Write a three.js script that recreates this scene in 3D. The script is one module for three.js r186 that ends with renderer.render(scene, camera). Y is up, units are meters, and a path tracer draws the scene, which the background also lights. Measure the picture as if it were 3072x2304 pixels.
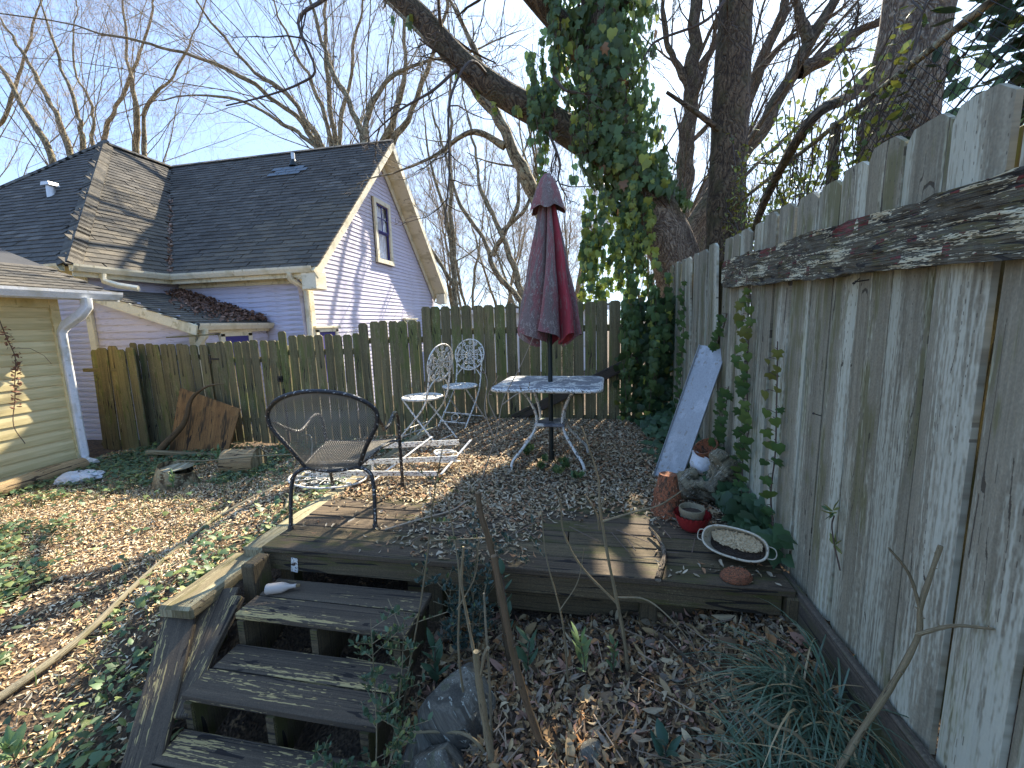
import * as THREE from 'three';
import { MarchingCubes } from 'three/addons/objects/MarchingCubes.js';

// ---------- camera, sky, sun, exposure ----------
const scene = new THREE.Scene();
const camera = new THREE.PerspectiveCamera(85.57, 4 / 3, 0.05, 400);
camera.position.set(0, 1.30, 0);
camera.rotation.order = 'YXZ';
camera.rotation.set(THREE.MathUtils.degToRad(-8.4), THREE.MathUtils.degToRad(10.87), THREE.MathUtils.degToRad(-1.68));
scene.add(camera);

const SUN_AZ = 16, SUN_EL = 40; // degrees right of -z, above the horizon
const sunDir = new THREE.Vector3(Math.sin(SUN_AZ * Math.PI / 180) * Math.cos(SUN_EL * Math.PI / 180), Math.sin(SUN_EL * Math.PI / 180), -Math.cos(SUN_AZ * Math.PI / 180) * Math.cos(SUN_EL * Math.PI / 180));
{ // clear late-winter sky: blue overhead, pale at the horizon, whitish glow round the sun
  const W = 512, H = 256, d = new Float32Array(W * H * 4);
  for (let j = 0; j < H; j++) for (let i = 0; i < W; i++) {
    const el = ((j + 0.5) / H - 0.5) * Math.PI, az = ((i + 0.5) / W - 0.5) * 2 * Math.PI;
    const x = Math.cos(el) * Math.cos(az), y = Math.sin(el), z = Math.cos(el) * Math.sin(az);
    const c = Math.max(-1, Math.min(1, x * sunDir.x + y * sunDir.y + z * sunDir.z)), a = Math.acos(c) * 180 / Math.PI;
    const hz = Math.pow(1 - Math.max(0, y), 4), glow = Math.exp(-a / 24), wide = Math.exp(-a / 70);
    const k = (j * W + i) * 4;
    let r = 0.062 + 0.235 * hz + 0.44 * glow + 0.135 * wide, g = 0.158 + 0.25 * hz + 0.44 * glow + 0.14 * wide, b = 0.40 + 0.14 * hz + 0.36 * glow + 0.095 * wide;
    if (y < 0) { r = 0.30; g = 0.29; b = 0.26; }
    d[k] = r; d[k + 1] = g; d[k + 2] = b; d[k + 3] = 1;
  }
  const t = new THREE.DataTexture(d, W, H, THREE.RGBAFormat, THREE.FloatType);
  t.mapping = THREE.EquirectangularReflectionMapping; t.magFilter = t.minFilter = THREE.LinearFilter; t.needsUpdate = true;
  scene.background = t; scene.environment = t;
}
const sun = new THREE.DirectionalLight(new THREE.Color(1.0, 0.90, 0.74), 5.0);
sun.position.copy(sunDir).multiplyScalar(40).add(new THREE.Vector3(-3, 0, -4)); sun.target.position.set(-3, 0, -4);
sun.castShadow = true; sun.shadow.mapSize.set(4096, 4096); sun.shadow.bias = -0.0005;
Object.assign(sun.shadow.camera, { left: -16, right: 14, top: 14, bottom: -14, near: 1, far: 90 });
scene.add(sun, sun.target);
const renderer = new THREE.WebGLRenderer({ antialias: true });
renderer.toneMapping = THREE.LinearToneMapping; renderer.toneMappingExposure = 3.3;
renderer.shadowMap.enabled = true;

// ---------- helpers ----------
const V = (x, y, z) => new THREE.Vector3(x, y, z);
const rng = (s) => () => { s = (s + 0x6d2b79f5) | 0; let t = Math.imul(s ^ (s >>> 15), 1 | s); t = (t + Math.imul(t ^ (t >>> 7), 61 | t)) ^ t; return ((t ^ (t >>> 14)) >>> 0) / 4294967296; };
const lerp = (a, b, t) => a + (b - a) * t, clamp = (x, a = 0, b = 1) => Math.min(b, Math.max(a, x)), sstep = (a, b, x) => { const t = clamp((x - a) / (b - a)); return t * t * (3 - 2 * t); };
const hash = (x, y, s) => { let h = Math.imul(x, 374761393) + Math.imul(y, 668265263) + Math.imul(s, 1274126177); h = Math.imul(h ^ (h >>> 13), 1274126177); return ((h ^ (h >>> 16)) >>> 0) / 4294967296; };
const pn = (u, v, fx, fy, s) => { // periodic value noise: u,v in 0..1, fx,fy whole numbers of cells
  const x = u * fx, y = v * fy, x0 = Math.floor(x), y0 = Math.floor(y); let a = x - x0, b = y - y0; a = a * a * (3 - 2 * a); b = b * b * (3 - 2 * b);
  const X0 = ((x0 % fx) + fx) % fx, X1 = (X0 + 1) % fx, Y0 = ((y0 % fy) + fy) % fy, Y1 = (Y0 + 1) % fy;
  return lerp(lerp(hash(X0, Y0, s), hash(X1, Y0, s), a), lerp(hash(X0, Y1, s), hash(X1, Y1, s), a), b);
};
const n2 = (x, y, s = 7) => { const x0 = Math.floor(x), y0 = Math.floor(y); let a = x - x0, b = y - y0; a = a * a * (3 - 2 * a); b = b * b * (3 - 2 * b); return lerp(lerp(hash(x0, y0, s), hash(x0 + 1, y0, s), a), lerp(hash(x0, y0 + 1, s), hash(x0 + 1, y0 + 1, s), a), b); };
const fbm = (x, y, s = 7) => 0.5 * n2(x, y, s) + 0.28 * n2(x * 2.1, y * 2.1, s + 1) + 0.15 * n2(x * 4.3, y * 4.3, s + 2) + 0.07 * n2(x * 9, y * 9, s + 3);
const n3 = (x, y, z, s = 3) => { const f = Math.floor(z), t = z - f, w = t * t * (3 - 2 * t); return lerp(n2(x, y, s + f * 17), n2(x, y, s + (f + 1) * 17), w); };

const names = new Map();
const numbered = (n) => { const k = names.get(n) || 0; names.set(n, k + 1); return k ? `${n}_${String(k).padStart(3, '0')}` : n; };
const shade = (o) => { o.castShadow = o.receiveShadow = true; return o; };
function thing(name, label, category, pos = [0, 0, 0], turn = 0, group) {
  const o = new THREE.Group(); o.name = numbered(name); o.position.set(...pos); o.rotation.y = turn; o.userData = { label, category }; if (group) o.userData.group = group; scene.add(o); return o;
}
function part(name, geo, m, parent, pos, rot, scl) {
  const o = shade(new THREE.Mesh(geo, m)); o.name = name; if (pos) o.position.set(...pos); if (rot) o.rotation.set(...rot); if (scl) o.scale.set(...scl); parent.add(o); return o;
}
function solo(name, label, category, geo, m, group, pos, rot) {
  const o = shade(new THREE.Mesh(geo, m)); o.name = numbered(name); o.userData = { label, category }; if (group) o.userData.group = group; if (pos) o.position.set(...pos); if (rot) o.rotation.set(...rot); scene.add(o); return o;
}
function setting(name, geo, m) { const o = shade(new THREE.Mesh(geo, m)); o.name = name; o.userData = { kind: 'structure' }; scene.add(o); return o; }

const mt = new THREE.Matrix4(), q0 = new THREE.Quaternion(), tmp = V(0, 0, 0), tm3 = new THREE.Matrix3();
class MB { // mesh builder
  constructor() { this.p = []; this.n = []; this.u = []; this.c = null; this.i = []; }
  add(g, m, col) {
    const P = g.attributes.position, N = g.attributes.normal, U = g.attributes.uv, o = this.p.length / 3; if (m) tm3.getNormalMatrix(m);
    if (col && !this.c) this.c = [];
    for (let k = 0; k < P.count; k++) {
      tmp.fromBufferAttribute(P, k); if (m) tmp.applyMatrix4(m); this.p.push(tmp.x, tmp.y, tmp.z);
      tmp.fromBufferAttribute(N, k); if (m) tmp.applyMatrix3(tm3).normalize(); this.n.push(tmp.x, tmp.y, tmp.z);
      this.u.push(U ? U.getX(k) : 0, U ? U.getY(k) : 0); if (col) this.c.push(col[0], col[1], col[2]);
    }
    if (g.index) for (let k = 0; k < g.index.count; k++) this.i.push(o + g.index.getX(k)); else for (let k = 0; k < P.count; k++) this.i.push(o + k);
    return this;
  }
  tube(pts, rad, sides = 6, o = {}) { // pts: [x,y,z] list, rad: number or list or function(t)
    const n = pts.length, R = (k) => typeof rad === 'function' ? rad(k / (n - 1)) : Array.isArray(rad) ? (rad.length === n ? rad[k] : lerp(rad[0], rad[rad.length - 1], k / (n - 1))) : rad;
    const P = pts.map((a) => a.isVector3 ? a : V(...a)), T = P.map((_, k) => { const a = P[Math.max(0, k - 1)], b = P[Math.min(n - 1, k + 1)]; const t = b.clone().sub(a); return t.lengthSq() < 1e-14 ? V(0, 1, 0) : t.normalize(); });
    if (o.closed) { T[0] = P[1].clone().sub(P[n - 2]).normalize(); T[n - 1] = T[0].clone(); }
    let up = o.up ? V(...o.up) : (Math.abs(T[0].y) < 0.9 ? V(0, 1, 0) : V(1, 0, 0)); let len = 0; const base = this.p.length / 3, S = o.sec;
    const m = S ? S.length : sides; let nx = up.clone().sub(T[0].clone().multiplyScalar(up.dot(T[0]))).normalize();
    for (let k = 0; k < n; k++) {
      if (k) { len += P[k].distanceTo(P[k - 1]); nx = nx.sub(T[k].clone().multiplyScalar(nx.dot(T[k]))); if (nx.lengthSq() < 1e-9) nx = V(T[k].y, T[k].z, T[k].x).cross(T[k]); nx.normalize(); }
      const by = T[k].clone().cross(nx), r = R(k);
      for (let s = 0; s <= m; s++) {
        let a, b, na, nb; if (S) { [a, b] = S[s % m]; const p = S[(s + m - 1) % m], q = S[(s + 1) % m]; na = q[1] - p[1]; nb = -(q[0] - p[0]); const l = Math.hypot(na, nb) || 1; na /= l; nb /= l; } else { const t = s / m * 2 * Math.PI; a = na = Math.cos(t); b = nb = Math.sin(t); }
        this.p.push(P[k].x + (nx.x * a + by.x * b) * r, P[k].y + (nx.y * a + by.y * b) * r, P[k].z + (nx.z * a + by.z * b) * r);
        this.n.push(nx.x * na + by.x * nb, nx.y * na + by.y * nb, nx.z * na + by.z * nb); this.u.push(s / m * (o.circ || 6.283 * R(0)), len);
        if (this.c) this.c.push(...(o.col || [1, 1, 1]));
      }
    }
    for (let k = 0; k < n - 1; k++) for (let s = 0; s < m; s++) { const a = base + k * (m + 1) + s, b = a + m + 1; this.i.push(a, a + 1, b, b, a + 1, b + 1); }
    if (o.cap) for (const [k, sg] of [[0, -1], [n - 1, 1]]) {
      const c = this.p.length / 3, t = T[k]; this.p.push(P[k].x, P[k].y, P[k].z); this.n.push(t.x * sg, t.y * sg, t.z * sg); this.u.push(0, 0); if (this.c) this.c.push(...(o.col || [1, 1, 1]));
      for (let s = 0; s <= m; s++) { const f = (base + k * (m + 1) + s) * 3; this.p.push(this.p[f], this.p[f + 1], this.p[f + 2]); this.n.push(t.x * sg, t.y * sg, t.z * sg); this.u.push(Math.cos(s / m * 6.283) * R(k), Math.sin(s / m * 6.283) * R(k)); if (this.c) this.c.push(...(o.col || [1, 1, 1])); }
      for (let s = 0; s < m; s++) sg > 0 ? this.i.push(c, c + 1 + s, c + 2 + s) : this.i.push(c, c + 2 + s, c + 1 + s);
    }
    return this;
  }
  box(w, h, d, x, y, z, rx = 0, ry = 0, rz = 0, col) { mt.compose(V(x, y, z), q0.setFromEuler(new THREE.Euler(rx, ry, rz)), V(1, 1, 1)); return this.add(cbox(w, h, d, 0), mt, col); }
  sheet(f, nu, nv, us = 1, vs = 1, both = false) { // parametric surface f(u,v)->[x,y,z]
    const b = this.p.length / 3;
    for (let j = 0; j <= nv; j++) for (let i = 0; i <= nu; i++) { const P = f(i / nu, j / nv), A = V(...f(Math.min(1, i / nu + 1e-3), j / nv)).sub(V(...f(Math.max(0, i / nu - 1e-3), j / nv))), B = V(...f(i / nu, Math.min(1, j / nv + 1e-3))).sub(V(...f(i / nu, Math.max(0, j / nv - 1e-3)))); A.cross(B); if (A.lengthSq() < 1e-16) A.set(0, 1, 0); A.normalize(); this.p.push(...P); this.n.push(A.x, A.y, A.z); this.u.push(i / nu * us, j / nv * vs); if (this.c) this.c.push(1, 1, 1); }
    for (let j = 0; j < nv; j++) for (let i = 0; i < nu; i++) { const a = b + j * (nu + 1) + i, c = a + nu + 1; this.i.push(a, a + 1, c, c, a + 1, c + 1); }
    return this;
  }
  geo() {
    const g = new THREE.BufferGeometry(); g.setAttribute('position', new THREE.Float32BufferAttribute(this.p, 3)); g.setAttribute('normal', new THREE.Float32BufferAttribute(this.n, 3)); g.setAttribute('uv', new THREE.Float32BufferAttribute(this.u, 2));
    if (this.c) g.setAttribute('color', new THREE.Float32BufferAttribute(this.c, 3)); g.setIndex(this.i); return g;
  }
}
const cache = new Map();
function cbox(w, h, d, c = 0.004, ou = 0, ov = 0) { // box with chamfered edges, uv in metres with v along its longest side
  const key = [w, h, d, c, ou, ov].join(); if (cache.has(key)) return cache.get(key);
  const P = [], N = [], U = [], s = [w / 2, h / 2, d / 2], L = w >= h && w >= d ? 0 : h >= d ? 1 : 2; c = Math.min(c, w / 3, h / 3, d / 3);
  const uv = (p, ax) => { const o = [0, 1, 2].filter((k) => k !== ax); let a, b; if (o.includes(L)) { b = p[L]; a = p[o.find((k) => k !== L)]; } else { a = p[o[0]]; b = p[o[1]]; } return [a + ou + ax * 0.13, b + ov]; };
  const face = (v, n, ax) => { const A = V(...v[1]).sub(V(...v[0])), B = V(...v[2]).sub(V(...v[0])); const f = A.cross(B).dot(V(...n)) < 0 ? [...v].reverse() : v; const tri = f.length === 4 ? [0, 1, 2, 0, 2, 3] : [0, 1, 2]; for (const k of tri) { P.push(...f[k]); N.push(...n); U.push(...uv(f[k], ax)); } };
  for (let ax = 0; ax < 3; ax++) for (const sg of [-1, 1]) { const a = (ax + 1) % 3, b = (ax + 2) % 3, v = []; for (const [i, j] of [[-1, -1], [1, -1], [1, 1], [-1, 1]]) { const p = [0, 0, 0]; p[ax] = sg * s[ax]; p[a] = i * (s[a] - c); p[b] = j * (s[b] - c); v.push(p); } const n = [0, 0, 0]; n[ax] = sg; face(v, n, ax); }
  if (c > 0) {
    for (let ax = 0; ax < 3; ax++) { const a = (ax + 1) % 3, b = (ax + 2) % 3; for (const i of [-1, 1]) for (const j of [-1, 1]) { const v = []; for (const [k, w2] of [[-1, 0], [1, 0], [1, 1], [-1, 1]]) { const p = [0, 0, 0]; p[ax] = k * (s[ax] - c); p[a] = i * (s[a] - (w2 ? 0 : c)); p[b] = j * (s[b] - (w2 ? c : 0)); v.push(p); } const n = [0, 0, 0]; n[a] = i * 0.7071; n[b] = j * 0.7071; face(v, n, a); } }
    for (const i of [-1, 1]) for (const j of [-1, 1]) for (const k of [-1, 1]) face([[i * s[0], j * (s[1] - c), k * (s[2] - c)], [i * (s[0] - c), j * s[1], k * (s[2] - c)], [i * (s[0] - c), j * (s[1] - c), k * s[2]]], [i * 0.577, j * 0.577, k * 0.577], 0);
  }
  const g = new THREE.BufferGeometry(); g.setAttribute('position', new THREE.Float32BufferAttribute(P, 3)); g.setAttribute('normal', new THREE.Float32BufferAttribute(N, 3)); g.setAttribute('uv', new THREE.Float32BufferAttribute(U, 2)); cache.set(key, g); return g;
}
const spline = (pts, n) => new THREE.CatmullRomCurve3(pts.map((a) => V(...a)), false, 'centripetal').getPoints(n);
const lathe = (prof, seg = 28) => new THREE.LatheGeometry(prof.map(([x, y]) => new THREE.Vector2(x, y)), seg);
function extr(outline, depth, bevel = 0) { const s = new THREE.Shape(outline.map(([x, y]) => new THREE.Vector2(x, y))); return new THREE.ExtrudeGeometry(s, { depth, bevelEnabled: bevel > 0, bevelSize: bevel, bevelThickness: bevel, bevelSegments: 1, steps: 1 }); }

// ---------- textures: what surfaces are made of ----------
function tex(W, H, mw, mh, fn) { // fn(u,v) -> [r,g,b, height] with sRGB 0..255; mw,mh: metres covered
  const a = new Uint8Array(W * H * 4), b = new Uint8Array(W * H * 4);
  for (let j = 0; j < H; j++) for (let i = 0; i < W; i++) { const c = fn((i + 0.5) / W, (j + 0.5) / H), k = (j * W + i) * 4; a[k] = clamp(c[0], 0, 255); a[k + 1] = clamp(c[1], 0, 255); a[k + 2] = clamp(c[2], 0, 255); a[k + 3] = 255; b[k] = b[k + 1] = b[k + 2] = clamp(c[3]) * 255; b[k + 3] = 255; }
  const mk = (d, srgb) => { const t = new THREE.DataTexture(d, W, H); t.wrapS = t.wrapT = THREE.RepeatWrapping; t.magFilter = THREE.LinearFilter; t.minFilter = THREE.LinearMipmapLinearFilter; t.repeat.set(1 / mw, 1 / mh); if (srgb) t.colorSpace = THREE.SRGBColorSpace; t.needsUpdate = true; return t; };
  return { map: mk(a, true), bumpMap: mk(b, false) };
}
const mix3 = (a, b, t) => [lerp(a[0], b[0], t), lerp(a[1], b[1], t), lerp(a[2], b[2], t)];
function wood(seed, o) {
  const { a, b, dark = [35, 30, 25], lich, lichAmt = 0.5, moss, mossAmt = 0.5, paint, paintAmt = 0.5, paint2, paint2Amt = 0.7, W = 384, H = 1024, mw = 0.6, mh = 2.4, crack = 0.9, lf = [14, 10], ku = 1, grit = 0.28, fine = 1 } = o;
  return tex(W, H, mw, mh, (u, v) => {
    const w = (pn(u, v, 3 * ku, 4, seed) - 0.5) * 0.05 / ku, n1 = pn(u + w, v, 60 * ku, 5, seed + 1), nb = pn(u + w, v, 17 * ku, 3, seed + 2), nf = pn(u, v, 180 * ku, 24, seed + 3), ng = pn(u, v, 190 * ku, 500, seed + 4);
    let c = mix3(a, b, clamp(0.42 * n1 + 0.33 * nb + 0.25 * nf)), h = 0.5 + 0.25 * (n1 - 0.5) + 0.25 * (nf - 0.5);
    const k = 1 - grit / 2 + grit * ng; c = [c[0] * k, c[1] * k, c[2] * k];
    if (moss) { const m = sstep(1 - mossAmt, 1.12 - mossAmt * 0.8, pn(u, v, 6 * ku, 5, seed + 5) * 0.5 + pn(u, v, 26 * ku, 30, seed + 6) * 0.3 + nf * 0.2); c = mix3(c, moss, m * 0.8); }
    if (lich) { const m = sstep(0.97 - lichAmt, 1.2 - lichAmt, pn(u + w, v, lf[0] * ku, lf[1], seed + 7) * (0.72 - 0.32 * fine) + pn(u, v, 110 * ku, fine < 1 ? 14 : 60, seed + 8) * 0.24 + pn(u, v, 190 * ku, fine < 1 ? 120 : 500, seed + 9) * (0.04 + 0.34 * fine - 0.02)); c = mix3(c, lich, m * 0.75); h += m * 0.1; }
    if (paint) { const m = sstep(1 - paintAmt, 1.03 - paintAmt, pn(u, v, 5, 4, seed + 10) * 0.34 + pn(u + w, v, 64, 9, seed + 11) * 0.36 + pn(u, v, 190, 70, seed + 12) * 0.30); let pc = paint; if (paint2) pc = pn(u, v, 7, 16, seed + 13) > paint2Amt ? paint2 : paint; c = mix3(c, pc, m); h += m * 0.25; }
    const cr = Math.abs(pn(u + w, v, 34 * ku, 3, seed + 14) - 0.5); if (cr < (1 - crack) * 0.12 && pn(u, v, 9 * ku, 6, seed + 15) > 0.35) { c = mix3(c, dark, 0.8); h -= 0.4; }
    return [c[0], c[1], c[2], h];
  });
}
function bark(seed, a, b, dark, o = {}) {
  const { fx = 26, fy = 12, W = 512, H = 512, mw = 1, mh = 1, lich, moss } = o;
  return tex(W, H, mw, mh, (u, v) => {
    const w = (pn(u, v, 5, 5, seed) - 0.5) * 0.2 + (pn(u, v, 14, 14, seed + 8) - 0.5) * 0.06, r = 1 - Math.abs(2 * pn(u + w, v + w, fx, fy, seed + 1) - 1), r2 = 1 - Math.abs(2 * pn(u - w, v, fx * 2, fy * 2, seed + 2) - 1), f = pn(u, v, 150, 130, seed + 3);
    const h = clamp(1 - (0.6 * r + 0.25 * r2 + 0.15 * f)); let c = mix3(dark, mix3(a, b, pn(u, v, 40, 30, seed + 4)), sstep(0.12, 0.5, h)); const k = 0.8 + 0.4 * f; c = [c[0] * k, c[1] * k, c[2] * k];
    if (lich) c = mix3(c, lich, sstep(0.62, 0.75, pn(u, v, 9, 9, seed + 5) * 0.5 + pn(u, v, 60, 60, seed + 6) * 0.5) * 0.8); if (moss) c = mix3(c, moss, sstep(0.55, 0.7, pn(u, v, 7, 5, seed + 7) * 0.6 + f * 0.4) * 0.6);
    return [c[0], c[1], c[2], h];
  });
}
function speck(seed, cols, o = {}) { // cols: [[colour, cells, threshold, softness], ...] laid over one another
  const { W = 256, H = 256, mw = 1, mh = 1, base, grain = 0.2 } = o;
  return tex(W, H, mw, mh, (u, v) => {
    const f = pn(u, v, W >> 1, H >> 1, seed); let c = base, h = 0.5 + 0.3 * (f - 0.5);
    cols.forEach(([col, n, t, s = 0.1, ny = n], k) => { const m = sstep(t, t + s, pn(u, v, n, ny, seed + k * 5 + 1) * 0.6 + pn(u, v, n * 3, ny * 3, seed + k * 5 + 2) * 0.28 + f * 0.12); c = mix3(c, col, m); h += 0.2 * m; });
    const k = 1 - grain / 2 + grain * f; return [c[0] * k, c[1] * k, c[2] * k, h];
  });
}
const M = {};
const std = (o) => new THREE.MeshStandardMaterial({ roughness: 0.85, ...o });
const tint = (m, ...cs) => cs.map((c) => { const k = m.clone(); k.color.setRGB(...c); return k; });
// ---------- materials ----------
const tFence = wood(11, { a: [100, 95, 80], b: [146, 141, 123], dark: [58, 52, 42], lich: [182, 184, 168], lichAmt: 0.49, lf: [11, 2], fine: 0.45, grit: 0.14, ku: 2, W: 768, H: 1024, mw: 1.2, mh: 2.4, crack: 0.93, moss: [98, 96, 66], mossAmt: 0.5 });
const tBack = wood(23, { a: [72, 66, 46], b: [112, 104, 78], dark: [28, 25, 18], moss: [78, 84, 44], mossAmt: 0.52, lich: [140, 138, 112], lichAmt: 0.36, crack: 0.8 });
const tDeck = wood(37, { a: [66, 58, 48], b: [104, 94, 78], dark: [24, 20, 17], moss: [74, 76, 40], mossAmt: 0.48, lich: [120, 114, 96], lichAmt: 0.33, crack: 0.75 });
const tTread = wood(41, { a: [60, 54, 46], b: [96, 88, 76], dark: [22, 18, 15], paint: [168, 155, 112], paintAmt: 0.40, crack: 0.75, W: 384, H: 1024, mw: 0.5, mh: 1.6 });
const tPeel = wood(53, { a: [70, 64, 50], b: [110, 102, 80], dark: [32, 28, 22], paint: [206, 196, 160], paintAmt: 0.47, paint2: [122, 60, 54], paint2Amt: 0.72, crack: 0.6, moss: [104, 98, 58], mossAmt: 0.42, W: 512, H: 1024, mw: 0.3, mh: 0.75 });
const tPly = wood(61, { a: [112, 78, 44], b: [168, 128, 76], dark: [34, 26, 18], moss: [52, 44, 28], mossAmt: 0.5, crack: 0.7 });
const tLog = wood(67, { a: [120, 98, 66], b: [186, 160, 116], dark: [50, 38, 26], crack: 0.6, W: 256, H: 512, mw: 0.6, mh: 1.2 });
const tBark = bark(71, [106, 95, 78], [138, 124, 102], [64, 55, 44], { fx: 36, fy: 14, moss: [92, 92, 62] });
const tBark2 = bark(83, [126, 112, 96], [150, 136, 116], [84, 70, 58], { fx: 60, fy: 16 });
const tBarkL = bark(89, [122, 110, 88], [160, 148, 120], [66, 58, 44], { fx: 14, fy: 9, lich: [150, 152, 128] });
const tSoil = speck(97, [[[92, 74, 54], 14, 0.5, 0.2], [[58, 46, 34], 30, 0.6, 0.15], [[132, 108, 78], 50, 0.68, 0.1]], { base: [76, 62, 46], W: 512, H: 512, mw: 2, mh: 2, grain: 0.5 });
const tPaint = speck(101, [[[222, 220, 210], 5, 0.52, 0.3, 9], [[204, 200, 186], 14, 0.66, 0.16, 22], [[236, 236, 232], 40, 0.66, 0.2]], { base: [246, 246, 246], W: 384, H: 384, mw: 1.7, mh: 1.7, grain: 0.08 });
const tShing = speck(107, [[[150, 142, 128], 5, 0.55, 0.3], [[196, 186, 164], 36, 0.7, 0.12]], { base: [178, 172, 160], W: 512, H: 512, mw: 1.4, mh: 1.4, grain: 0.6 });
const tIron = speck(113, [[[52, 40, 32], 22, 0.63, 0.06], [[150, 128, 100], 34, 0.66, 0.08]], { base: [226, 222, 208], mw: 0.3, mh: 0.3, grain: 0.15 });
const tBlack = speck(127, [[[188, 182, 168], 20, 0.69, 0.05], [[74, 62, 50], 30, 0.6, 0.1]], { base: [40, 39, 37], mw: 0.3, mh: 0.3, grain: 0.2 });
const tTable = speck(131, [[[214, 212, 200], 9, 0.55, 0.06], [[98, 102, 108], 30, 0.62, 0.06], [[64, 56, 48], 44, 0.72, 0.05]], { base: [116, 120, 124], mw: 0.6, mh: 0.6, W: 384, H: 384 });
const tGalv = speck(137, [[[180, 182, 180], 10, 0.5, 0.3], [[150, 146, 136], 24, 0.7, 0.1]], { base: [164, 166, 164], mw: 0.6, mh: 0.9, grain: 0.1 });
const tTerra = speck(139, [[[112, 76, 50], 10, 0.46, 0.2], [[74, 58, 42], 16, 0.56, 0.14], [[190, 156, 124], 26, 0.72, 0.1]], { base: [158, 94, 60], mw: 0.3, mh: 0.3, grain: 0.25 });
const tStone = speck(149, [[[128, 118, 92], 8, 0.45, 0.2], [[82, 76, 56], 14, 0.58, 0.12], [[170, 162, 140], 36, 0.68, 0.1]], { base: [112, 104, 84], mw: 0.35, mh: 0.35, grain: 0.4 });
const tRock = speck(151, [[[116, 112, 98], 7, 0.48, 0.2], [[70, 67, 58], 12, 0.55, 0.15], [[150, 152, 138], 40, 0.72, 0.06], [[92, 92, 72], 9, 0.66, 0.14]], { base: [96, 92, 80], mw: 0.6, mh: 0.6, W: 384, H: 384, grain: 0.35 });
const tEnam = speck(157, [[[214, 206, 186], 8, 0.6, 0.2], [[112, 92, 70], 20, 0.72, 0.05]], { base: [188, 178, 152], mw: 0.3, mh: 0.3, grain: 0.12 });
const tDirt = speck(163, [[[58, 46, 36], 12, 0.5, 0.2], [[120, 104, 84], 30, 0.68, 0.1]], { base: [80, 66, 52], mw: 0.3, mh: 0.3, grain: 0.4 });
const mk = (t, o = {}) => std({ map: t.map, bumpMap: t.bumpMap, bumpScale: 0.004, ...o });
M.fence = tint(mk(tFence, { bumpScale: 0.0025 }), [1.36, 1.33, 1.22], [1.18, 1.15, 1.05], [1.38, 1.35, 1.26], [1.26, 1.21, 1.08]);
M.back = tint(mk(tBack), [1.5, 1.46, 1.25], [1.28, 1.26, 1.1], [1.66, 1.58, 1.35], [1.44, 1.46, 1.15]);
M.deck = tint(mk(tDeck), [1.12, 0.98, 0.78], [0.95, 0.84, 0.68], [1.24, 1.08, 0.84], [1.1, 1.0, 0.7]);
M.tread = mk(tTread); M.tread.color.setRGB(1.02, 0.92, 0.76); M.peel = mk(tPeel, { bumpScale: 0.008 }); M.ply = mk(tPly); M.log = mk(tLog, { bumpScale: 0.008 });
M.darkwood = mk(tDeck); M.darkwood.color.setRGB(0.6, 0.55, 0.5); M.kick = mk(tDeck); M.kick.color.setRGB(1.05, 1.05, 1.05);
M.edge = mk(tFence); M.edge.color.setRGB(0.84, 0.74, 0.53);
M.bark = mk(tBark, { bumpScale: 0.03, roughness: 0.95 }); M.barkBrown = mk(tBark2, { bumpScale: 0.03, roughness: 0.95, color: new THREE.Color(1.25, 1.2, 1.12) }); M.barkGrey = mk(tBarkL, { bumpScale: 0.02, roughness: 0.95, color: new THREE.Color(1.15, 1.1, 1.0) });
M.barkDark = mk(tBark, { bumpScale: 0.03, roughness: 0.95 }); M.barkDark.color.setRGB(0.75, 0.68, 0.6);
M.twig = std({ color: new THREE.Color(0.36, 0.28, 0.19), roughness: 0.9 }); M.twigDark = std({ color: new THREE.Color(0.09, 0.07, 0.055), roughness: 0.9 });
M.stemTan = mk(tFence, { color: new THREE.Color(1.12, 0.97, 0.72) }); M.stemBrown = mk(tFence, { color: new THREE.Color(0.62, 0.44, 0.29) }); M.stemPale = mk(tFence, { color: new THREE.Color(1.1, 1.02, 0.86) });
M.soil = mk(tSoil, { bumpScale: 0.03, roughness: 1 });
const paint = (r, g, b, o) => mk(tPaint, { color: new THREE.Color(r, g, b), bumpScale: 0.0015, roughness: 0.7, ...o });
M.lav = [paint(0.655, 0.62, 0.725), paint(0.635, 0.60, 0.71), paint(0.675, 0.64, 0.74)];
M.cream = paint(0.84, 0.76, 0.53); M.creamPale = paint(0.83, 0.76, 0.56); M.yellow = [paint(0.80, 0.67, 0.35), paint(0.78, 0.65, 0.335), paint(0.82, 0.69, 0.37)]; M.yellowTrim = paint(0.78, 0.66, 0.34);
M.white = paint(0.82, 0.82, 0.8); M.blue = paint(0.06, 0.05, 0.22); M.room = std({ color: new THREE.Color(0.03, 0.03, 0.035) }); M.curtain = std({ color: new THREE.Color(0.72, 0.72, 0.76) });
M.glass = new THREE.MeshPhysicalMaterial({ color: 0xffffff, transmission: 1, thickness: 0, roughness: 0.02, ior: 1.5 });
const sh = mk(tShing, { bumpScale: 0.004, roughness: 0.95 });
M.shing = tint(sh, [0.25, 0.235, 0.205], [0.21, 0.20, 0.18], [0.29, 0.27, 0.23], [0.185, 0.18, 0.165]); M.shingV = mk(tShing, { vertexColors: true, bumpScale: 0.004, roughness: 0.95 });
M.shingNew = std({ color: new THREE.Color(0.14, 0.165, 0.18), roughness: 0.9 }); M.under = std({ color: new THREE.Color(0.05, 0.05, 0.05), roughness: 1 });
M.zinc = std({ color: new THREE.Color(0.62, 0.63, 0.62), roughness: 0.45, metalness: 0.5 }); M.galv = mk(tGalv, { roughness: 0.5, metalness: 0.3, bumpScale: 0.0006 });
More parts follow.
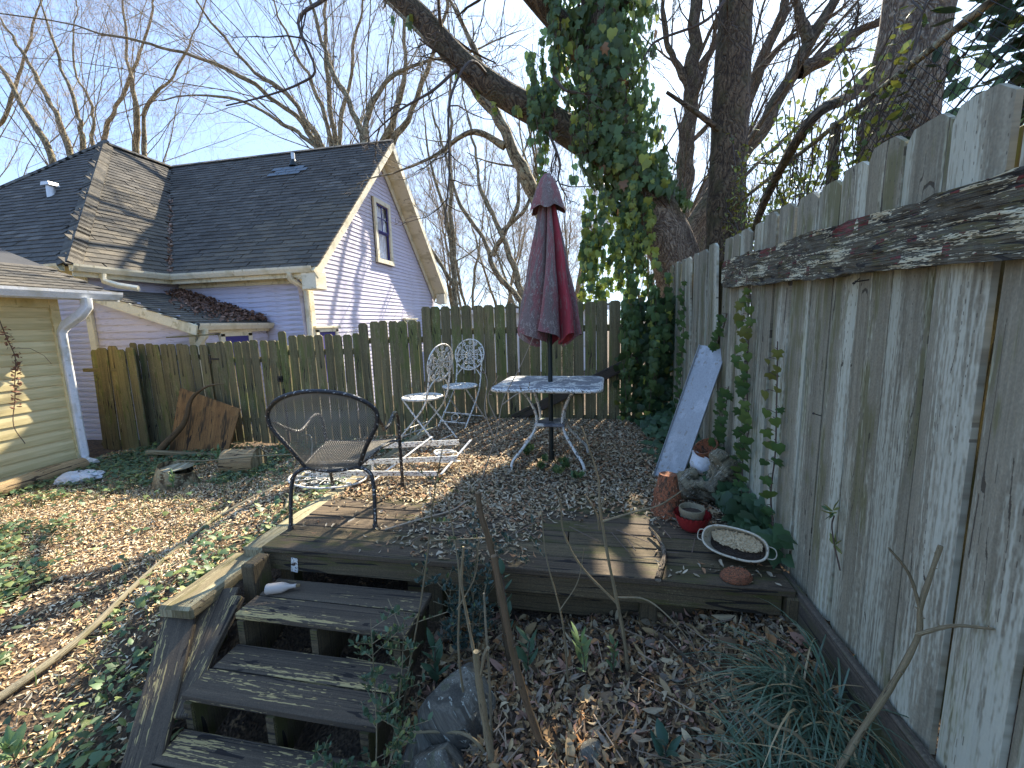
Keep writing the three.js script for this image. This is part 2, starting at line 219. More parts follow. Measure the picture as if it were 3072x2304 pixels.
M.iron = mk(tIron, { roughness: 0.6, bumpScale: 0.001 }); M.black = mk(tBlack, { roughness: 0.5, bumpScale: 0.001 }); M.meshMetal = std({ color: new THREE.Color(0.22, 0.19, 0.14), roughness: 0.7 });
M.pole = std({ color: new THREE.Color(0.022, 0.028, 0.024), roughness: 0.45, metalness: 0.3 }); M.nail = std({ color: new THREE.Color(0.05, 0.045, 0.04), roughness: 0.6, metalness: 0.6 });
M.table = mk(tTable, { roughness: 0.55, bumpScale: 0.001 }); M.terra = mk(tTerra, { roughness: 0.9, bumpScale: 0.003 }); M.stone = mk(tStone, { roughness: 0.95, bumpScale: 0.006 }); M.rock = mk(tRock, { roughness: 0.95, bumpScale: 0.006 });
M.enamel = mk(tEnam, { roughness: 0.45, bumpScale: 0.001 }); M.dirt = mk(tDirt, { roughness: 1, bumpScale: 0.006 }); M.chip = std({ color: new THREE.Color(0.56, 0.44, 0.26) });
M.red = std({ color: new THREE.Color(0.30, 0.025, 0.025), roughness: 0.35 }); M.clay = mk(tEnam, { color: new THREE.Color(0.6, 0.56, 0.46), roughness: 0.7 });
M.leaf = std({ color: 0xffffff, roughness: 0.8, side: THREE.DoubleSide });
M.ivy = new THREE.MeshPhysicalMaterial({ color: 0xffffff, roughness: 0.5, transmission: 0.42, thickness: 0, side: THREE.DoubleSide, specularIntensity: 0.6 });
M.blade = new THREE.MeshPhysicalMaterial({ color: 0xffffff, vertexColors: true, roughness: 0.45, transmission: 0.2, thickness: 0, side: THREE.DoubleSide });
M.vine = std({ color: new THREE.Color(0.10, 0.065, 0.045), roughness: 0.9 });

// ---------- ground ----------
const GP = [[-7, -5.4, -0.6], [-7, -3.5, -0.56], [-9, -2, -0.6], [-4.4, -5.4, -0.5], [-2.7, -5.4, -0.3], [-5, -4.5, -0.56], [-4, -3, -0.54], [-2.6, -3.2, -0.25], [-2.5, -2.2, -0.28], [-3.2, -1.6, -0.58], [-2.6, -1.2, -0.62], [-2.6, 0, -0.8], [-1.5, -1.0, -0.78], [-0.85, -1.3, -0.56], [-0.5, -1.9, -0.42], [-0.1, -1.6, -0.38], [0.3, -1.75, -0.31], [0.9, -1.8, -0.2], [0.9, -0.9, -0.26], [0.2, -0.9, -0.4], [0, 0.4, -0.45], [-1.4, 0.6, -0.85], [-1, -3, -0.45], [0.2, -3, -0.4], [0.8, -4.5, -0.35], [-1, -5.2, -0.4], [1.5, -5, 0.1], [1.5, -2, 0.1], [2.5, -3, 0.35], [4, -6, 0.3], [0, -8, -0.6], [-4, -8, -0.75], [-8, -8, -0.75], [4, 0, 0.3], [-6, 2, -0.8], [8, -20, -0.6], [-20, -20, -0.9], [-5, -25, -0.9], [20, 10, 0], [-20, 10, -0.9], [0, 12, -0.6]];
function ground(x, z) { let s = 0, w = 0; for (const [a, b, y] of GP) { const d = (x - a) ** 2 + (z - b) ** 2 + 0.02, k = 1 / (d * d); s += k * y; w += k; } return s / w + 0.03 * (fbm(x * 2.2, z * 2.2, 31) - 0.5); }
{
  const ax = (lo, hi, step, far) => { const a = []; for (let x = lo; x <= hi + 1e-6; x += step) a.push(x); let d = step; let l = lo, h = hi; while (l > -far || h < far) { d *= 1.35; if (l > -far) a.unshift(l = Math.max(-far, l - d)); if (h < far) a.push(h = Math.min(far, h + d)); } return a; };
  const X = ax(-9, 3, 0.1, 160), Z = ax(-7, 1.5, 0.1, 160), p = [], u = [], id = [];
  for (const z of Z) for (const x of X) { p.push(x, ground(x, z), z); u.push(x, z); }
  for (let j = 0; j < Z.length - 1; j++) for (let i = 0; i < X.length - 1; i++) { const a = j * X.length + i, b = a + X.length; id.push(a, b, a + 1, b, b + 1, a + 1); }
  const g = new THREE.BufferGeometry(); g.setAttribute('position', new THREE.Float32BufferAttribute(p, 3)); g.setAttribute('uv', new THREE.Float32BufferAttribute(u, 2)); g.setIndex(id); g.computeVertexNormals();
  setting('ground', g, M.soil);
}

// ---------- lavender house ----------
const unitBox = cbox(1, 1, 1, 0);
function wedge(len) { // one lap siding board: long along x, bottom edge proud
  const key = 'wedge'; if (!cache.has(key)) { const g = extr([[0, 0], [0.022, 0], [0.006, 1], [0, 1]], 1); g.translate(0, 0, -0.5); g.rotateY(-Math.PI / 2); cache.set(key, g); } return cache.get(key); // x: length 1, y: 0..1, z: outwards
}
function lap(parent, x0, x1, y0, exposure, place, mats, k) { // place(mesh, xmid) puts it on the wall
  const o = part('siding_board', wedge(), mats[k % mats.length], parent); o.scale.set(Math.abs(x1 - x0), exposure + 0.008, 1); place(o, (x0 + x1) / 2, y0); return o;
}
const R1 = rng(5);
const house = thing('lavender_house', 'lavender clapboard house with steep grey shingle roofs behind the board fence', 'house', [-8, -0.8, -10]);
const hp = (x, y, z) => [x + 8, y + 0.8, z + 10];
const EAVE = 2.45, RIDGE = 6.07, ZR = -10.9, ZE = -7.25, XG = -5.08, XW = -5.5, ZW = -7.5;
{
  // wall cores, with the window opening left free in the gable
  const core = new MB(); // solid core behind the boards
  const cx = XW - 0.06;
  const gz = (y) => y < 2.3 ? [ZW - 0.02, 2 * ZR - ZW + 0.02] : [ZR + (RIDGE - 0.16 - y), ZR - (RIDGE - 0.16 - y)];
  const WIN = { z0: -10.42, z1: -11.32, y0: 2.98, y1: 4.62 };
  const quad = (a, b, c, d) => { const n = V(...b).sub(V(...a)).cross(V(...d).sub(V(...a))).normalize(), o = core.p.length / 3; for (const v of [a, b, c, d]) { core.p.push(...hp(...v)); core.n.push(n.x, n.y, n.z); core.u.push(v[2], v[1]); } core.i.push(o, o + 1, o + 2, o, o + 2, o + 3); };
  const band = (y0, y1, lo, hi) => { const a = gz(y0), b = gz(y1); const A = [Math.max(lo ?? -99, a[1]), Math.min(hi ?? 99, a[0])], B = [Math.max(lo ?? -99, b[1]), Math.min(hi ?? 99, b[0])]; if (A[1] > A[0]) quad([cx, y0, A[1]], [cx, y0, A[0]], [cx, y1, B[0]], [cx, y1, B[1]]); };
  band(-0.8, 2.3); band(2.3, WIN.y0); band(WIN.y0, WIN.y1, WIN.z0, null); band(WIN.y0, WIN.y1, null, WIN.z1); band(WIN.y1, RIDGE - 0.2);
  quad([-8.5, -0.8, ZW - 0.06], [cx, -0.8, ZW - 0.06], [cx, 2.5, ZW - 0.06], [-8.5, 2.5, ZW - 0.06]);
  quad([-16, -0.8, -5.95], [-8.62, -0.8, -5.95], [-8.62, 2.5, -5.95], [-16, 2.5, -5.95]); quad([-8.62, -0.8, -5.95], [-8.62, -0.8, -7.7], [-8.62, 2.5, -7.7], [-8.62, 2.5, -5.95]);
  const wall = part('wall', core.geo(), M.lav[0], house);
  let k = 0;
  for (let y = -0.75; y < RIDGE - 0.25; y += 0.098, k++) { // gable boards
    const [a] = gz(y + 0.05), put = (o, m, yy) => { o.position.set(...hp(XW - 0.06, yy, m)); o.rotation.y = Math.PI / 2; }; const b = 2 * ZR - a;
    if (y + 0.098 > WIN.y0 && y < WIN.y1) { lap(wall, a, WIN.z0, y, 0.098, put, M.lav, k); lap(wall, WIN.z1, b, y, 0.098, put, M.lav, k + 1); } else if (a > b) lap(wall, a, b, y, 0.098, put, M.lav, k);
  }
  for (let y = 0.4; y < 2.3; y += 0.098, k++) lap(wall, -8.5, XW - 0.02, y, 0.098, (o, m, yy) => o.position.set(...hp(m, yy, ZW - 0.06)), M.lav, k); // wing front wall
  for (let y = -0.7; y < 2.35; y += 0.098, k++) { lap(wall, -13, -8.62, y, 0.098, (o, m, yy) => o.position.set(...hp(m, yy, -5.95)), M.lav, k); lap(wall, -5.95, -7.6, y, 0.098, (o, m, yy) => { o.position.set(...hp(-8.62, yy, m)); o.rotation.y = Math.PI / 2; }, M.lav, k); }
  // corner boards and trim
  part('corner_board', cbox(0.13, 3.1, 0.03, 0.004), M.creamPale, house, hp(XW - 0.08, 0.78, ZW - 0.015)); part('corner_board', cbox(0.03, 3.1, 0.13, 0.004), M.creamPale, house, hp(XW + 0.002, 0.78, ZW - 0.09));
  part('corner_board', cbox(0.13, 3.2, 0.05, 0.004), M.cream, house, hp(-8.66, 0.8, -5.9));
  part('frieze_board', cbox(3.1, 0.2, 0.03, 0.004), M.cream, house, hp(-6.98, 2.3, ZW - 0.015)); part('frieze_board', cbox(7, 0.26, 0.03, 0.004), M.cream, house, hp(-12.1, 2.36, -5.89));
  // roof planes
  const roof = new MB(), rq = (...v) => { const n = V(...v[1]).sub(V(...v[0])).cross(V(...v[2]).sub(V(...v[0]))).normalize(), o = roof.p.length / 3; for (const a of v) { roof.p.push(...hp(...a)); roof.n.push(n.x, n.y, n.z); roof.u.push(a[0], a[1] + a[2]); } for (let i = 1; i < v.length - 1; i++) roof.i.push(o, o + i, o + i + 1); };
  const D = [-8.4, EAVE, -5.55], A = [-12.0, EAVE + 3.6, -9.15];
  rq([-8.4, EAVE, ZE], [XG, EAVE, ZE], [XG, RIDGE, ZR], [-12.1, RIDGE, ZR]);
  rq([XG, EAVE, 2 * ZR - ZE], [-12, EAVE, 2 * ZR - ZE], [-12.1, RIDGE, ZR], [XG, RIDGE, ZR]);
  rq(D, [-8.4, EAVE, -7.2], [-12, A[1], -10.8], A); rq([-15.6, EAVE, -5.55], D, A); rq([-15.6, EAVE, -5.55], A, [-12, A[1], -13], [-15.6, EAVE, -13]);
  const rm = part('roof', roof.geo(), M.under, house);
  // shingles: each a thin tab lying on its plane; the largest in view are single pieces, the rest one part
  const cand = [];
  const plane = (o, ud, vd, inside, exp, tabW, tone) => { const U = V(...ud), W = V(...vd), N = U.clone().cross(W).normalize(); if (N.y < 0) N.negate();
    for (let r = 0; r < 60; r++) for (let c = -2; c < 60; c++) { const u = (c + (r % 2) * 0.5 + 0.12 * (R1() - 0.5)) * tabW, v = r * exp; if (!inside(u + tabW / 2, v + exp / 2)) { R1(); R1(); continue; } const w = tabW * (0.99), pos = V(...o).addScaledVector(U, u + w / 2).addScaledVector(W, v + exp * 0.55); let ww = w; if (tone === 0 && pos.x + w / 2 > XG + 0.035 && U.x > 0.5 && o[2] < -6) { const ov = pos.x + w / 2 - XG - 0.035; if (ov > w - 0.03) continue; ww = w - ov; pos.x -= ov / 2; } cand.push({ pos, U, W, N, w: ww, len: exp * 1.35, t: 0.016 + 0.008 * R1(), j: (R1() - 0.5), tone, lift: R1() }); } };
  const s2 = Math.SQRT1_2;
  plane([-12.2, EAVE, ZE], [1, 0, 0], [0, s2, -s2], (u, v) => u - 12.2 < XG + 0.15 && u - 12.2 > -8.5 - v * s2 + 0.06 && v < 5.16, 0.135, 0.30, 0);
  plane([-8.4, EAVE, -5.5], [0, 0, -1], [-s2, s2, 0], (u, v) => { const z = -5.5 - u, y = v * s2; return v < 5.1 && z < -5.55 - y && z > -7.25 - y; }, 0.135, 0.30, 1);
  plane([-15.8, EAVE, -5.55], [1, 0, 0], [0, s2, -s2], (u, v) => { const y = v * s2; return v < 5.1 && u - 15.8 < -8.56 - y && u - 15.8 > -15.6 + y; }, 0.135, 0.30, 0);
  const cam = V(0, 1.3, 0); cand.forEach((s) => { const d = s.pos.clone().sub(cam), l = d.length(); s.size = Math.abs(d.dot(s.N)) / l / l / l * (s.pos.x > -13 ? 1 : 0.3) * (s.tone ? 1.6 : 1); }); cand.sort((a, b) => b.size - a.size);
  const rest = new MB(), g0 = cbox(1, 1, 1, 0), bm = new THREE.Matrix4();
  const shm = new THREE.Mesh();
  cand.forEach((s, i) => {
    const tilt = 0.085 + 0.03 * s.lift, Wd = s.W.clone().applyAxisAngle(s.U, 0), Nt = s.N.clone(); bm.makeBasis(s.U, Nt, Wd.clone().negate()); // local: x along course, y out, z down slope
    if (bm.determinant() < 0) bm.makeBasis(s.U.clone().negate(), Nt, Wd.clone().negate());
    const q = new THREE.Quaternion().setFromRotationMatrix(bm).multiply(new THREE.Quaternion().setFromEuler(new THREE.Euler(-tilt, s.j * 0.02, 0))), pos = s.pos.clone().addScaledVector(s.N, 0.012 + 0.004 * s.lift);
    const off = V(...hp(pos.x, pos.y, pos.z)), scl = V(s.w, s.t, s.len);
    const grey = 0.18 + 0.08 * s.j + (s.lift > 0.93 ? 0.08 : 0);
    if (i < 290) { const o = part('shingle', g0, M.shing[(i * 7 + (s.lift * 10 | 0)) % 4], rm); o.position.copy(off); o.quaternion.copy(q); o.scale.copy(scl); }
    else { mt.compose(off, q, scl); rest.add(g0, mt, [grey * 1.03, grey, grey * 0.95]); }
  });
  for (let i = 0, u = rest.u, p = rest.p; i < u.length / 2; i++) { u[2 * i] = p[3 * i] + p[3 * i + 2] * 0.7; u[2 * i + 1] = p[3 * i + 1] * 1.4; }
  const ro = part('shingles', rest.geo(), M.shingV, rm); ro.userData.kind = 'stuff';
  // hip and ridge caps
  const capg = extr([[-0.15, -0.075], [0, 0.02], [0.15, -0.075], [0.15, -0.06], [0, 0.036], [-0.15, -0.06]], 0.24);
  const caps = (a, b, n, lift = 0.03) => { const P = V(...a), Q = V(...b); for (let i = 0; i < n; i++) { const c = P.clone().lerp(Q, i / n), o = part('ridge_cap', capg, M.shing[i % 4], rm, hp(c.x, c.y + lift, c.z)); o.lookAt(Q.x, Q.y + lift, Q.z); } };
  caps(D, A, 40, 0.035); caps([XG, RIDGE, ZR], [-12, RIDGE, ZR], 30); caps(A, [-12, A[1], -10.9], 9); caps([-15.6, EAVE, -5.55], A, 40);
  // rakes, soffit, fascia, gutters
  const rake = (sg) => { const L = Math.hypot(3.7, 3.7); const o = part('rake_board', cbox(0.035, 0.19, L, 0.005), M.creamPale, house, hp(XG - 0.02, (EAVE + RIDGE) / 2 - 0.10, ZR + sg * 1.83)); o.rotation.x = sg * Math.PI / 4; const f = part('rake_soffit', cbox(0.42, 0.02, L - 0.1, 0), M.creamPale, house, hp((XG + XW) / 2 - 0.01, (EAVE + RIDGE) / 2 - 0.2, ZR + sg * 1.83)); f.rotation.x = sg * Math.PI / 4; const w = part('rake_trim', cbox(0.03, 0.17, L - 0.3, 0.004), M.creamPale, house, hp(XW - 0.008, (EAVE + RIDGE) / 2 - 0.32, ZR + sg * 1.80)); w.rotation.x = sg * Math.PI / 4; };
  rake(1); rake(-1);
  part('eave_return', cbox(0.3, 0.34, 0.34, 0.01), M.creamPale, house, hp(XG - 0.16, EAVE - 0.24, ZE - 0.12)); part('eave_return', cbox(0.3, 0.34, 0.3, 0.01), M.creamPale, house, hp(XG - 0.16, EAVE - 0.24, 2 * ZR - ZE + 0.12));
  const gprof = [[0, 0], [0, -0.11], [0.07, -0.11], [0.11, -0.035], [0.115, 0], [0.105, 0], [0.1, -0.03], [0.065, -0.1], [0.008, -0.1], [0.008, 0]];
  const gut = (len) => { const g = extr(gprof, len); return g; }; // profile x outwards, runs along +z
  const g1 = part('gutter', gut(3.3), M.creamPale, house, hp(XG - 0.05, EAVE + 0.015, ZE)); g1.rotation.y = -Math.PI / 2;
  part('gutter', gut(1.75), M.creamPale, house, hp(-8.4, EAVE + 0.015, -7.3)); const g3 = part('gutter', gut(6.5), M.cream, house, hp(-8.5, EAVE + 0.015, -5.56)); g3.rotation.y = -Math.PI / 2;
  part('fascia', cbox(3.3, 0.15, 0.025, 0.003), M.cream, house, hp(-6.85, EAVE - 0.10, ZE - 0.015)); part('fascia', cbox(0.025, 0.15, 1.7, 0.003), M.cream, house, hp(-8.42, EAVE - 0.1, -6.45));
  const dsec = []; for (let i = 0; i < 24; i++) { const a = i / 24 * 6.283, c = Math.cos(a), s = Math.sin(a), m = Math.max(Math.abs(c), Math.abs(s)); const k = 1 + (i % 2 ? -0.07 : 0.05); dsec.push([c / m * 0.045 * k, s / m * 0.033 * k]); }
  const ds = (pts) => new MB().tube(pts.map((p) => hp(...p)), 1, 4, { sec: dsec, circ: 0.25, cap: true }).geo();
  part('downspout', ds([[-5.62, EAVE - 0.09, ZE + 0.06], [-5.62, EAVE - 0.2, ZE + 0.06], [-5.56, EAVE - 0.34, ZW + 0.08], [-5.5, EAVE - 0.42, ZW + 0.05], [-5.5, 0.3, ZW + 0.05]]), M.creamPale, house);
  part('downspout', ds([[-8.36, EAVE - 0.1, -6.0], [-8.36, EAVE - 0.22, -6.0], [-8.2, EAVE - 0.3, -6.1], [-7.9, EAVE - 0.36, -6.2]]), M.creamPale, house);
  // windows
  const win = (z0, z1, y0, y1, mul) => {
    const w = Math.abs(z1 - z0), h = y1 - y0, o = new THREE.Group(); o.name = 'window'; o.position.set(...hp(XW - 0.03, (y0 + y1) / 2, (z0 + z1) / 2)); o.rotation.y = Math.PI / 2; house.add(o);
    const t = 0.11; part('frame', new MB().box(w + 0.02, t, 0.05, 0, h / 2 - t / 2, 0.03).box(w + 0.06, t, 0.07, 0, -h / 2 + t / 2, 0.035).box(t, h - 2 * t, 0.05, -w / 2 + t / 2, 0, 0.03).box(t, h - 2 * t, 0.05, w / 2 - t / 2, 0, 0.03).geo(), M.creamPale, o);
    const iw = w - 2 * t, ih = h - 2 * t; const sash = (y, hh, z, ml) => { const b = new MB(), s = 0.035; b.box(iw, s, 0.03, 0, y + hh / 2 - s / 2, z).box(iw, s, 0.03, 0, y - hh / 2 + s / 2, z).box(s, hh - 2 * s, 0.03, -iw / 2 + s / 2, y, z).box(s, hh - 2 * s, 0.03, iw / 2 - s / 2, y, z); if (ml) b.box(0.018, hh - 2 * s, 0.02, 0, y, z).box(iw - 2 * s, 0.018, 0.018, 0, y, z); part('sash', b.geo(), M.blue, o); part('pane', cbox(iw - 2 * s, hh - 2 * s, 0.004, 0), M.glass, o, [0, y, z - 0.006]); };
    sash(ih / 4, ih / 2, 0.005, mul); sash(-ih / 4, ih / 2, -0.02, false);
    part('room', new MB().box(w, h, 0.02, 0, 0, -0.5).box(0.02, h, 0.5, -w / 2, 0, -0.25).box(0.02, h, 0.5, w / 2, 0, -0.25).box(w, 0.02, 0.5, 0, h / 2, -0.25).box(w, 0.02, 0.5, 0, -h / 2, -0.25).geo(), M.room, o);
    part('curtain', new MB().sheet((u, v) => [(u - 0.5) * iw, (v - 0.5) * ih * 0.96, -0.09 + 0.015 * Math.sin(u * 40)], 40, 1).geo(), M.curtain, o);
  };
  win(WIN.z0, WIN.z1, WIN.y0, WIN.y1, true);
  const low = (z, y, w, h) => { const o = new THREE.Group(); o.name = 'window'; o.position.set(...hp(XW, y, z)); o.rotation.y = Math.PI / 2; house.add(o); part('frame', new MB().box(w, 0.09, 0.06, 0, h / 2, 0.01).box(w + 0.1, 0.04, 0.1, 0, h / 2 + 0.06, 0.02).box(0.09, h, 0.06, -w / 2 + 0.045, 0, 0.01).box(0.09, h, 0.06, w / 2 - 0.045, 0, 0.01).geo(), M.creamPale, o); part('sash', cbox(w - 0.18, h, 0.03, 0.003), M.blue, o, [0, -0.02, 0]); };
  low(-7.98, 0.72, 0.75, 1.1); low(-12.2, 0.9, 0.8, 1.1);
  // lean-to
  const LX0 = -8.62, LX1 = -6.42, LY0 = 2.12, LY1 = 1.44, LZ0 = -5.85, LZ1 = -7.5, sl = Math.atan2(LY0 - LY1, LX1 - LX0);
  const lt = new MB(); const L = Math.hypot(LX1 - LX0, LY0 - LY1); part('lean_to_roof', cbox(L + 0.05, 0.06, LZ0 - LZ1 + 0.05, 0.005), M.under, house, hp((LX0 + LX1) / 2, (LY0 + LY1) / 2 - 0.05, (LZ0 + LZ1) / 2 - 0.02), [0, 0, -sl]);
  const lr = house.children[house.children.length - 1];
  for (let r = 0; r < 15; r++) for (let c = 0; c < 6; c++) { const o = part('shingle', g0, M.shing[(r * 3 + c * 5 + (R1() * 4 | 0)) % 4], lr, [L / 2 - 0.06 - r * 0.15, 0.043 + 0.003 * R1(), 0.72 - c * 0.29 + (r % 2) * 0.1 - 0.05], [0, 0, 0.07]); o.scale.set(0.21, 0.012, 0.285); }
  const rk = part('rake_board', cbox(L + 0.1, 0.17, 0.03, 0.004), M.cream, house, hp((LX0 + LX1) / 2, (LY0 + LY1) / 2 - 0.10, LZ0 + 0.035), [0, 0, -sl]);
  const lg = part('gutter', gut(1.65), M.creamPale, house, hp(LX1 - 0.02, LY1, LZ1)); part('fascia', cbox(0.03, 0.12, 1.62, 0.003), M.cream, house, hp(LX1 - 0.045, LY1 - 0.10, -6.68));
  part('downspout', ds([[LX1 + 0.05, LY1 - 0.1, -5.95], [LX1 + 0.05, LY1 - 0.2, -5.95], [LX1 - 0.06, LY1 - 0.34, -5.92], [LX1 - 0.1, LY1 - 0.42, -5.92], [LX1 - 0.1, -0.4, -5.92]]), M.cream, house);
  const lw = new MB(); lw.box(2.1, 2.5, 0.05, ...hp(-7.57, 0.2, LZ0 - 0.12)); lw.box(0.05, 2.2, 1.5, ...hp(LX1 - 0.13, 0.2, -6.72)); const lwm = part('lean_to_wall', lw.geo(), M.lav[0], house);
  for (let y = -0.7; y < 2.0; y += 0.12, k++) { const xr = Math.min(LX1 - 0.12, LX0 + (LY0 - 0.1 - y) / Math.tan(sl)); if (xr > LX0 + 0.1) lap(lwm, LX0, xr, y, 0.12, (o, m, yy) => o.position.set(...hp(m, yy, LZ0 - 0.095)), M.lav, k); if (y < 1.2) lap(lwm, LZ0 - 0.1, LZ1, y, 0.12, (o, m, yy) => { o.position.set(...hp(LX1 - 0.105, yy, m)); o.rotation.y = Math.PI / 2; }, M.lav, k); }
  part('corner_board', cbox(0.12, 2.1, 0.04, 0.004), M.cream, house, hp(LX1 - 0.16, 0.25, LZ0 - 0.06)); part('corner_board', cbox(0.04, 2.1, 0.1, 0.004), M.cream, house, hp(LX1 - 0.085, 0.25, LZ0 - 0.14));
  { const o = new THREE.Group(); o.name = 'window'; o.position.set(...hp(LX1 - 0.07, 0.75, -6.7)); o.rotation.y = Math.PI / 2; house.add(o); part('frame', new MB().box(0.7, 0.09, 0.05, 0, 0.5, 0).box(0.09, 1, 0.05, -0.31, 0, 0).box(0.09, 1, 0.05, 0.31, 0, 0).geo(), M.cream, o); part('sash', cbox(0.53, 0.96, 0.03, 0.003), M.blue, o); }
  // vents
  { const o = new THREE.Group(); o.name = 'roof_vent'; o.position.set(...hp(-11.2, 4.17, -7.33)); o.scale.setScalar(0.7); house.add(o); const fl = part('flashing', cbox(0.42, 0.01, 0.42, 0.002), M.zinc, o, [0, 0.03, 0], [Math.PI / 4, 0, 0]); part('pipe', new THREE.CylinderGeometry(0.10, 0.11, 0.4, 20), M.zinc, o, [0, 0.2, 0]); part('cap', extr([[-0.17, 0], [-0.13, 0.09], [0.13, 0.09], [0.17, 0]], 0.26, 0.005), M.zinc, o, [0, 0.38, -0.13]); }
  { const o = new THREE.Group(); o.name = 'vent_pipe'; o.position.set(...hp(-7.55, 5.455, -10.245)); house.add(o); for (let r = 0; r < 3; r++) for (let c = 0; c < 3; c++) part('new_shingle', g0, M.shingNew, o, [-0.40 + c * 0.31 + (r % 2) * 0.15, -0.28 + r * 0.095 + 0.028, 0.28 - r * 0.095 + 0.028], [Math.PI / 4 - 0.07, 0, 0], [0.29, 0.012, 0.15]); part('boot', new THREE.CylinderGeometry(0.05, 0.12, 0.16, 16), M.pole, o, [0, 0.1, 0]); part('pipe', new THREE.CylinderGeometry(0.045, 0.045, 0.28, 14), M.zinc, o, [0, 0.2, 0]); }
}

// ---------- yellow shed ----------
const shed = thing('yellow_shed', 'cream yellow clapboard shed at the left edge with white corner downspout', 'shed', [-7.3, -0.6, -3]);
{
  const sp = (x, y, z) => [x + 7.3, y + 0.6, z + 3], X = -7.2, Z0 = -4.55;
  const w = part('wall', new MB().box(0.08, 2.5, 6, ...sp(X - 0.06, 0.62, Z0 + 3)).box(3, 2.5, 0.08, ...sp(X - 1.6, 0.62, Z0 + 0.06)).geo(), M.yellow[0], shed); let k = 0;
  for (let y = -0.58; y < 1.85; y += 0.152, k++) { lap(w, Z0 + 0.1, Z0 + 5.5, y, 0.152, (o, m, yy) => { o.position.set(...sp(X - 0.02, yy, m)); o.rotation.y = Math.PI / 2; }, M.yellow, k); }
  part('corner_board', cbox(0.04, 2.45, 0.1, 0.004), M.yellow[2], shed, sp(X + 0.005, 0.62, Z0 + 0.05));
  part('frieze_board', cbox(0.03, 0.16, 5.6, 0.003), M.yellowTrim, shed, sp(X + 0.0, 1.76, Z0 + 2.8)); part('soffit', cbox(0.4, 0.02, 6, 0), M.yellowTrim, shed, sp(X + 0.17, 1.83, Z0 + 2.55));
  const rf = part('roof', cbox(2.4, 0.05, 6.1, 0.005), M.under, shed, sp(X - 0.75, 2.27, Z0 + 2.55), [0, 0, -0.36]);
  for (let r = 0; r < 9; r++) for (let c = 0; c < 14; c++) { const o = part('shingle', unitBox, M.shing[(r * 3 + c * 5 + (R1() * 4 | 0)) % 4], rf, [1.13 - r * 0.14, 0.034 + 0.003 * R1(), -2.9 + c * 0.3 + (r % 2) * 0.14], [0, 0, 0.07]); o.scale.set(0.2, 0.012, 0.29); }
  const gprof = [[0, 0], [0, -0.11], [0.07, -0.11], [0.11, -0.035], [0.115, 0], [0.105, 0], [0.1, -0.03], [0.065, -0.1], [0.008, -0.1], [0.008, 0]];
  part('gutter', extr(gprof, 6), M.white, shed, sp(X + 0.36, 1.9, Z0 - 0.5)); part('fascia', cbox(0.025, 0.13, 6.05, 0.003), M.white, shed, sp(X + 0.347, 1.84, Z0 + 2.5));
  const dsec = []; for (let i = 0; i < 28; i++) { const a = i / 28 * 6.283, c = Math.cos(a), s = Math.sin(a), m = Math.max(Math.abs(c), Math.abs(s)); const kk = 1 + (i % 2 ? -0.07 : 0.05); dsec.push([c / m * 0.058 * kk, s / m * 0.042 * kk]); }
  part('downspout', new MB().tube([[X + 0.43, 1.8, Z0 - 0.05], [X + 0.43, 1.68, Z0 - 0.05], [X + 0.38, 1.58, Z0], [X + 0.14, 1.44, Z0 + 0.04], [X + 0.06, 1.34, Z0 + 0.05], [X + 0.06, -0.38, Z0 + 0.05], [X + 0.08, -0.48, Z0 + 0.05], [X + 0.26, -0.52, Z0 + 0.05]].map((p) => sp(...p)), 1, 4, { sec: dsec, circ: 0.3, cap: true }).geo(), M.white, shed);
}
// pale roof edge of another building far behind the tall fence
{
  const o = thing('outbuilding', 'low building with white roof edge beyond the tall back fence', 'building', [-3.0, -0.8, -15]);
  part('wall', cbox(7, 2.45, 4, 0.01), M.white, o, [0, 1.22, -2]); part('fascia', cbox(7.4, 0.16, 0.04, 0.004), M.white, o, [0, 2.52, 0.2]); part('roof', cbox(7.4, 0.06, 4.6, 0.01), M.shing[0], o, [0, 2.64, -2.1]);
}
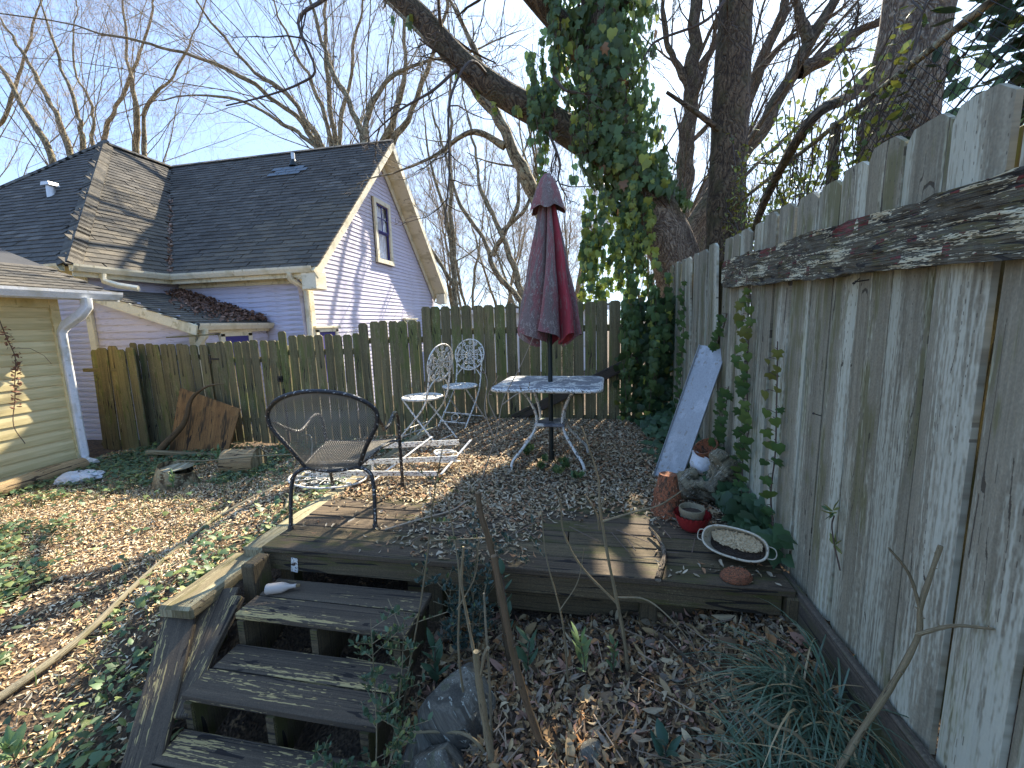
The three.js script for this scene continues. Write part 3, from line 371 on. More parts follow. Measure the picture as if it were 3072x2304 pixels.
// ---------- fences ----------
function picket(w, h, t, bow, ear, ou, ov, rag = 0) { // a fence board standing on y=0, face towards +z, slightly cupped, corners clipped at the top
  const key = ['pk', w, h, t, bow, ear, ou, ov, rag].join(); if (cache.has(key)) return cache.get(key);
  const c = [-0.5, -0.3, 0, 0.3, 0.5], P = [], N = [], U = [], I = []; const top = c.map((x, k) => h - (k === 0 || k === 4 ? ear : 0) - rag * hash(k, ou * 100 | 0, 5)), zf = (x) => bow * (1 - 4 * x * x);
  const put = (x, y, z, n) => { P.push(x * w, y, z); N.push(...n); U.push(x * w + ou, y + ov); return P.length / 3 - 1; };
  for (const sg of [1, -1]) { const ids = c.map((x, k) => { const nx = 8 * bow * x / w * 0.5, l = Math.hypot(nx, 1); const n = [nx / l * sg, 0, sg / l]; return [put(x, 0, zf(x) + (sg > 0 ? t / 2 : -t / 2), n), put(x, h * 0.5, zf(x) + (sg > 0 ? t / 2 : -t / 2), n), put(x, top[k], zf(x) + (sg > 0 ? t / 2 : -t / 2), n)]; }); for (let k = 0; k < 4; k++) for (let r = 0; r < 2; r++) { const a = ids[k][r], b = ids[k + 1][r], d = ids[k][r + 1], e = ids[k + 1][r + 1]; sg > 0 ? I.push(a, b, e, a, e, d) : I.push(a, e, b, a, d, e); } }
  for (const [x, sg] of [[-0.5, -1], [0.5, 1]]) { const y = top[sg < 0 ? 0 : 4], a = put(x, 0, t / 2 , [sg, 0, 0]), b = put(x, 0, -t / 2, [sg, 0, 0]), d = put(x, y, t / 2, [sg, 0, 0]), e = put(x, y, -t / 2, [sg, 0, 0]); for (const q of [a, b, d, e]) P[q * 3 + 2] += zf(x); sg > 0 ? I.push(a, b, e, a, e, d) : I.push(a, e, b, a, d, e); }
  for (let k = 0; k < 4; k++) { const n = V(-(top[k + 1] - top[k]), (c[k + 1] - c[k]) * w, 0).normalize(), nn = [n.x, n.y, 0], a = put(c[k], top[k], zf(c[k]) + t / 2, nn), b = put(c[k + 1], top[k + 1], zf(c[k + 1]) + t / 2, nn), d = put(c[k], top[k], zf(c[k]) - t / 2, nn), e = put(c[k + 1], top[k + 1], zf(c[k + 1]) - t / 2, nn); I.push(a, b, e, a, e, d); }
  const g = new THREE.BufferGeometry(); g.setAttribute('position', new THREE.Float32BufferAttribute(P, 3)); g.setAttribute('normal', new THREE.Float32BufferAttribute(N, 3)); g.setAttribute('uv', new THREE.Float32BufferAttribute(U, 2)); g.setIndex(I); cache.set(key, g); return g;
}
const R2 = rng(17);
const sideFence = thing('board_fence', 'tall grey weathered board fence running along the right side', 'fence', [1.03, 0, -3]);
{
  let z = -0.35, k = 0;
  while (z > -5.65) {
    const w = 0.168 + 0.02 * R2(), gap = R2() < 0.4 ? 0.013 + 0.009 * R2() : 0.005 + 0.004 * R2(), v = k % 9, h = 1.90 + 0.02 * R2() + (z < -3 ? 0.03 * (-3 - z) : 0), far = z < -3.35;
    const y0 = -0.05 + 0.02 * R2(), o = part('picket', picket(+w.toFixed(2), +h.toFixed(2), 0.017, far ? 0.008 : 0.009 + 0.004 * (v % 3), 0.032, v * 0.067, v * 0.31), M.fence[(k * 3 + (R2() * 4 | 0)) % 4], sideFence);
    let lean = (R2() - 0.5) * 0.012, tip = (R2() - 0.5) * 0.014; if (far) { lean += -0.03 + (k % 5 === 2 ? 0.06 : 0); tip += 0.012; }
    o.position.set(0.012 * (R2() - 0.5), y0, z - w / 2 + 3); o.rotation.set(0, -Math.PI / 2, 0); o.rotation.order = 'XYZ'; o.rotateZ(lean); o.rotateX(tip); if (gap > 0.012) part('backing_board', cbox(0.016, 1.7, 0.12, 0.002), M.back[k % 4], sideFence, [0.036, 0.9, z - w - gap / 2 + 3]); z -= w + gap; k++;
  }
  for (const y of [0.35, 1.05, 1.62]) part('rail', cbox(0.04, 0.09, 5.4, 0.004), M.back[0], sideFence, [0.068, y, 0]);
  for (let zz = -0.6; zz > -5.8; zz -= 2.4) part('post', cbox(0.09, 2.1, 0.09, 0.006), M.back[1], sideFence, [0.135, 0.9, zz + 3]);
  part('kickboard', cbox(0.03, 0.25, 1.9, 0.006), M.kick, sideFence, [-0.046, -0.135, 1.75]);
  part('kickboard', cbox(0.03, 0.2, 3.2, 0.006), M.kick, sideFence, [-0.046, -0.13, -0.8]);
  for (const [y, zz, ry, rz] of [[1.43, -1.86, 0.5, 0.5], [1.42, -1.78, -0.4, 0.25], [0.845, -2.05, 0.3, -0.2]]) part('nail', new MB().tube([[0, 0, 0], [-0.05, 0.006, 0.012]], 0.0022, 6, { cap: true }).tube([[-0.05, 0.006, 0.012], [-0.053, 0.0062, 0.0125]], 0.005, 8, { cap: true }).geo(), M.nail, sideFence, [-0.012, y, zz + 3], [0, ry, rz]);
}
{ // peeling plank nailed along the fence top
  const b = new MB(), n = 46, Rr = rng(91), A = V(0.985, 1.61, -3.40), B = V(0.965, 1.50, -0.75), L = A.distanceTo(B);
  const et = [], eb = []; for (let i = 0; i <= n; i++) { et.push(0.095 + 0.016 * (fbm(i * 0.35, 1, 3) - 0.5) * 2 + 0.008 * (Rr() - 0.5)); eb.push(-0.095 - 0.02 * (fbm(i * 0.4, 9, 5) - 0.4) - 0.008 * Rr()); } et[0] -= 0.03; eb[0] += 0.02; et[1] -= 0.008;
  const rows = 8, f = (u, v) => { const i = u * n, k = Math.min(n - 1, Math.floor(i)), t = i - k; return lerp(lerp(eb[k], eb[k + 1], t), lerp(et[k], et[k + 1], t), v); };
  const x = (u) => (u - 0.5) * L, zz = (u, v) => 0.02 + 0.006 * (fbm(u * 60, v * 9, 12) - 0.5) + 0.004 * (fbm(u * 12, v * 40, 15) - 0.5);
  b.sheet((u, v) => [x(u), f(u, v), zz(u, v)], n * 2, rows * 2); b.sheet((u, v) => [x(1 - u), f(1 - u, v), -0.018], n, 1);
  b.sheet((u, v) => [x(u), f(u, 1), lerp(zz(u, 1), -0.018, v)], n * 2, 1); b.sheet((u, v) => [x(u), f(u, 0), lerp(-0.018, zz(u, 0), v)], n * 2, 1); b.sheet((u, v) => [x(0), f(0, v), lerp(-0.018, zz(0, v), u)], 1, 4);
  for (let i = 0; i < b.p.length / 3; i++) { b.u[2 * i] = b.p[3 * i + 1] + b.p[3 * i + 2]; b.u[2 * i + 1] = b.p[3 * i]; }
  const o = solo('nailed_plank', 'split plank with peeling cream and red paint nailed across the grey fence', 'plank', b.geo(), M.peel, null, [(A.x + B.x) / 2, (A.y + B.y) / 2, (A.z + B.z) / 2]);
  o.rotation.set(0, -Math.PI / 2, 0); o.rotateZ(Math.atan2(B.y - A.y, B.z - A.z));
}
function pickets(parent, x0, x1, z, tops, base, mats, o = {}) { // boards in a row along x, facing +z
  let x = x0, k = 0; while (x < x1 - 0.03) {
    const w = Math.min(0.128 + 0.016 * R2(), x1 - x), gap = 0.008 + 0.012 * R2(), v = (k * 5 + (R2() * 9 | 0)) % 9, y1 = tops(x) + 0.022 * (R2() - 0.5), y0 = base(x) + 0.04 * R2();
    const m = part('picket', picket(+w.toFixed(2), +(y1 - y0).toFixed(2), 0.016, 0.002 + 0.003 * R2(), 0.028, v * 0.067, v * 0.31, k % 7 === 3 ? 0.015 : 0), mats[(R2() * mats.length) | 0], parent);
    m.position.set(x + w / 2 - parent.position.x, y0 - parent.position.y, z - parent.position.z + 0.01 * (R2() - 0.5)); m.rotation.set((R2() - 0.5) * 0.02, 0, (R2() - 0.5) * (o.lean ?? 0.016)); x += w + gap; k++;
  }
}
const rails = (p, x0, x1, z, ys) => ys.forEach((y) => part('rail', cbox(x1 - x0, 0.085, 0.035, 0.004), M.back[1], p, [(x0 + x1) / 2 - p.position.x, y - p.position.y, z - 0.03 - p.position.z]));
const ZF = -5.55, gr = (x) => ground(x, ZF) - 0.03;
{
  const f1 = thing('board_fence', 'tallest mossy board fence across the back behind the folded umbrella', 'fence', [-0.7, -0.4, ZF], 0, 'mossy board fence sections at the back'); pickets(f1, -2.33, 1.0, ZF, () => 1.55, gr, M.back); rails(f1, -2.33, 1.0, ZF, [0.0, 1.2]); part('post', cbox(0.09, 2.0, 0.09, 0.006), M.back[1], f1, [-1.6, 0.93, -0.1]);
  const f2 = thing('board_fence', 'gappy mossy board fence section behind the folding chairs, one step lower', 'fence', [-2.8, -0.4, ZF], 0, 'mossy board fence sections at the back'); pickets(f2, -3.28, -2.345, ZF, () => 1.37, gr, M.back); rails(f2, -3.28, -2.34, ZF, [0.0, 1.1]);
  const f3 = thing('board_fence', 'low mossy board fence section behind the black mesh chair', 'fence', [-3.9, -0.5, ZF], 0, 'mossy board fence sections at the back'); pickets(f3, -4.62, -3.295, ZF, (x) => 1.21 + (x < -4.5 ? 0.06 : 0), gr, M.back); rails(f3, -4.62, -3.29, ZF, [-0.1, 0.95]); part('post', cbox(0.09, 1.7, 0.09, 0.006), M.back[0], f3, [-0.7, 0.7, -0.1]);
  const gt = thing('fence_gate', 'greenish board gate with black strap hinge, right of the leaning plywood', 'gate', [-5.3, -0.55, ZF]); pickets(gt, -5.88, -4.64, ZF, (x) => 1.15 - 0.03 * Math.abs(x + 5.2), (x) => gr(x) + 0.06, M.back); rails(gt, -5.86, -4.66, ZF, [-0.1, 0.85]);
  part('hinge', new MB().box(0.16, 0.03, 0.006, 0, 0, 0).box(0.03, 0.14, 0.01, -0.09, 0, 0).geo(), M.nail, gt, [-0.5, 1.42, 0.022]); part('latch', new MB().box(0.07, 0.09, 0.02, 0, 0, 0).box(0.03, 0.04, 0.05, 0, 0, 0.02).geo(), M.nail, gt, [0.63, 1.1, 0.025]); part('latch_bar', cbox(0.03, 0.9, 0.012, 0.002), M.nail, gt, [0.665, 0.5, 0.02]);
  const f4 = thing('board_fence', 'olive board fence section behind the leaning plywood sheet', 'fence', [-6.4, -0.6, ZF], 0, 'mossy board fence sections at the back'); pickets(f4, -7.42, -5.9, ZF, (x) => 1.1 + 0.03 * (-5.9 - x), gr, M.back, { lean: 0.02 }); rails(f4, -7.4, -5.9, ZF, [-0.1, 0.9]); part('post', cbox(0.1, 1.75, 0.1, 0.006), M.back[2], f4, [0.44, 0.85, -0.1]); part('top_board', cbox(0.95, 0.02, 0.1, 0.003), M.back[3], f4, [0.0, 1.84, -0.2], [0, 0, 0.03]);
  const f5 = thing('board_fence', 'loose leaning fence boards standing beside the shed downspout', 'fence', [-7.55, -0.62, -5.36]); [[-0.42, 0.16], [-0.22, 0.19], [-0.02, 0.18], [0.175, 0.18], [0.36, 0.16]].forEach(([x, w], k) => { const m = part('picket', picket(w, 1.66 + 0.03 * (k % 3), 0.02, 0.003, 0.035, k * 0.1, k * 0.4), M.back[k % 4], f5, [x, 0.02, k % 2 ? 0.03 : 0]); m.rotation.set(-0.02, 0.1 * (k % 2), 0.012 * (k - 2)); }); part('rail', cbox(0.75, 0.06, 0.04, 0.004), M.back[1], f5, [-0.3, 1.35, -0.03]); part('rail', cbox(0.7, 0.07, 0.05, 0.004), M.back[1], f5, [-0.2, 0.1, -0.03]);
}
solo('leaning_board', 'dark old board leaning diagonally against the tall back fence', 'board', cbox(2.3, 0.13, 0.04, 0.008), M.darkwood, null, [-0.02, 0.5, ZF + 0.09], [0, 0, 0.46]);

// ---------- deck and stairs ----------
const DX0 = -1.97, DX1 = 0.96, DZ0 = -2.02, DZ1 = -5.42;
const deck = thing('wooden_deck', 'low weathered wooden deck strewn with dry leaves', 'deck', [-0.5, -0.4, -3.7]);
{
  const dp = (x, y, z) => [x + 0.5, y + 0.4, z + 3.7]; let z = DZ0, k = 0;
  while (z > DZ1 + 0.05) {
    const w = 0.14, cut = (k * 37 % 11) / 11; const runs = k % 3 === 0 || k === 1 ? [[DX0, DX1]] : [[DX0, lerp(-1.3, 0.3, cut)], [lerp(-1.3, 0.3, cut) + 0.004, DX1]];
    for (const [a, b] of runs) { const o = part('deck_board', cbox(+(b - a).toFixed(2), 0.036, w, 0.005, (k % 7) * 0.08, (k % 5) * 0.37), M.deck[(R2() * 4) | 0], deck, dp((a + b) / 2, -0.019 + 0.004 * (R2() - 0.5), z - w / 2)); o.rotation.set((R2() - 0.5) * 0.02, (R2() - 0.5) * 0.003, 0); }
    z -= w + 0.006; k++;
  }
  part('rim_joist', cbox(DX1 - DX0 - 0.06, 0.115, 0.04, 0.006), M.deck[3], deck, dp((DX0 + DX1) / 2 - 0.02, -0.096, DZ0 - 0.035)); part('rim_joist', cbox(0.04, 0.115, 3.3, 0.006), M.deck[1], deck, dp(DX0 + 0.04, -0.096, (DZ0 + DZ1) / 2 - 0.05)); part('rim_joist', cbox(0.04, 0.115, 3.3, 0.006), M.deck[1], deck, dp(DX1 - 0.04, -0.096, (DZ0 + DZ1) / 2 - 0.05));
  for (const x of [-1.2, -0.4, 0.4]) part('joist', cbox(0.04, 0.1, 3.2, 0), M.darkwood, deck, dp(x, -0.092, (DZ0 + DZ1) / 2 - 0.06));
  part('end_block', cbox(0.1, 0.13, 0.13, 0.008), M.deck[3], deck, dp(DX1 + 0.01, -0.1, DZ0 - 0.05));
  part('lower_beam', cbox(1.7, 0.12, 0.05, 0.006), M.deck[3], deck, dp(-0.25, -0.29, DZ0 - 0.16)); for (const x of [-1.88, -0.9, 0.3]) part('post', cbox(0.09, 0.5, 0.09, 0.006), M.deck[3], deck, dp(x, -0.36, DZ0 - 0.12));
  part('hinge_plate', new MB().box(0.045, 0.09, 0.004, 0, 0, 0).geo(), M.iron, deck, dp(-1.76, -0.11, DZ0 - 0.011), [0, 0, -0.12]);
}
const stairs = thing('wooden_stairs', 'worn wooden steps with flaking pale paint leading up to the deck', 'stairs', [-1.4, -0.8, -1.4]);
{
  const sp = (x, y, z) => [x + 1.4, y + 0.8, z + 1.4], X0 = -1.84, X1 = -0.87;
  [[-0.17, -1.67], [-0.335, -1.35], [-0.5, -1.03], [-0.665, -0.71]].forEach(([y, zf], i) => { for (let b = 0; b < 2; b++) { const o = part('tread', cbox(X1 - X0, 0.036, 0.152, 0.006, i * 0.17 + b * 0.31, i * 0.43 + b * 0.7), M.tread, stairs, sp((X0 + X1) / 2 + 0.01 * (b - 0.5), y - 0.018 + 0.003 * b, zf - 0.077 - b * 0.158)); o.rotation.y = 0.004 * (b - 0.5); } });
  const str = extr([[0, 0], [0.32, 0], [0.32, -0.165], [0.64, -0.165], [0.64, -0.33], [0.96, -0.33], [0.96, -0.495], [1.28, -0.495], [1.28, -0.62], [1.12, -0.62], [0, -0.22]], 0.038); str.rotateY(-Math.PI / 2); // runs along +z
  for (const x of [X0 + 0.05, -1.36, X1 - 0.04]) part('stringer', str, M.deck[3], stairs, sp(x, -0.208, -1.985));
}
{ // timber edging beside the deck and the sloping side boards of the stairs
  const o = thing('timber_edging', 'pale timber edging along the left side of the deck and steps', 'edging', [-2.15, -0.4, -2.2]); const tp = (x, y, z) => [x + 2.15, y + 0.4, z + 2.2];
  part('edge_timber', cbox(0.15, 0.1, 3.0, 0.012, 0.1, 0.3), M.edge, o, tp(-2.065, -0.085, -3.55)); part('edge_timber', cbox(0.2, 0.07, 0.52, 0.014, 0.4, 1.0), M.edge, o, tp(-2.11, -0.125, -1.83), [0, 0.05, 0]);
  const slope = (a, b, w, k) => { const A = V(...a), B = V(...b), m = part('side_board', cbox(w, 0.045, +A.distanceTo(B).toFixed(3), 0.006, k * 0.21, k * 0.5), M.tread, o, tp((a[0] + b[0]) / 2, (a[1] + b[1]) / 2, (a[2] + b[2]) / 2)); m.lookAt(...tp(...b).map((v, i) => v + o.position.getComponent(i))); return m; };
  slope([-2.125, -0.15, -1.64], [-1.76, -0.70, -0.97], 0.15, 1); slope([-2.01, -0.13, -1.79], [-1.88, -0.45, -1.33], 0.16, 2); slope([-1.91, -0.15, -1.77], [-1.875, -0.42, -1.38], 0.06, 3);
  part('post', cbox(0.08, 0.55, 0.14, 0.008), M.deck[3], o, tp(-1.93, -0.3, -1.93)); part('post', cbox(0.11, 0.5, 0.11, 0.008), M.deck[2], o, tp(-2.1, -0.42, -1.75));
}
{ const b = lathe([[0, 0], [0.034, 0], [0.038, 0.008], [0.038, 0.11], [0.034, 0.13], [0.017, 0.165], [0.013, 0.2], [0.0155, 0.2], [0.0155, 0.215], [0, 0.215]], 24); b.rotateZ(-Math.PI / 2); b.translate(-0.1, 0.038, 0);
  const o = thing('glass_bottle', 'empty dusty bottle lying on the top step', 'bottle', [-1.72, -0.166, -1.86], 0.35); o.scale.setScalar(0.74); part('body', b, new THREE.MeshPhysicalMaterial({ color: new THREE.Color(0.62, 0.55, 0.46), roughness: 0.55, transmission: 0.35, thickness: 0 }), o); part('stopper', new THREE.CylinderGeometry(0.013, 0.012, 0.03, 14), M.log, o, [0.125, 0.038, 0], [0, 0, Math.PI / 2]); }
// ---------- umbrella and table ----------
const TBL = [-0.36, -3.72];
{
  const u = thing('patio_umbrella', 'folded red market umbrella grey with lichen, standing through the table', 'umbrella', [TBL[0], 0, TBL[1]]);
  part('pole', new THREE.CylinderGeometry(0.021, 0.021, 2.5, 18), M.pole, u, [0, 1.25, 0]); part('base_collar', new THREE.CylinderGeometry(0.026, 0.03, 0.12, 18), M.pole, u, [0, 0.06, 0]);
  const tCan = speck(211, [[[124, 106, 98], 9, 0.40, 0.25, 5], [[146, 132, 120], 40, 0.58, 0.12, 30], [[100, 84, 78], 70, 0.72, 0.08, 60]], { base: [142, 92, 88], mw: 0.5, mh: 0.8, W: 384, H: 384, grain: 0.35 });
  const tRed = speck(223, [[[136, 54, 58], 7, 0.45, 0.3, 3], [[146, 90, 84], 24, 0.6, 0.14, 12]], { base: [158, 56, 62], mw: 0.5, mh: 0.8, grain: 0.2 });
  const grey = mk(tCan, { side: THREE.DoubleSide, bumpScale: 0.002, roughness: 1 }), red = mk(tRed, { side: THREE.DoubleSide, bumpScale: 0.001, roughness: 0.95 });
  // eight panels hang as folds: each rib carries an outer fold, the cloth between doubles back inwards
  const prof = (v) => lerp(0.04, 0.285, Math.pow(v, 0.85)), Ru = rng(33), ph = []; for (let i = 0; i < 8; i++) ph.push({ a: i / 8 * 6.283 + 0.22 * (Ru() - 0.5), s: 0.85 + 0.3 * Ru(), d: Ru() * 0.06, tw: 0.55 + 0.3 * Ru(), c: i });
  const TOP = 2.42, LEN = 1.2, cols = [1, 0, 0, 0, 1, 0, 1, 0];
  ph.forEach((f, i) => {
    const b = new MB(), n = ph[(i + 1) % 8], da = ((n.a - f.a + 6.283 * 2) % 6.283);
    const P = (s, v) => { // s across the panel 0..1 : a lobe folded to one side
      const r0 = prof(v), lobe = Math.sin(Math.PI * s), rr = r0 * (0.42 + 0.58 * Math.pow(lobe, 0.7) * f.s * (0.75 + 0.25 * v)) + 0.006 * Math.sin(v * 17 + i * 2) * v; const a = f.a + da * s + f.tw * lobe * v * 0.75; const y = TOP - LEN * v + (v > 0.9 ? (v - 0.9) * 10 : 0) * (-0.09 * (1 - lobe) + 0.03 * lobe - f.d) + 0.012 * Math.sin(s * 9 + i) * v;
      return [Math.cos(a) * rr, y, Math.sin(a) * rr]; };
    b.sheet(P, 14, 26, 0.5, 1.2); part('canopy_panel', b.geo(), cols[i] ? red : grey, u);
  });
  for (let i = 0; i < 8; i++) { const a = ph[i].a; part('rib', new MB().tube([[Math.cos(a) * 0.035, 2.36, Math.sin(a) * 0.035], [Math.cos(a) * 0.08, 1.27, Math.sin(a) * 0.08]], 0.007, 6, { cap: true }).geo(), M.pole, u); }
  const cap = new MB(); cap.sheet((s, v) => { const a = s * 6.283, w = 0.5 + 0.5 * Math.cos(a * 6 + 0.4 * Math.sin(a)); const r = lerp(0.04, 0.165, Math.pow(v, 0.75)) * (1 - 0.24 * v * v * w), y = 2.515 - 0.29 * v + (v > 0.7 ? (v - 0.7) * 0.12 * w : 0); return [Math.cos(a) * r, y, Math.sin(a) * r]; }, 72, 14, 0.8, 0.3);
  part('top_cap', cap.geo(), grey, u); part('finial', new THREE.SphereGeometry(0.03, 16, 10), grey, u, [0, 2.515, 0], null, [1.3, 0.7, 1.3]);
}
{
  const t = thing('patio_table', 'square iron table with curved legs and flaking white paint round the umbrella pole', 'table', [TBL[0], 0, TBL[1]], -0.04);
  const W = 0.45, D = 0.40, out = []; for (const [x, z] of [[-1, -1], [1, -1], [1, 1], [-1, 1]]) for (let i = 0; i <= 5; i++) { const a = Math.atan2(z, x) + (i / 5 - 0.5) * Math.PI / 2, r = 0.09; out.push([x * (W - r) + Math.cos(a) * r, z * (D - r) + Math.sin(a) * r]); }
  const bulge = out.map(([x, z]) => [x * (1 + 0.04 * (1 - (z / D) ** 2)), z * (1 + 0.03 * (1 - (x / W) ** 2))]);
  const top = extr(bulge, 0.012, 0.004); top.rotateX(Math.PI / 2); part('table_top', top, M.table, t, [0, 0.757, 0]);
  const rim = new MB().tube([...bulge, bulge[0]].map(([x, z]) => [x, 0.742, z]), 0.017, 8, { closed: true, circ: 0.1 }); part('rim', rim.geo(), M.iron, t);
  for (const [x, z] of [[-1, -1], [1, -1], [1, 1], [-1, 1]]) part('leg', new MB().tube(spline([[x * 0.25, 0.74, z * 0.22], [x * 0.17, 0.62, z * 0.15], [x * 0.115, 0.45, z * 0.10], [x * 0.13, 0.34, z * 0.12], [x * 0.22, 0.2, z * 0.2], [x * 0.31, 0.08, z * 0.28], [x * 0.32, 0.0, z * 0.29]], 22), 0.013, 8, { cap: true, circ: 0.1 }).geo(), M.iron, t);
  part('shelf', cbox(0.27, 0.03, 0.25, 0.006), M.table, t, [0, 0.385, 0]);
}
// ---------- black mesh chair ----------
function wireSheet(f, nu, nv, w, lift = 0.0007) { // diamond mesh: two families of thin flat strands over a surface
  const b = new MB(); const strand = (g, n, side) => { for (let i = 0; i < n; i++) { const [p, q] = [g(i / n), g((i + 1) / n)]; const A = V(...f(...p)), B = V(...f(...q)); if (p[0] < 0 || p[0] > 1 || q[0] < 0 || q[0] > 1) continue; const d = B.clone().sub(A), nn = V(...f(clamp(p[0] + 0.01), p[1])).sub(A).cross(V(...f(p[0], clamp(p[1] + 0.01, 0, 1))).sub(A)); if (nn.lengthSq() < 1e-14 || d.lengthSq() < 1e-14) continue; nn.normalize(); const s = d.clone().cross(nn).normalize().multiplyScalar(w / 2), o = b.p.length / 3; for (const [P, k] of [[A, 1], [A, -1], [B, 1], [B, -1]]) { b.p.push(P.x + s.x * k + nn.x * side * lift, P.y + s.y * k + nn.y * side * lift, P.z + s.z * k + nn.z * side * lift); b.n.push(nn.x, nn.y, nn.z); b.u.push(0, 0); } b.i.push(o, o + 2, o + 1, o + 2, o + 3, o + 1); } };
  for (let i = -nv; i < nu + nv; i++) { strand((t) => [(i + t * nv) / nu, t], nv >> 1, 1); strand((t) => [(i + (1 - t) * nv) / nu, t], nv >> 1, -1); }
  return b.geo();
}
{
  const c = thing('mesh_armchair', 'black metal mesh garden armchair with chipped frame on the deck corner', 'chair', [-1.72, 0, -2.62], 0.17);
  const r = 0.0135, T = (pts, n = 24, rad = r) => new MB().tube(spline(pts, n), rad, 8, { cap: true, circ: 0.1 }).geo();
  // back rail: one bent tube from the seat, over the top and down again, continuing into the arms
  const rail = [[-0.175, 0.39, 0.26], [-0.245, 0.53, 0.30], [-0.342, 0.70, 0.33], [-0.34, 0.785, 0.34], [-0.23, 0.88, 0.385], [0, 0.925, 0.415], [0.23, 0.88, 0.385], [0.34, 0.785, 0.34], [0.342, 0.70, 0.33], [0.245, 0.53, 0.30], [0.175, 0.39, 0.26]];
  part('back_frame', T(rail, 60, 0.0145), M.black, c); part('back_bottom_bar', T([[-0.175, 0.39, 0.26], [0, 0.375, 0.29], [0.175, 0.39, 0.26]], 10), M.black, c);
  const bs = spline(rail, 80); const L = bs.slice(0, 41), Rr = bs.slice(40).reverse();
  const bf = (u, v) => { const k = Math.min(39, Math.floor(v * 40)), t = v * 40 - k, a = L[k].clone().lerp(L[k + 1], t), b = Rr[k].clone().lerp(Rr[k + 1], t), p = a.lerp(b, u); p.z += 0.045 * (1 - (2 * u - 1) ** 2) * (1 - v * 0.7); return [p.x, p.y, p.z]; };
  part('back_mesh', wireSheet(bf, 46, 36, 0.0038), M.meshMetal, c);
  const seatY = (x, z) => 0.43 + (z > 0 ? -0.06 * z : -0.02 * z) - 0.012 * (1 - (x / 0.26) ** 2);
  const seat = (u, v) => { const z = lerp(0.26, -0.27, v), w = lerp(0.19, 0.26, v), x = (u - 0.5) * 2 * w; return [x, seatY(x, z) - (v > 0.93 ? (v - 0.93) * 0.25 : 0), z]; };
  part('seat_mesh', wireSheet(seat, 40, 40, 0.004), M.meshMetal, c);
  const sf = [[0, 0], [0.5, 0], [1, 0], [1, 0.5], [1, 1], [0.5, 1], [0, 1], [0, 0.5], [0, 0]].map(([u, v]) => seat(u, v)); const sfr = new MB(); for (let i = 0; i < 8; i++) { sfr.tube([sf[i], sf[i + 1]], 0.011, 8, { circ: 0.1 }); } part('seat_frame', sfr.geo(), M.black, c);
  for (const s of [-1, 1]) {
    part('arm', T([[s * 0.342, 0.74, 0.335], [s * 0.33, 0.65, 0.2], [s * 0.30, 0.595, 0.09], [s * 0.305, 0.60, 0.0], [s * 0.305, 0.64, -0.1], [s * 0.3, 0.655, -0.18], [s * 0.297, 0.62, -0.245], [s * 0.295, 0.54, -0.27], [s * 0.29, 0.3, -0.285], [s * 0.285, 0.012, -0.31]], 40), M.black, c); part('foot_cap', new THREE.CylinderGeometry(0.017, 0.018, 0.022, 12), M.black, c, [s * 0.285, 0.011, -0.31]);
    part('rear_leg', T([[s * 0.12, 0.39, 0.27], [s * 0.19, 0.385, 0.265], [s * 0.25, 0.35, 0.275], [s * 0.272, 0.27, 0.29], [s * 0.28, 0.012, 0.335]], 24), M.black, c); part('foot_cap', new THREE.CylinderGeometry(0.018, 0.02, 0.022, 12), M.black, c, [s * 0.28, 0.011, 0.335]);
    part('seat_brace', T([[s * 0.245, 0.42, -0.15], [s * 0.292, 0.415, -0.275]], 6, 0.009), M.black, c);
  }
}
// ---------- white iron folding chairs ----------
function scrollDisc(rx, ry, wire = 0.0045) { // oval hoop filled with C-scrolls
  const b = new MB(); const hoop = (k, r) => { const p = []; for (let i = 0; i <= 40; i++) { const a = i / 40 * 6.283; p.push([Math.cos(a) * rx * k, Math.sin(a) * ry * k, 0]); } b.tube(p, r, 6, { closed: true, circ: 0.05 }); };
  hoop(1, 0.009); hoop(0.30, wire);
  const spiral = (cx, cy, s, a0, dir) => { const p = []; for (let i = 0; i <= 14; i++) { const t = i / 14, a = a0 + dir * t * 8.5, r = s * (1 - 0.82 * t); p.push([cx + Math.cos(a) * r, cy + Math.sin(a) * r, 0]); } b.tube(p, wire, 5, { circ: 0.05 }); };
  for (let i = 0; i < 12; i++) { const a = i / 12 * 6.283, x = Math.cos(a), y = Math.sin(a); spiral(x * rx * 0.83, y * ry * 0.83, 0.027, a + (i % 2 ? 1 : -1), i % 2 ? 1 : -1); b.tube([[x * rx * 0.05, y * ry * 0.05, 0], [x * rx * 0.55, y * ry * 0.55, 0.0], [x * rx * 0.97, y * ry * 0.97, 0]], wire, 5, { circ: 0.05 }); }
  for (let i = 0; i < 8; i++) { const a = (i + 0.5) / 8 * 6.283; spiral(Math.cos(a) * rx * 0.5, Math.sin(a) * ry * 0.5, 0.033, a + (i % 2 ? 2 : -2), i % 2 ? -1 : 1); }
  return b.geo();
}
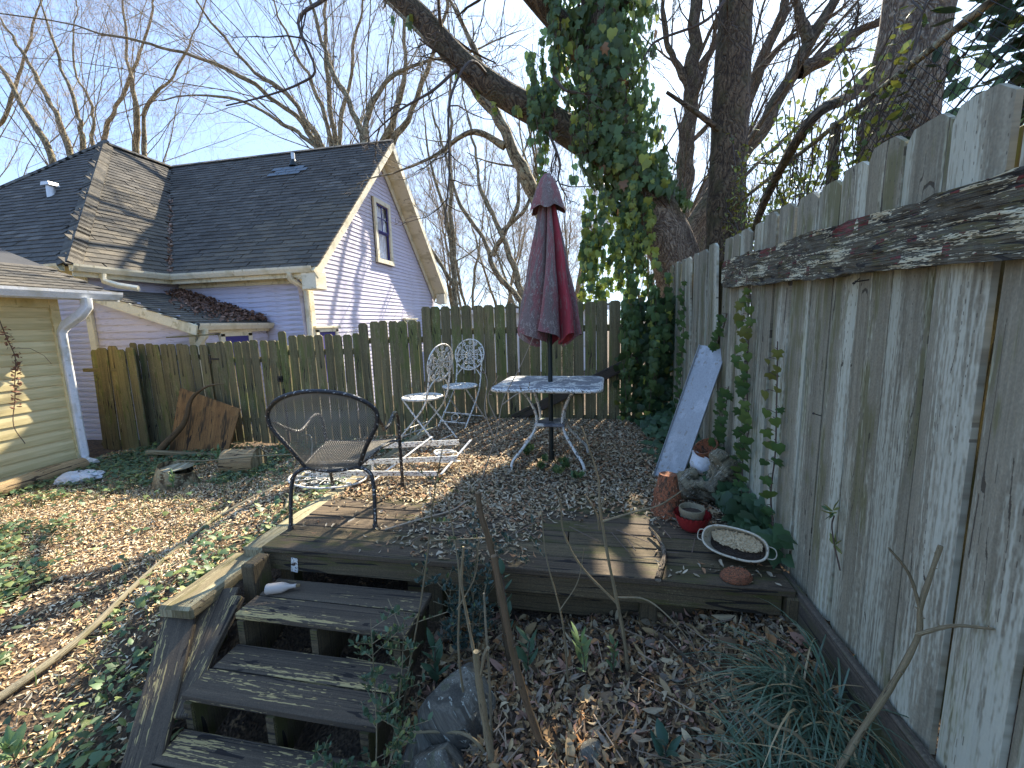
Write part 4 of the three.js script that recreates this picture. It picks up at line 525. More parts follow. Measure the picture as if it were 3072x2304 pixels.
function bistro(name, label, pos, turn) { // faces -z
  const c = thing(name, label, 'chair', pos, turn, 'white iron folding chairs'); c.scale.setScalar(1.1); const tube = (pts, r = 0.009, n = 20) => new MB().tube(spline(pts, n), r, 7, { cap: true, circ: 0.06 }).geo();
  const s = part('seat', (() => { const g = scrollDisc(0.195, 0.195); g.rotateX(Math.PI / 2); return g; })(), M.iron, c, [0, 0.465, 0]); part('seat_rim', (() => { const g = new THREE.TorusGeometry(0.197, 0.012, 8, 40); g.rotateX(Math.PI / 2); return g; })(), M.iron, s);
  part('seat_panel', (() => { const g = new THREE.CylinderGeometry(0.19, 0.19, 0.003, 36, 1); return g; })(), M.table, s, [0, -0.006, 0]);
  part('backrest', scrollDisc(0.2, 0.185), M.iron, c, [0, 0.815, 0.245], [0.2, 0, 0]);
  for (const x of [-1, 1]) {
    part('back_leg', tube([[x * 0.13, 0.9, 0.255], [x * 0.165, 0.82, 0.245], [x * 0.17, 0.62, 0.215], [x * 0.17, 0.44, 0.165], [x * 0.175, 0.3, 0.06], [x * 0.18, 0.0, -0.24]], 0.0095, 30), M.iron, c);
    part('front_leg', tube([[x * 0.155, 0.455, -0.12], [x * 0.16, 0.3, 0.02], [x * 0.165, 0.0, 0.3]], 0.0095), M.iron, c);
  }
  part('hoop', tube([[-0.17, 0.56, 0.205], [-0.1, 0.64, 0.22], [0, 0.665, 0.222], [0.1, 0.64, 0.22], [0.17, 0.56, 0.205]], 0.007), M.iron, c);
  part('stretcher', tube([[-0.18, 0.07, -0.18], [0.18, 0.07, -0.18]], 0.007, 4), M.iron, c); part('stretcher', tube([[-0.18, 0.16, -0.1], [0.18, 0.16, -0.1]], 0.007, 4), M.iron, c); part('ring', (() => { const g = new THREE.TorusGeometry(0.045, 0.005, 6, 24); return g; })(), M.iron, c, [0, 0.115, -0.14], [0.6, 0, 0]); part('stretcher', tube([[-0.165, 0.06, 0.245], [0.165, 0.06, 0.245]], 0.007, 4), M.iron, c);
  return c;
}
bistro('folding_chair', 'white scrolled iron folding chair seen side-on, nearer the mesh armchair', [-1.84, 0, -4.28], 1.3);
bistro('folding_chair', 'white scrolled iron folding chair with round fan back against the fence', [-1.66, 0, -5.08], Math.PI - 0.25);
{ // collapsed white iron table lying on the deck
  const t = thing('collapsed_table', 'collapsed white iron bistro table lying flat on the leaves behind the armchair', 'table', [-1.75, 0, -3.25], 0.06), bar = (a, b, w = 0.03, h = 0.008) => { const A = V(...a), B = V(...b), o = part('leg', cbox(w, h, +A.distanceTo(B).toFixed(3), 0.002), M.iron, t, [(a[0] + b[0]) / 2, (a[1] + b[1]) / 2, (a[2] + b[2]) / 2]); o.lookAt(B.clone().applyMatrix4(t.matrixWorld)); return o; };
  t.updateMatrixWorld(true);
  const d = scrollDisc(0.33, 0.2, 0.0035); d.rotateX(Math.PI / 2); part('top', d, M.iron, t, [-0.45, 0.05, 0.22], [0.05, 0, -0.03]);
  bar([-0.62, 0.13, 0.12], [0.62, 0.16, 0.0], 0.012, 0.045); bar([-0.5, 0.12, 0.3], [0.5, 0.08, 0.16], 0.012, 0.04); bar([0.55, 0.2, -0.35], [-0.2, 0.17, -0.3], 0.012, 0.05); bar([-0.05, 0.03, 0.28], [0.3, 0.26, -0.32], 0.025, 0.008); bar([0.5, 0.05, 0.1], [0.68, 0.24, -0.3], 0.025, 0.008); bar([-0.6, 0.13, 0.12], [-0.6, 0.0, 0.14], 0.02, 0.01); bar([-0.1, 0.14, 0.1], [-0.1, 0.0, 0.12], 0.02, 0.01);
  const coil = []; for (let i = 0; i <= 90; i++) { const a = i / 90 * 6.283 * 4, r = 0.13 - 0.018 * (i / 90) * 4; coil.push([0.46 + Math.cos(a) * r, 0.06 + 0.09 * Math.sin(i / 90 * 3) + 0.012 * Math.sin(a * 1.5), -0.2 + Math.sin(a) * r * 0.7]); } part('scroll', new MB().tube(coil, 0.011, 7, { cap: true, circ: 0.06 }).geo(), M.iron, t);
}
// ---------- pots and oddments on the deck ----------
const potProf = (r, h) => [[0, 0.004], [r * 0.62, 0], [r * 0.66, 0.003], [r * 0.9, h * 0.72], [r, h * 0.73], [r * 1.03, h * 0.98], [r * 0.99, h], [r * 0.9, h], [r * 0.88, h * 0.74], [r * 0.56, 0.02], [0, 0.02]];
{ const a = lathe(potProf(0.10, 0.19)); a.rotateX(Math.PI); a.translate(0, 0.19, 0); solo('terracotta_pot', 'upturned mossy terracotta pot, lower of the stack beside the leaning metal strip', 'pot', a, M.terra, null, [0.5, 0.001, -2.78], [0.03, 0.4, 0.02]); const b = lathe(potProf(0.085, 0.16)); b.rotateX(Math.PI); b.translate(0, 0.16, 0); solo('terracotta_pot', 'upturned terracotta pot with drain hole, upper of the stack beside the metal strip', 'pot', b, M.terra, null, [0.5, 0.115, -2.78], [-0.03, 0, -0.03]); }
{ const o = solo('red_bowl', 'round red glazed bowl with wavy rim holding a clay pot', 'bowl', (() => { const b = new MB(), R = (v) => lerp(0.055, 0.108, Math.pow(v, 0.6)); const w = (a, v) => 1 + (v > 0.85 ? (v - 0.85) / 0.15 * 0.05 * Math.sin(a * 26) : 0) + 0.006 * Math.sin(a * 18) * Math.sin(v * 20); b.sheet((u, v) => { const a = -u * 6.283, r = R(v) * w(a, v); return [Math.cos(a) * r, v * 0.105, Math.sin(a) * r]; }, 104, 14); b.sheet((u, v) => { const a = u * 6.283, r = R(v) * w(a, v) - 0.007; return [Math.cos(a) * r, 0.006 + v * 0.099, Math.sin(a) * r]; }, 104, 10); b.sheet((u, v) => { const a = u * 6.283, r = 0.06 * (1 - v); return [Math.cos(a) * r, 0.004, Math.sin(a) * r]; }, 30, 2); b.sheet((u, v) => { const a = u * 6.283, r = R(1) * w(a, 1) - 0.007 * v; return [Math.cos(a) * r, 0.105, Math.sin(a) * r]; }, 104, 1); return b.geo(); })(), M.red, null, [0.615, 0.003, -2.575]); }
{ const o = thing('clay_pot', 'small cream clay pot with soil sitting inside the red bowl', 'pot', [0.612, 0.012, -2.575]); part('pot', lathe([[0, 0], [0.05, 0], [0.055, 0.004], [0.071, 0.1], [0.075, 0.104], [0.076, 0.128], [0.072, 0.131], [0.067, 0.128], [0.064, 0.1], [0.048, 0.01], [0, 0.01]]), M.clay, o); part('soil', new THREE.CylinderGeometry(0.062, 0.06, 0.02, 24), M.dirt, o, [0, 0.09, 0]); }
{ const o = solo('white_bowl', 'white enamel bowl tipped on its side among the ivy behind the stone figure', 'bowl', lathe([[0, 0], [0.055, 0], [0.08, 0.025], [0.105, 0.10], [0.118, 0.104], [0.118, 0.111], [0.1, 0.11], [0.075, 0.03], [0.053, 0.007], [0, 0.007]]), M.white, null, [0.80, 0.13, -3.26], [-0.35, 0, -0.65]); }
solo('terracotta_pot', 'orange terracotta pot half hidden behind the stone figure', 'pot', lathe(potProf(0.09, 0.16)), M.terra, null, [0.93, 0.2, -3.3], [0.3, 0, 0.5]);
{ // hunched stone garden figure
  const n = 56, mc = new MarchingCubes(n, M.stone, false, false, 60000); mc.isolation = 0; const sx = 0.27, sm = (a, b, k) => { const h = clamp(0.5 + 0.5 * (b - a) / k); return lerp(b, a, h) - k * h * (1 - h); };
  const cap = (p, a, b, ra, rb) => { const ab = b.clone().sub(a), t = clamp(p.clone().sub(a).dot(ab) / ab.lengthSq()); return p.distanceTo(a.clone().addScaledVector(ab, t)) - lerp(ra, rb, t); };
  const bones = [[V(0.10, -0.10, 0), V(0.13, 0.06, -0.01), 0.11, 0.095], [V(0.12, 0.05, -0.01), V(0.09, 0.13, 0.02), 0.085, 0.07], [V(0.08, 0.135, 0.03), V(0.06, 0.15, 0.05), 0.062, 0.05], [V(0.06, -0.12, 0.03), V(-0.12, -0.11, 0.05), 0.085, 0.07], [V(-0.12, -0.1, 0.05), V(-0.17, -0.06, 0.0), 0.065, 0.055], [V(-0.17, -0.06, 0), V(-0.08, -0.02, -0.03), 0.05, 0.05], [V(0.11, 0.05, 0.09), V(0.02, -0.05, 0.12), 0.045, 0.04], [V(0.02, -0.05, 0.12), V(-0.07, -0.05, 0.12), 0.04, 0.034], [V(-0.03, -0.13, -0.05), V(0.1, -0.13, -0.05), 0.08, 0.09]];
  for (let k = 0; k < n; k++) for (let j = 0; j < n; j++) for (let i = 0; i < n; i++) { const p = V((i / (n - 1) * 2 - 1) * sx, (j / (n - 1) * 2 - 1) * sx, (k / (n - 1) * 2 - 1) * sx); let d = 9; for (const [a, b, ra, rb] of bones) d = sm(d, cap(p, a, b, ra, rb), 0.028); d += 0.016 * (n3(p.x * 26, p.y * 26, p.z * 26) - 0.5) + 0.010 * Math.abs(Math.sin((p.x + p.y * 1.4) * 46 + 5 * n3(p.x * 12, p.y * 12, p.z * 12))); mc.field[i + j * n + k * n * n] = i && j && k && i < n - 1 && j < n - 1 && k < n - 1 ? -d : -1; }
  mc.update(); const P = mc.positionArray.slice(0, mc.count * 3), N = mc.normalArray.slice(0, mc.count * 3), u = []; for (let i = 0; i < P.length; i++) P[i] *= sx; for (let i = 0; i < mc.count; i++) u.push(P[3 * i] + P[3 * i + 2], P[3 * i + 1] + P[3 * i + 2] * 0.6);
  const g = new THREE.BufferGeometry(); g.setAttribute('position', new THREE.Float32BufferAttribute(P, 3)); g.setAttribute('normal', new THREE.Float32BufferAttribute(N, 3)); g.setAttribute('uv', new THREE.Float32BufferAttribute(u, 2)); g.computeVertexNormals();
  solo('stone_figure', 'mossy hunched stone garden figure resting against the ivy by the fence', 'statue', g, M.stone, null, [0.80, 0.205, -3.02], [0, -0.1, 0]);
}
{ // oval enamel tub tipped towards the camera
  const t = thing('oval_tub', 'tipped oval enamel tub with wood shavings inside, at the deck corner', 'tub', [0.775, 0.0, -2.27], -0.5); const g = new THREE.Group(); g.name = 'tub'; 
  const ov = (a, s, rx = 0.155, rz = 0.075) => { const c = Math.cos(a), k = Math.sin(a), x = Math.sign(c) * Math.pow(Math.abs(c), 0.75) * rx, z = Math.sign(k) * Math.pow(Math.abs(k), 0.8) * rz; return [x * s, z * s]; }, H = 0.10, b = new MB();
  b.sheet((u, v) => { const [x, z] = ov(-u * 6.283, 0.86 + 0.14 * v); return [x, v * H, z]; }, 60, 6, 1, 0.13); b.sheet((u, v) => { const [x, z] = ov(u * 6.283, 0.84 + 0.135 * v); return [x, 0.004 + v * (H - 0.004), z]; }, 60, 6, 1, 0.13);
  b.sheet((u, v) => { const [x, z] = ov(u * 6.283, 0.86 * (1 - v)); return [x, 0.003, z]; }, 60, 3); const tilt = [0.98, 0, 0.05], P0 = [0, 0.062, -0.02];
  const body = part('tub_wall', b.geo(), M.enamel, t, P0, tilt); const rp = []; for (let i = 0; i <= 60; i++) { const [x, z] = ov(i / 60 * 6.283, 1.0); rp.push([x, H, z]); } part('rim', new MB().tube(rp, 0.006, 7, { closed: true, circ: 0.05 }).geo(), M.enamel, body);
  part('soil', new MB().sheet((u, v) => { const [x, z] = ov(u * 6.283, 0.86 * (1 - v)); return [x, 0.012 + 0.012 * (fbm(x * 60, z * 60, 4)) + (z > 0 ? 0.02 * z / 0.09 : 0), z]; }, 40, 8).geo(), M.dirt, body);
  const chips = new MB(), Rc = rng(77); for (let i = 0; i < 900; i++) { const a = Rc() * 6.283, s = Math.sqrt(Rc()) * 0.8; const [x, z0] = ov(a, s, 0.15, 0.046), z = z0 - 0.022; chips.box(0.01 + 0.016 * Rc(), 0.003, 0.005 + 0.005 * Rc(), x, 0.032 + 0.02 * Rc() + (-z) * 0.28, z, Rc() * 1.2 - 0.6, Rc() * 6, Rc() * 1.2 - 0.6); } const cm = part('wood_shavings', chips.geo(), M.chip, body); cm.userData.kind = 'stuff';
  for (const s of [-1, 1]) part('handle', new MB().tube(spline([[s * 0.148, H - 0.015, -0.03], [s * 0.18, H - 0.02, -0.025], [s * 0.19, H - 0.03, 0.0], [s * 0.18, H - 0.02, 0.025], [s * 0.148, H - 0.015, 0.03]], 16), 0.0028, 6).geo(), M.enamel, body);
}
solo('pot_saucer', 'cracked terracotta saucer upside down on the front deck corner', 'saucer', (() => { const g = lathe([[0, 0.032], [0.075, 0.032], [0.085, 0.026], [0.09, 0.014], [0.098, 0.012], [0.098, 0], [0.09, 0], [0, 0.001]], 40); g.scale(0.8, 1, 0.62); return g; })(), M.terra, null, [0.715, 0.002, -2.085], [0, 0.3, 0]);
{ // folded galvanised strip leaning on the fence
  const A = V(0.60, 0.005, -3.36), B = V(0.97, 1.06, -3.58), L = A.distanceTo(B), g = extr([[-0.115, 0.02], [-0.115, 0], [0.115, 0], [0.115, 0.02], [0.112, 0.02], [0.112, 0.003], [-0.112, 0.003], [-0.112, 0.02]], L);
  const o = solo('metal_strip', 'galvanised metal strip leaning against the fence, ivy at its top', 'metal strip', g, M.galv); o.position.copy(A); const zA = B.clone().sub(A).normalize(), yA = V(-0.62, 0.28, 0.74); yA.addScaledVector(zA, -yA.dot(zA)).normalize(); const xA = yA.clone().cross(zA); o.quaternion.setFromRotationMatrix(new THREE.Matrix4().makeBasis(xA, yA, zA));
}
const stick = (name, label, pts, r, m = M.twigDark, kind = 'stick', group) => solo(name, label, kind, new MB().tube(spline(pts, pts.length * 5), r, 7, { cap: true, circ: 0.15 }).geo(), m, group);
stick('fallen_stick', 'short dark broken stick lying across the front deck boards', [[0.325, 0.02, -1.99], [0.36, 0.016, -2.1], [0.4, 0.018, -2.25], [0.385, 0.03, -2.38], [0.35, 0.04, -2.48]], [0.017, 0.015, 0.012, 0.009], M.bark);
stick('fallen_stick', 'thin bent twig lying on the deck beside the armchair leg', [[-1.3, 0.01, -2.3], [-1.1, 0.025, -2.45], [-0.95, 0.02, -2.6], [-0.88, 0.03, -2.75]], 0.006, M.twig);

// ---------- things in the yard ----------
const onG = (x, z, dy = 0) => [x, ground(x, z) + dy, z];
{ const r = 0.165, L = 0.44, b = new MB(), pts = []; for (let i = 0; i <= 8; i++) pts.push([(i / 8 - 0.5) * L, 0, 0]); const o = thing('cut_log', 'short sawn log lying on its side beside the fence', 'log', onG(-4.5, -4.5, 0.15), 0.15); const g = new MB().tube(pts, r, 20, { circ: 1.0 }); for (let i = 0; i < g.p.length / 3; i++) { const a = Math.atan2(g.p[3 * i + 2], g.p[3 * i + 1]), k = 1 + 0.06 * Math.sin(a * 3 + 1) + 0.05 * (fbm(g.p[3 * i] * 8 + 9, Math.cos(a) * 3 + 5, 8) - 0.5); g.p[3 * i + 1] *= k; g.p[3 * i + 2] *= k; } part('bark', g.geo(), M.log, o); for (const s of [-1, 1]) part('cut_end', (() => { const c = new THREE.CircleGeometry(r * 0.99, 24); c.rotateY(s * Math.PI / 2); return c; })(), M.stemTan, o, [s * (L / 2 - 0.004), 0, 0]); }
{ const o = thing('tree_stump', 'low sunlit sawn tree stump in the ivy in front of the plywood', 'stump', onG(-5.05, -4.05, -0.03), 0.3); const g = new MB().tube([[0, 0, 0], [0, 0.08, 0], [0, 0.2, 0], [0.02, 0.25, 0]], [0.28, 0.22, 0.19, 0.18], 24, { circ: 1.2 }); for (let i = 0; i < g.p.length / 3; i++) { const a = Math.atan2(g.p[3 * i + 2], g.p[3 * i]), k = 1 + 0.1 * Math.sin(a * 5 + 2) * Math.max(0, 1 - g.p[3 * i + 1] * 4.2); g.p[3 * i] *= k; g.p[3 * i + 2] *= k; } part('bark', g.geo(), M.barkGrey, o); part('cut_top', (() => { const c = new THREE.CircleGeometry(0.182, 28); c.rotateX(-Math.PI / 2); return c; })(), M.stemPale, o, [0.02, 0.251, 0], [0, 0, 0]); }
solo('plywood_sheet', 'stained brown plywood sheet leaning crookedly against the fence', 'plywood', (() => { const g = extr([[0, 0], [0.98, -0.03], [1.12, 0.78], [0.04, 1.0]], 0.015); return g; })(), M.ply, null, [-6.42, -0.52, -5.12], [-0.2, 0.06, -0.1]);
solo('loose_board', 'narrow pale board lying at the foot of the plywood sheet', 'board', cbox(1.5, 0.05, 0.09, 0.005), M.edge, null, onG(-5.75, -4.95, 0.06), [0, 0.12, -0.06]);
solo('fallen_timber', 'rotten pale timber lying along the foot of the yellow shed', 'timber', (() => { const g = new MB().tube([[0, 0, 0], [0, 0.01, 0.4], [0.02, 0, 0.8], [0, 0, 1.15]], [0.10, 0.105, 0.1, 0.085], 12, { cap: true, circ: 0.6 }); return g.geo(); })(), M.log, null, onG(-6.95, -4.35, 0.08), [0, 0.12, 0]);
solo('rusty_stub', 'rusty brown stub standing at the end of the rotten timber', 'stub', lathe([[0, 0], [0.06, 0], [0.064, 0.02], [0.058, 0.16], [0.07, 0.2], [0.06, 0.24], [0.03, 0.26], [0, 0.262]], 16), M.terra, null, onG(-6.72, -3.18, 0.02));
{ const b = new MB(); b.sheet((u, v) => { const a = u * 6.283, p = (v - 0.5) * 3.05, k = 1 + 0.35 * (n3(Math.cos(a) * 3 + 7, Math.sin(a) * 3 + 7, v * 5) - 0.5) + 0.2 * (n3(Math.cos(a) * 8 + 7, Math.sin(a) * 8 + 7, v * 14) - 0.5); return [Math.cos(p) * Math.cos(a) * 0.3 * k, 0.09 + Math.sin(p) * 0.10 * k, -Math.cos(p) * Math.sin(a) * 0.19 * k]; }, 48, 20); const o = thing('plastic_bag', 'crumpled white plastic sack lying by the shed corner', 'bag', onG(-6.4, -3.95, 0), 0.3); o.scale.set(0.85, 0.8, 0.85); part('sack', b.geo(), std({ color: new THREE.Color(0.55, 0.56, 0.56), roughness: 0.4 }), o); part('green_print', new MB().sheet((u, v) => [0.12 + 0.1 * u, 0.178 - 0.012 * u + 0.008 * Math.sin(u * 9), -0.03 + 0.06 * v], 8, 3).geo(), std({ color: new THREE.Color(0.02, 0.25, 0.13), roughness: 0.4, side: THREE.DoubleSide }), o); }
[[-6.35, -4.72, 0.5, 'old red brick half buried near the shed downspout'], [-6.12, -4.85, 0.9, 'old red brick lying in the ivy left of the plywood']].forEach(([x, z, t, l]) => solo('loose_brick', l, 'brick', cbox(0.2, 0.07, 0.1, 0.008), M.terra, 'loose bricks', onG(x, z, 0.03), [0.1, t, 0.08]));
stick('fallen_branch', 'long pale fallen branch running diagonally across the leafy yard', [[-3.0, -1.2], [-3.07, -1.68], [-3.13, -2.2], [-3.3, -2.8], [-3.6, -3.35], [-4.03, -4.1]].map(([x, z], i) => onG(x + (i % 2 ? 0.04 : -0.03), z, 0.03 + 0.025 * (i % 2))), [0.024, 0.024, 0.021, 0.018, 0.014, 0.01], M.stemPale, 'branch');
stick('fallen_branch', 'forked brown branch propped against the plywood sheet', [[-6.45, -0.5, -4.95], [-6.3, -0.35, -4.98], [-6.0, -0.05, -5.05], [-5.85, 0.32, -5.1], [-5.55, 0.5, -5.1], [-5.2, 0.55, -5.05]], [0.06, 0.045, 0.035, 0.026, 0.016, 0.006], M.stemBrown, 'branch');
stick('fallen_branch', 'thin pale curved branch arching behind the left armchair leg', [[-3.9, -0.15, -4.9], [-3.5, -0.05, -4.55], [-3.1, -0.15, -4.0], [-2.72, -0.2, -3.2], [-2.5, -0.32, -2.75]], [0.008, 0.012, 0.014, 0.016, 0.018], M.stemPale, 'branch');
stick('fallen_branch', 'thin pale twig crossing the yard beside the sawn log', [[-5.3, -0.35, -4.3], [-4.7, -0.28, -4.15], [-3.9, -0.22, -4.25], [-3.3, -0.2, -4.3]], 0.009, M.stemPale, 'branch');
stick('fallen_branch', 'short pale branch stub lying in green groundcover left of the armchair', [[-3.35, -0.38, -3.05], [-3.2, -0.3, -3.3], [-3.05, -0.26, -3.6]].map((p) => p), 0.02, M.stemPale, 'branch');
// rocks beside the stairs
function rock(label, pos, s, seed, turn) { const g = new THREE.IcosahedronGeometry(1, 12), P = g.attributes.position, Rk = rng(seed), cuts = []; for (let i = 0; i < 9; i++) { const n = V(Rk() - 0.5, Rk() * 0.8 - 0.1, Rk() - 0.5).normalize(); cuts.push([n, 0.62 + 0.25 * Rk()]); } const v = V(0, 0, 0), u = []; for (let i = 0; i < P.count; i++) { v.fromBufferAttribute(P, i); for (const [n, d] of cuts) { const k = v.dot(n) - d; if (k > 0) v.addScaledVector(n, -k * 0.93); } v.multiplyScalar(1 + 0.07 * (n3(v.x * 3 + 9, v.y * 3 + 9, v.z * 3 + 9, seed) - 0.5) + 0.03 * (n3(v.x * 11 + 9, v.y * 11 + 9, v.z * 11 + 9, seed) - 0.5)); P.setXYZ(i, v.x * s[0], v.y * s[1], v.z * s[2]); } g.deleteAttribute('normal'); for (let i = 0; i < P.count; i++) u.push(P.getX(i) + P.getY(i) * 0.45, P.getZ(i) + P.getY(i) * 0.8); g.setAttribute('uv', new THREE.Float32BufferAttribute(u, 2)); const g2 = g; g2.computeVertexNormals(); return solo('boulder', label, 'rock', g2, M.rock, 'rocks beside the steps', pos, [0, turn, 0.1]); }
rock('large angular grey rock between the steps and the leaf bed', [-0.58, -0.40, -1.56], [0.19, 0.2, 0.16], 3, 0.5); rock('smaller grey rock in front of the large angular one', [-0.6, -0.47, -1.33], [0.13, 0.12, 0.12], 9, 1.4); rock('low dark rock wedged under the edge of the steps', [-0.72, -0.52, -1.42], [0.09, 0.12, 0.14], 15, 0.2); rock('fist-sized grey stone in the leaves right of the brown stem', [0.0, -0.36, -1.42], [0.045, 0.035, 0.04], 21, 0.7);
// ---------- trees ----------
const LEAF = {};
{ // leaf outlines, about one unit long, growing along +y from the stalk, face +z
  const fan = (pts, fold, c = [0, 0.42]) => { const P = [c[0], c[1], fold], I = [], n = pts.length; pts.forEach(([x, y]) => P.push(x, y, -Math.abs(x) * fold * 0.4 + (y > 0.7 ? -fold * 0.6 : 0))); for (let i = 0; i < n; i++) I.push(0, 1 + i, 1 + (i + 1) % n); const g = new THREE.BufferGeometry(); g.setAttribute('position', new THREE.Float32BufferAttribute(P, 3)); g.setAttribute('uv', new THREE.Float32BufferAttribute(P.filter((_, k) => k % 3 !== 2), 2)); g.setIndex(I); g.computeVertexNormals(); return g; };
  const mir = (h) => [...h, ...h.slice(1, -1).reverse().map(([x, y]) => [-x, y])];
  LEAF.ivy = fan(mir([[0, 0.06], [0.22, -0.06], [0.46, 0.14], [0.40, 0.34], [0.36, 0.56], [0.2, 0.68], [0, 1]]), 0.07); LEAF.ivy2 = fan(mir([[0, 0.04], [0.26, -0.08], [0.5, 0.2], [0.28, 0.34], [0.40, 0.66], [0.14, 0.66], [0, 1.05]]), 0.10);
  LEAF.oval = fan(mir([[0, 0], [0.16, 0.15], [0.26, 0.42], [0.18, 0.75], [0, 1]]), 0.06); LEAF.long = fan(mir([[0, 0], [0.1, 0.2], [0.15, 0.5], [0.09, 0.8], [0, 1]]), 0.07);
  const curl = (g, a, b) => { const P = g.attributes.position; for (let i = 0; i < P.count; i++) { const x = P.getX(i), y = P.getY(i) - 0.45, z = P.getZ(i); P.setXYZ(i, x, y, z + a * y * y + b * x * x + 0.12 * x * y); } g.computeVertexNormals(); return g; };
  LEAF.dry1 = curl(fan(mir([[0, 0], [0.14, 0.12], [0.24, 0.4], [0.18, 0.72], [0, 1]]), 0.03), 0.5, 1.6); LEAF.dry2 = curl(fan(mir([[0, 0], [0.2, 0.1], [0.34, 0.4], [0.26, 0.68], [0, 0.95]]), 0.04), -0.6, 2.0); LEAF.dry3 = curl(fan([[0, 0], [0.12, 0.2], [0.2, 0.5], [0.05, 0.98], [-0.16, 0.7], [-0.3, 0.45], [-0.1, 0.1]], 0.05), 0.9, -1.4);
}
const qa = new THREE.Quaternion(), ea = new THREE.Euler(), ca = new THREE.Color();
function scatter(name, geo, m, list, parent = scene) { // list of {p:[x,y,z], e:[x,y,z] or q, s, c:[r,g,b]}
  const o = shade(new THREE.InstancedMesh(geo, m, list.length)); o.name = name; o.userData.kind = 'stuff';
  list.forEach((l, i) => { mt.compose(tmp.set(...l.p), l.q || qa.setFromEuler(ea.set(...l.e)), Array.isArray(l.s) ? V(...l.s) : V(l.s, l.s, l.s)); o.setMatrixAt(i, mt); if (l.c) o.setColorAt(i, ca.setRGB(...l.c)); }); parent.add(o); return o;
}
function perp(d, R) { const a = V(R() - 0.5, R() - 0.5, R() - 0.5); return a.addScaledVector(d, -a.dot(d)).normalize(); }
function grow(B, p, d, len, r, lev, R, o) { // B: [limbs, twigs]
  const n = lev === 0 ? 5 : lev === 1 ? 4 : 2, pts = [p.clone()], dir = d.clone(); let q = p.clone();
  for (let i = 0; i < n; i++) { dir.addScaledVector(perp(dir, R), o.wob * (lev + 1) * 0.35).addScaledVector(V(0, 1, 0), o.up * (0.5 + 0.3 * lev)).normalize(); q = q.clone().addScaledVector(dir, len / n); pts.push(q); }
  (lev >= o.twigLev ? B[1] : B[0]).tube(pts, [r, Math.max(o.min, r * 0.35)], lev === 0 ? 5 : lev === 1 ? 4 : 3);
  if (lev >= o.levels) return; const k = Math.max(1, Math.round(o.kids[lev] * (0.7 + 0.6 * R())));
  for (let i = 0; i < k; i++) { const t = 0.2 + 0.8 * (i + R()) / k, f = Math.min(n - 1e-4, t * n), a = Math.floor(f), pos = pts[a].clone().lerp(pts[a + 1], f - a), dd = pts[a + 1].clone().sub(pts[a]).normalize(), ang = o.ang * (0.6 + 0.7 * R()); dd.multiplyScalar(Math.cos(ang)).addScaledVector(perp(dd, R), Math.sin(ang)).normalize(); grow(B, pos, dd, len * o.ratio * (0.55 + 0.7 * R()) * (1.15 - 0.45 * t), Math.max(o.min, r * 0.42 * (1 - 0.4 * t)), lev + 1, R, o); }
}
function bareTree(name, label, stems, seed, o = {}) {
  o = { kids: [5, 5, 3], levels: 3, ang: 0.62, ratio: 0.55, wob: 0.35, up: 0.10, min: 0.006, twigLev: 2, n1: 9, l1: 0.42, bark: M.barkGrey, gy: -0.9, group: 'bare trees beyond the fences', twig: M.twig, ...o };
  const R = rng(seed), f = stems[0][2][0], base = V(f[0], o.gy, f[2]), t = thing(name, label, 'tree', base.toArray(), 0, o.group), rel = (p) => V(...p).sub(base), trunk = new MB(), B = [new MB(), new MB()];
  stems.forEach(([r0, r1, pts], si) => {
    const P = pts.map(rel); if (pts[0][1] > o.gy + 0.3 && o.root !== false && (si === 0 || o.multi)) P.unshift(V(P[0].x * 0.4, 0, P[0].z * 0.4));
    const c = new THREE.CatmullRomCurve3(P, false, 'centripetal'), sp = c.getPoints(P.length * 7), L = c.getLength(); sp.forEach((q, k) => { const a = L * (o.bend ?? 0.006); q.x += a * (n2(k * 0.55, seed + si * 3, 5) - 0.5) * 2; q.y += a * (n2(k * 0.5, seed + si * 3 + 50, 6) - 0.5); }); trunk.tube(sp, (u) => lerp(r0 * 1.0, r1 * 0.8, u) * (1 + 0.08 * Math.sin(u * 23 + si)), 8, { circ: 6.283 * r0 });
    const n1 = o.n1, t0 = o.from ?? 0.35; for (let i = 0; i < n1; i++) { const u = t0 + (1 - t0) * (i + R()) / n1, p = c.getPointAt(Math.min(1, u)), d = c.getTangentAt(Math.min(1, u)), ang = o.ang * (0.7 + 0.6 * R()); d.multiplyScalar(Math.cos(ang)).addScaledVector(perp(d, R), Math.sin(ang)).normalize(); grow(B, p, d, L * o.l1 * (0.5 + 0.8 * R()) * (1.2 - 0.5 * u), lerp(r0, r1, u) * 0.3, 0, R, o); }
    grow(B, P[P.length - 1].clone(), c.getTangentAt(1), L * o.l1 * 0.9, r1, 0, R, o);
  });
  part('trunk', trunk.geo(), o.bark, t); if (B[0].p.length) part('branches', B[0].geo(), o.bark, t); if (B[1].p.length) part('twigs', B[1].geo(), o.twig, t); return t;
}
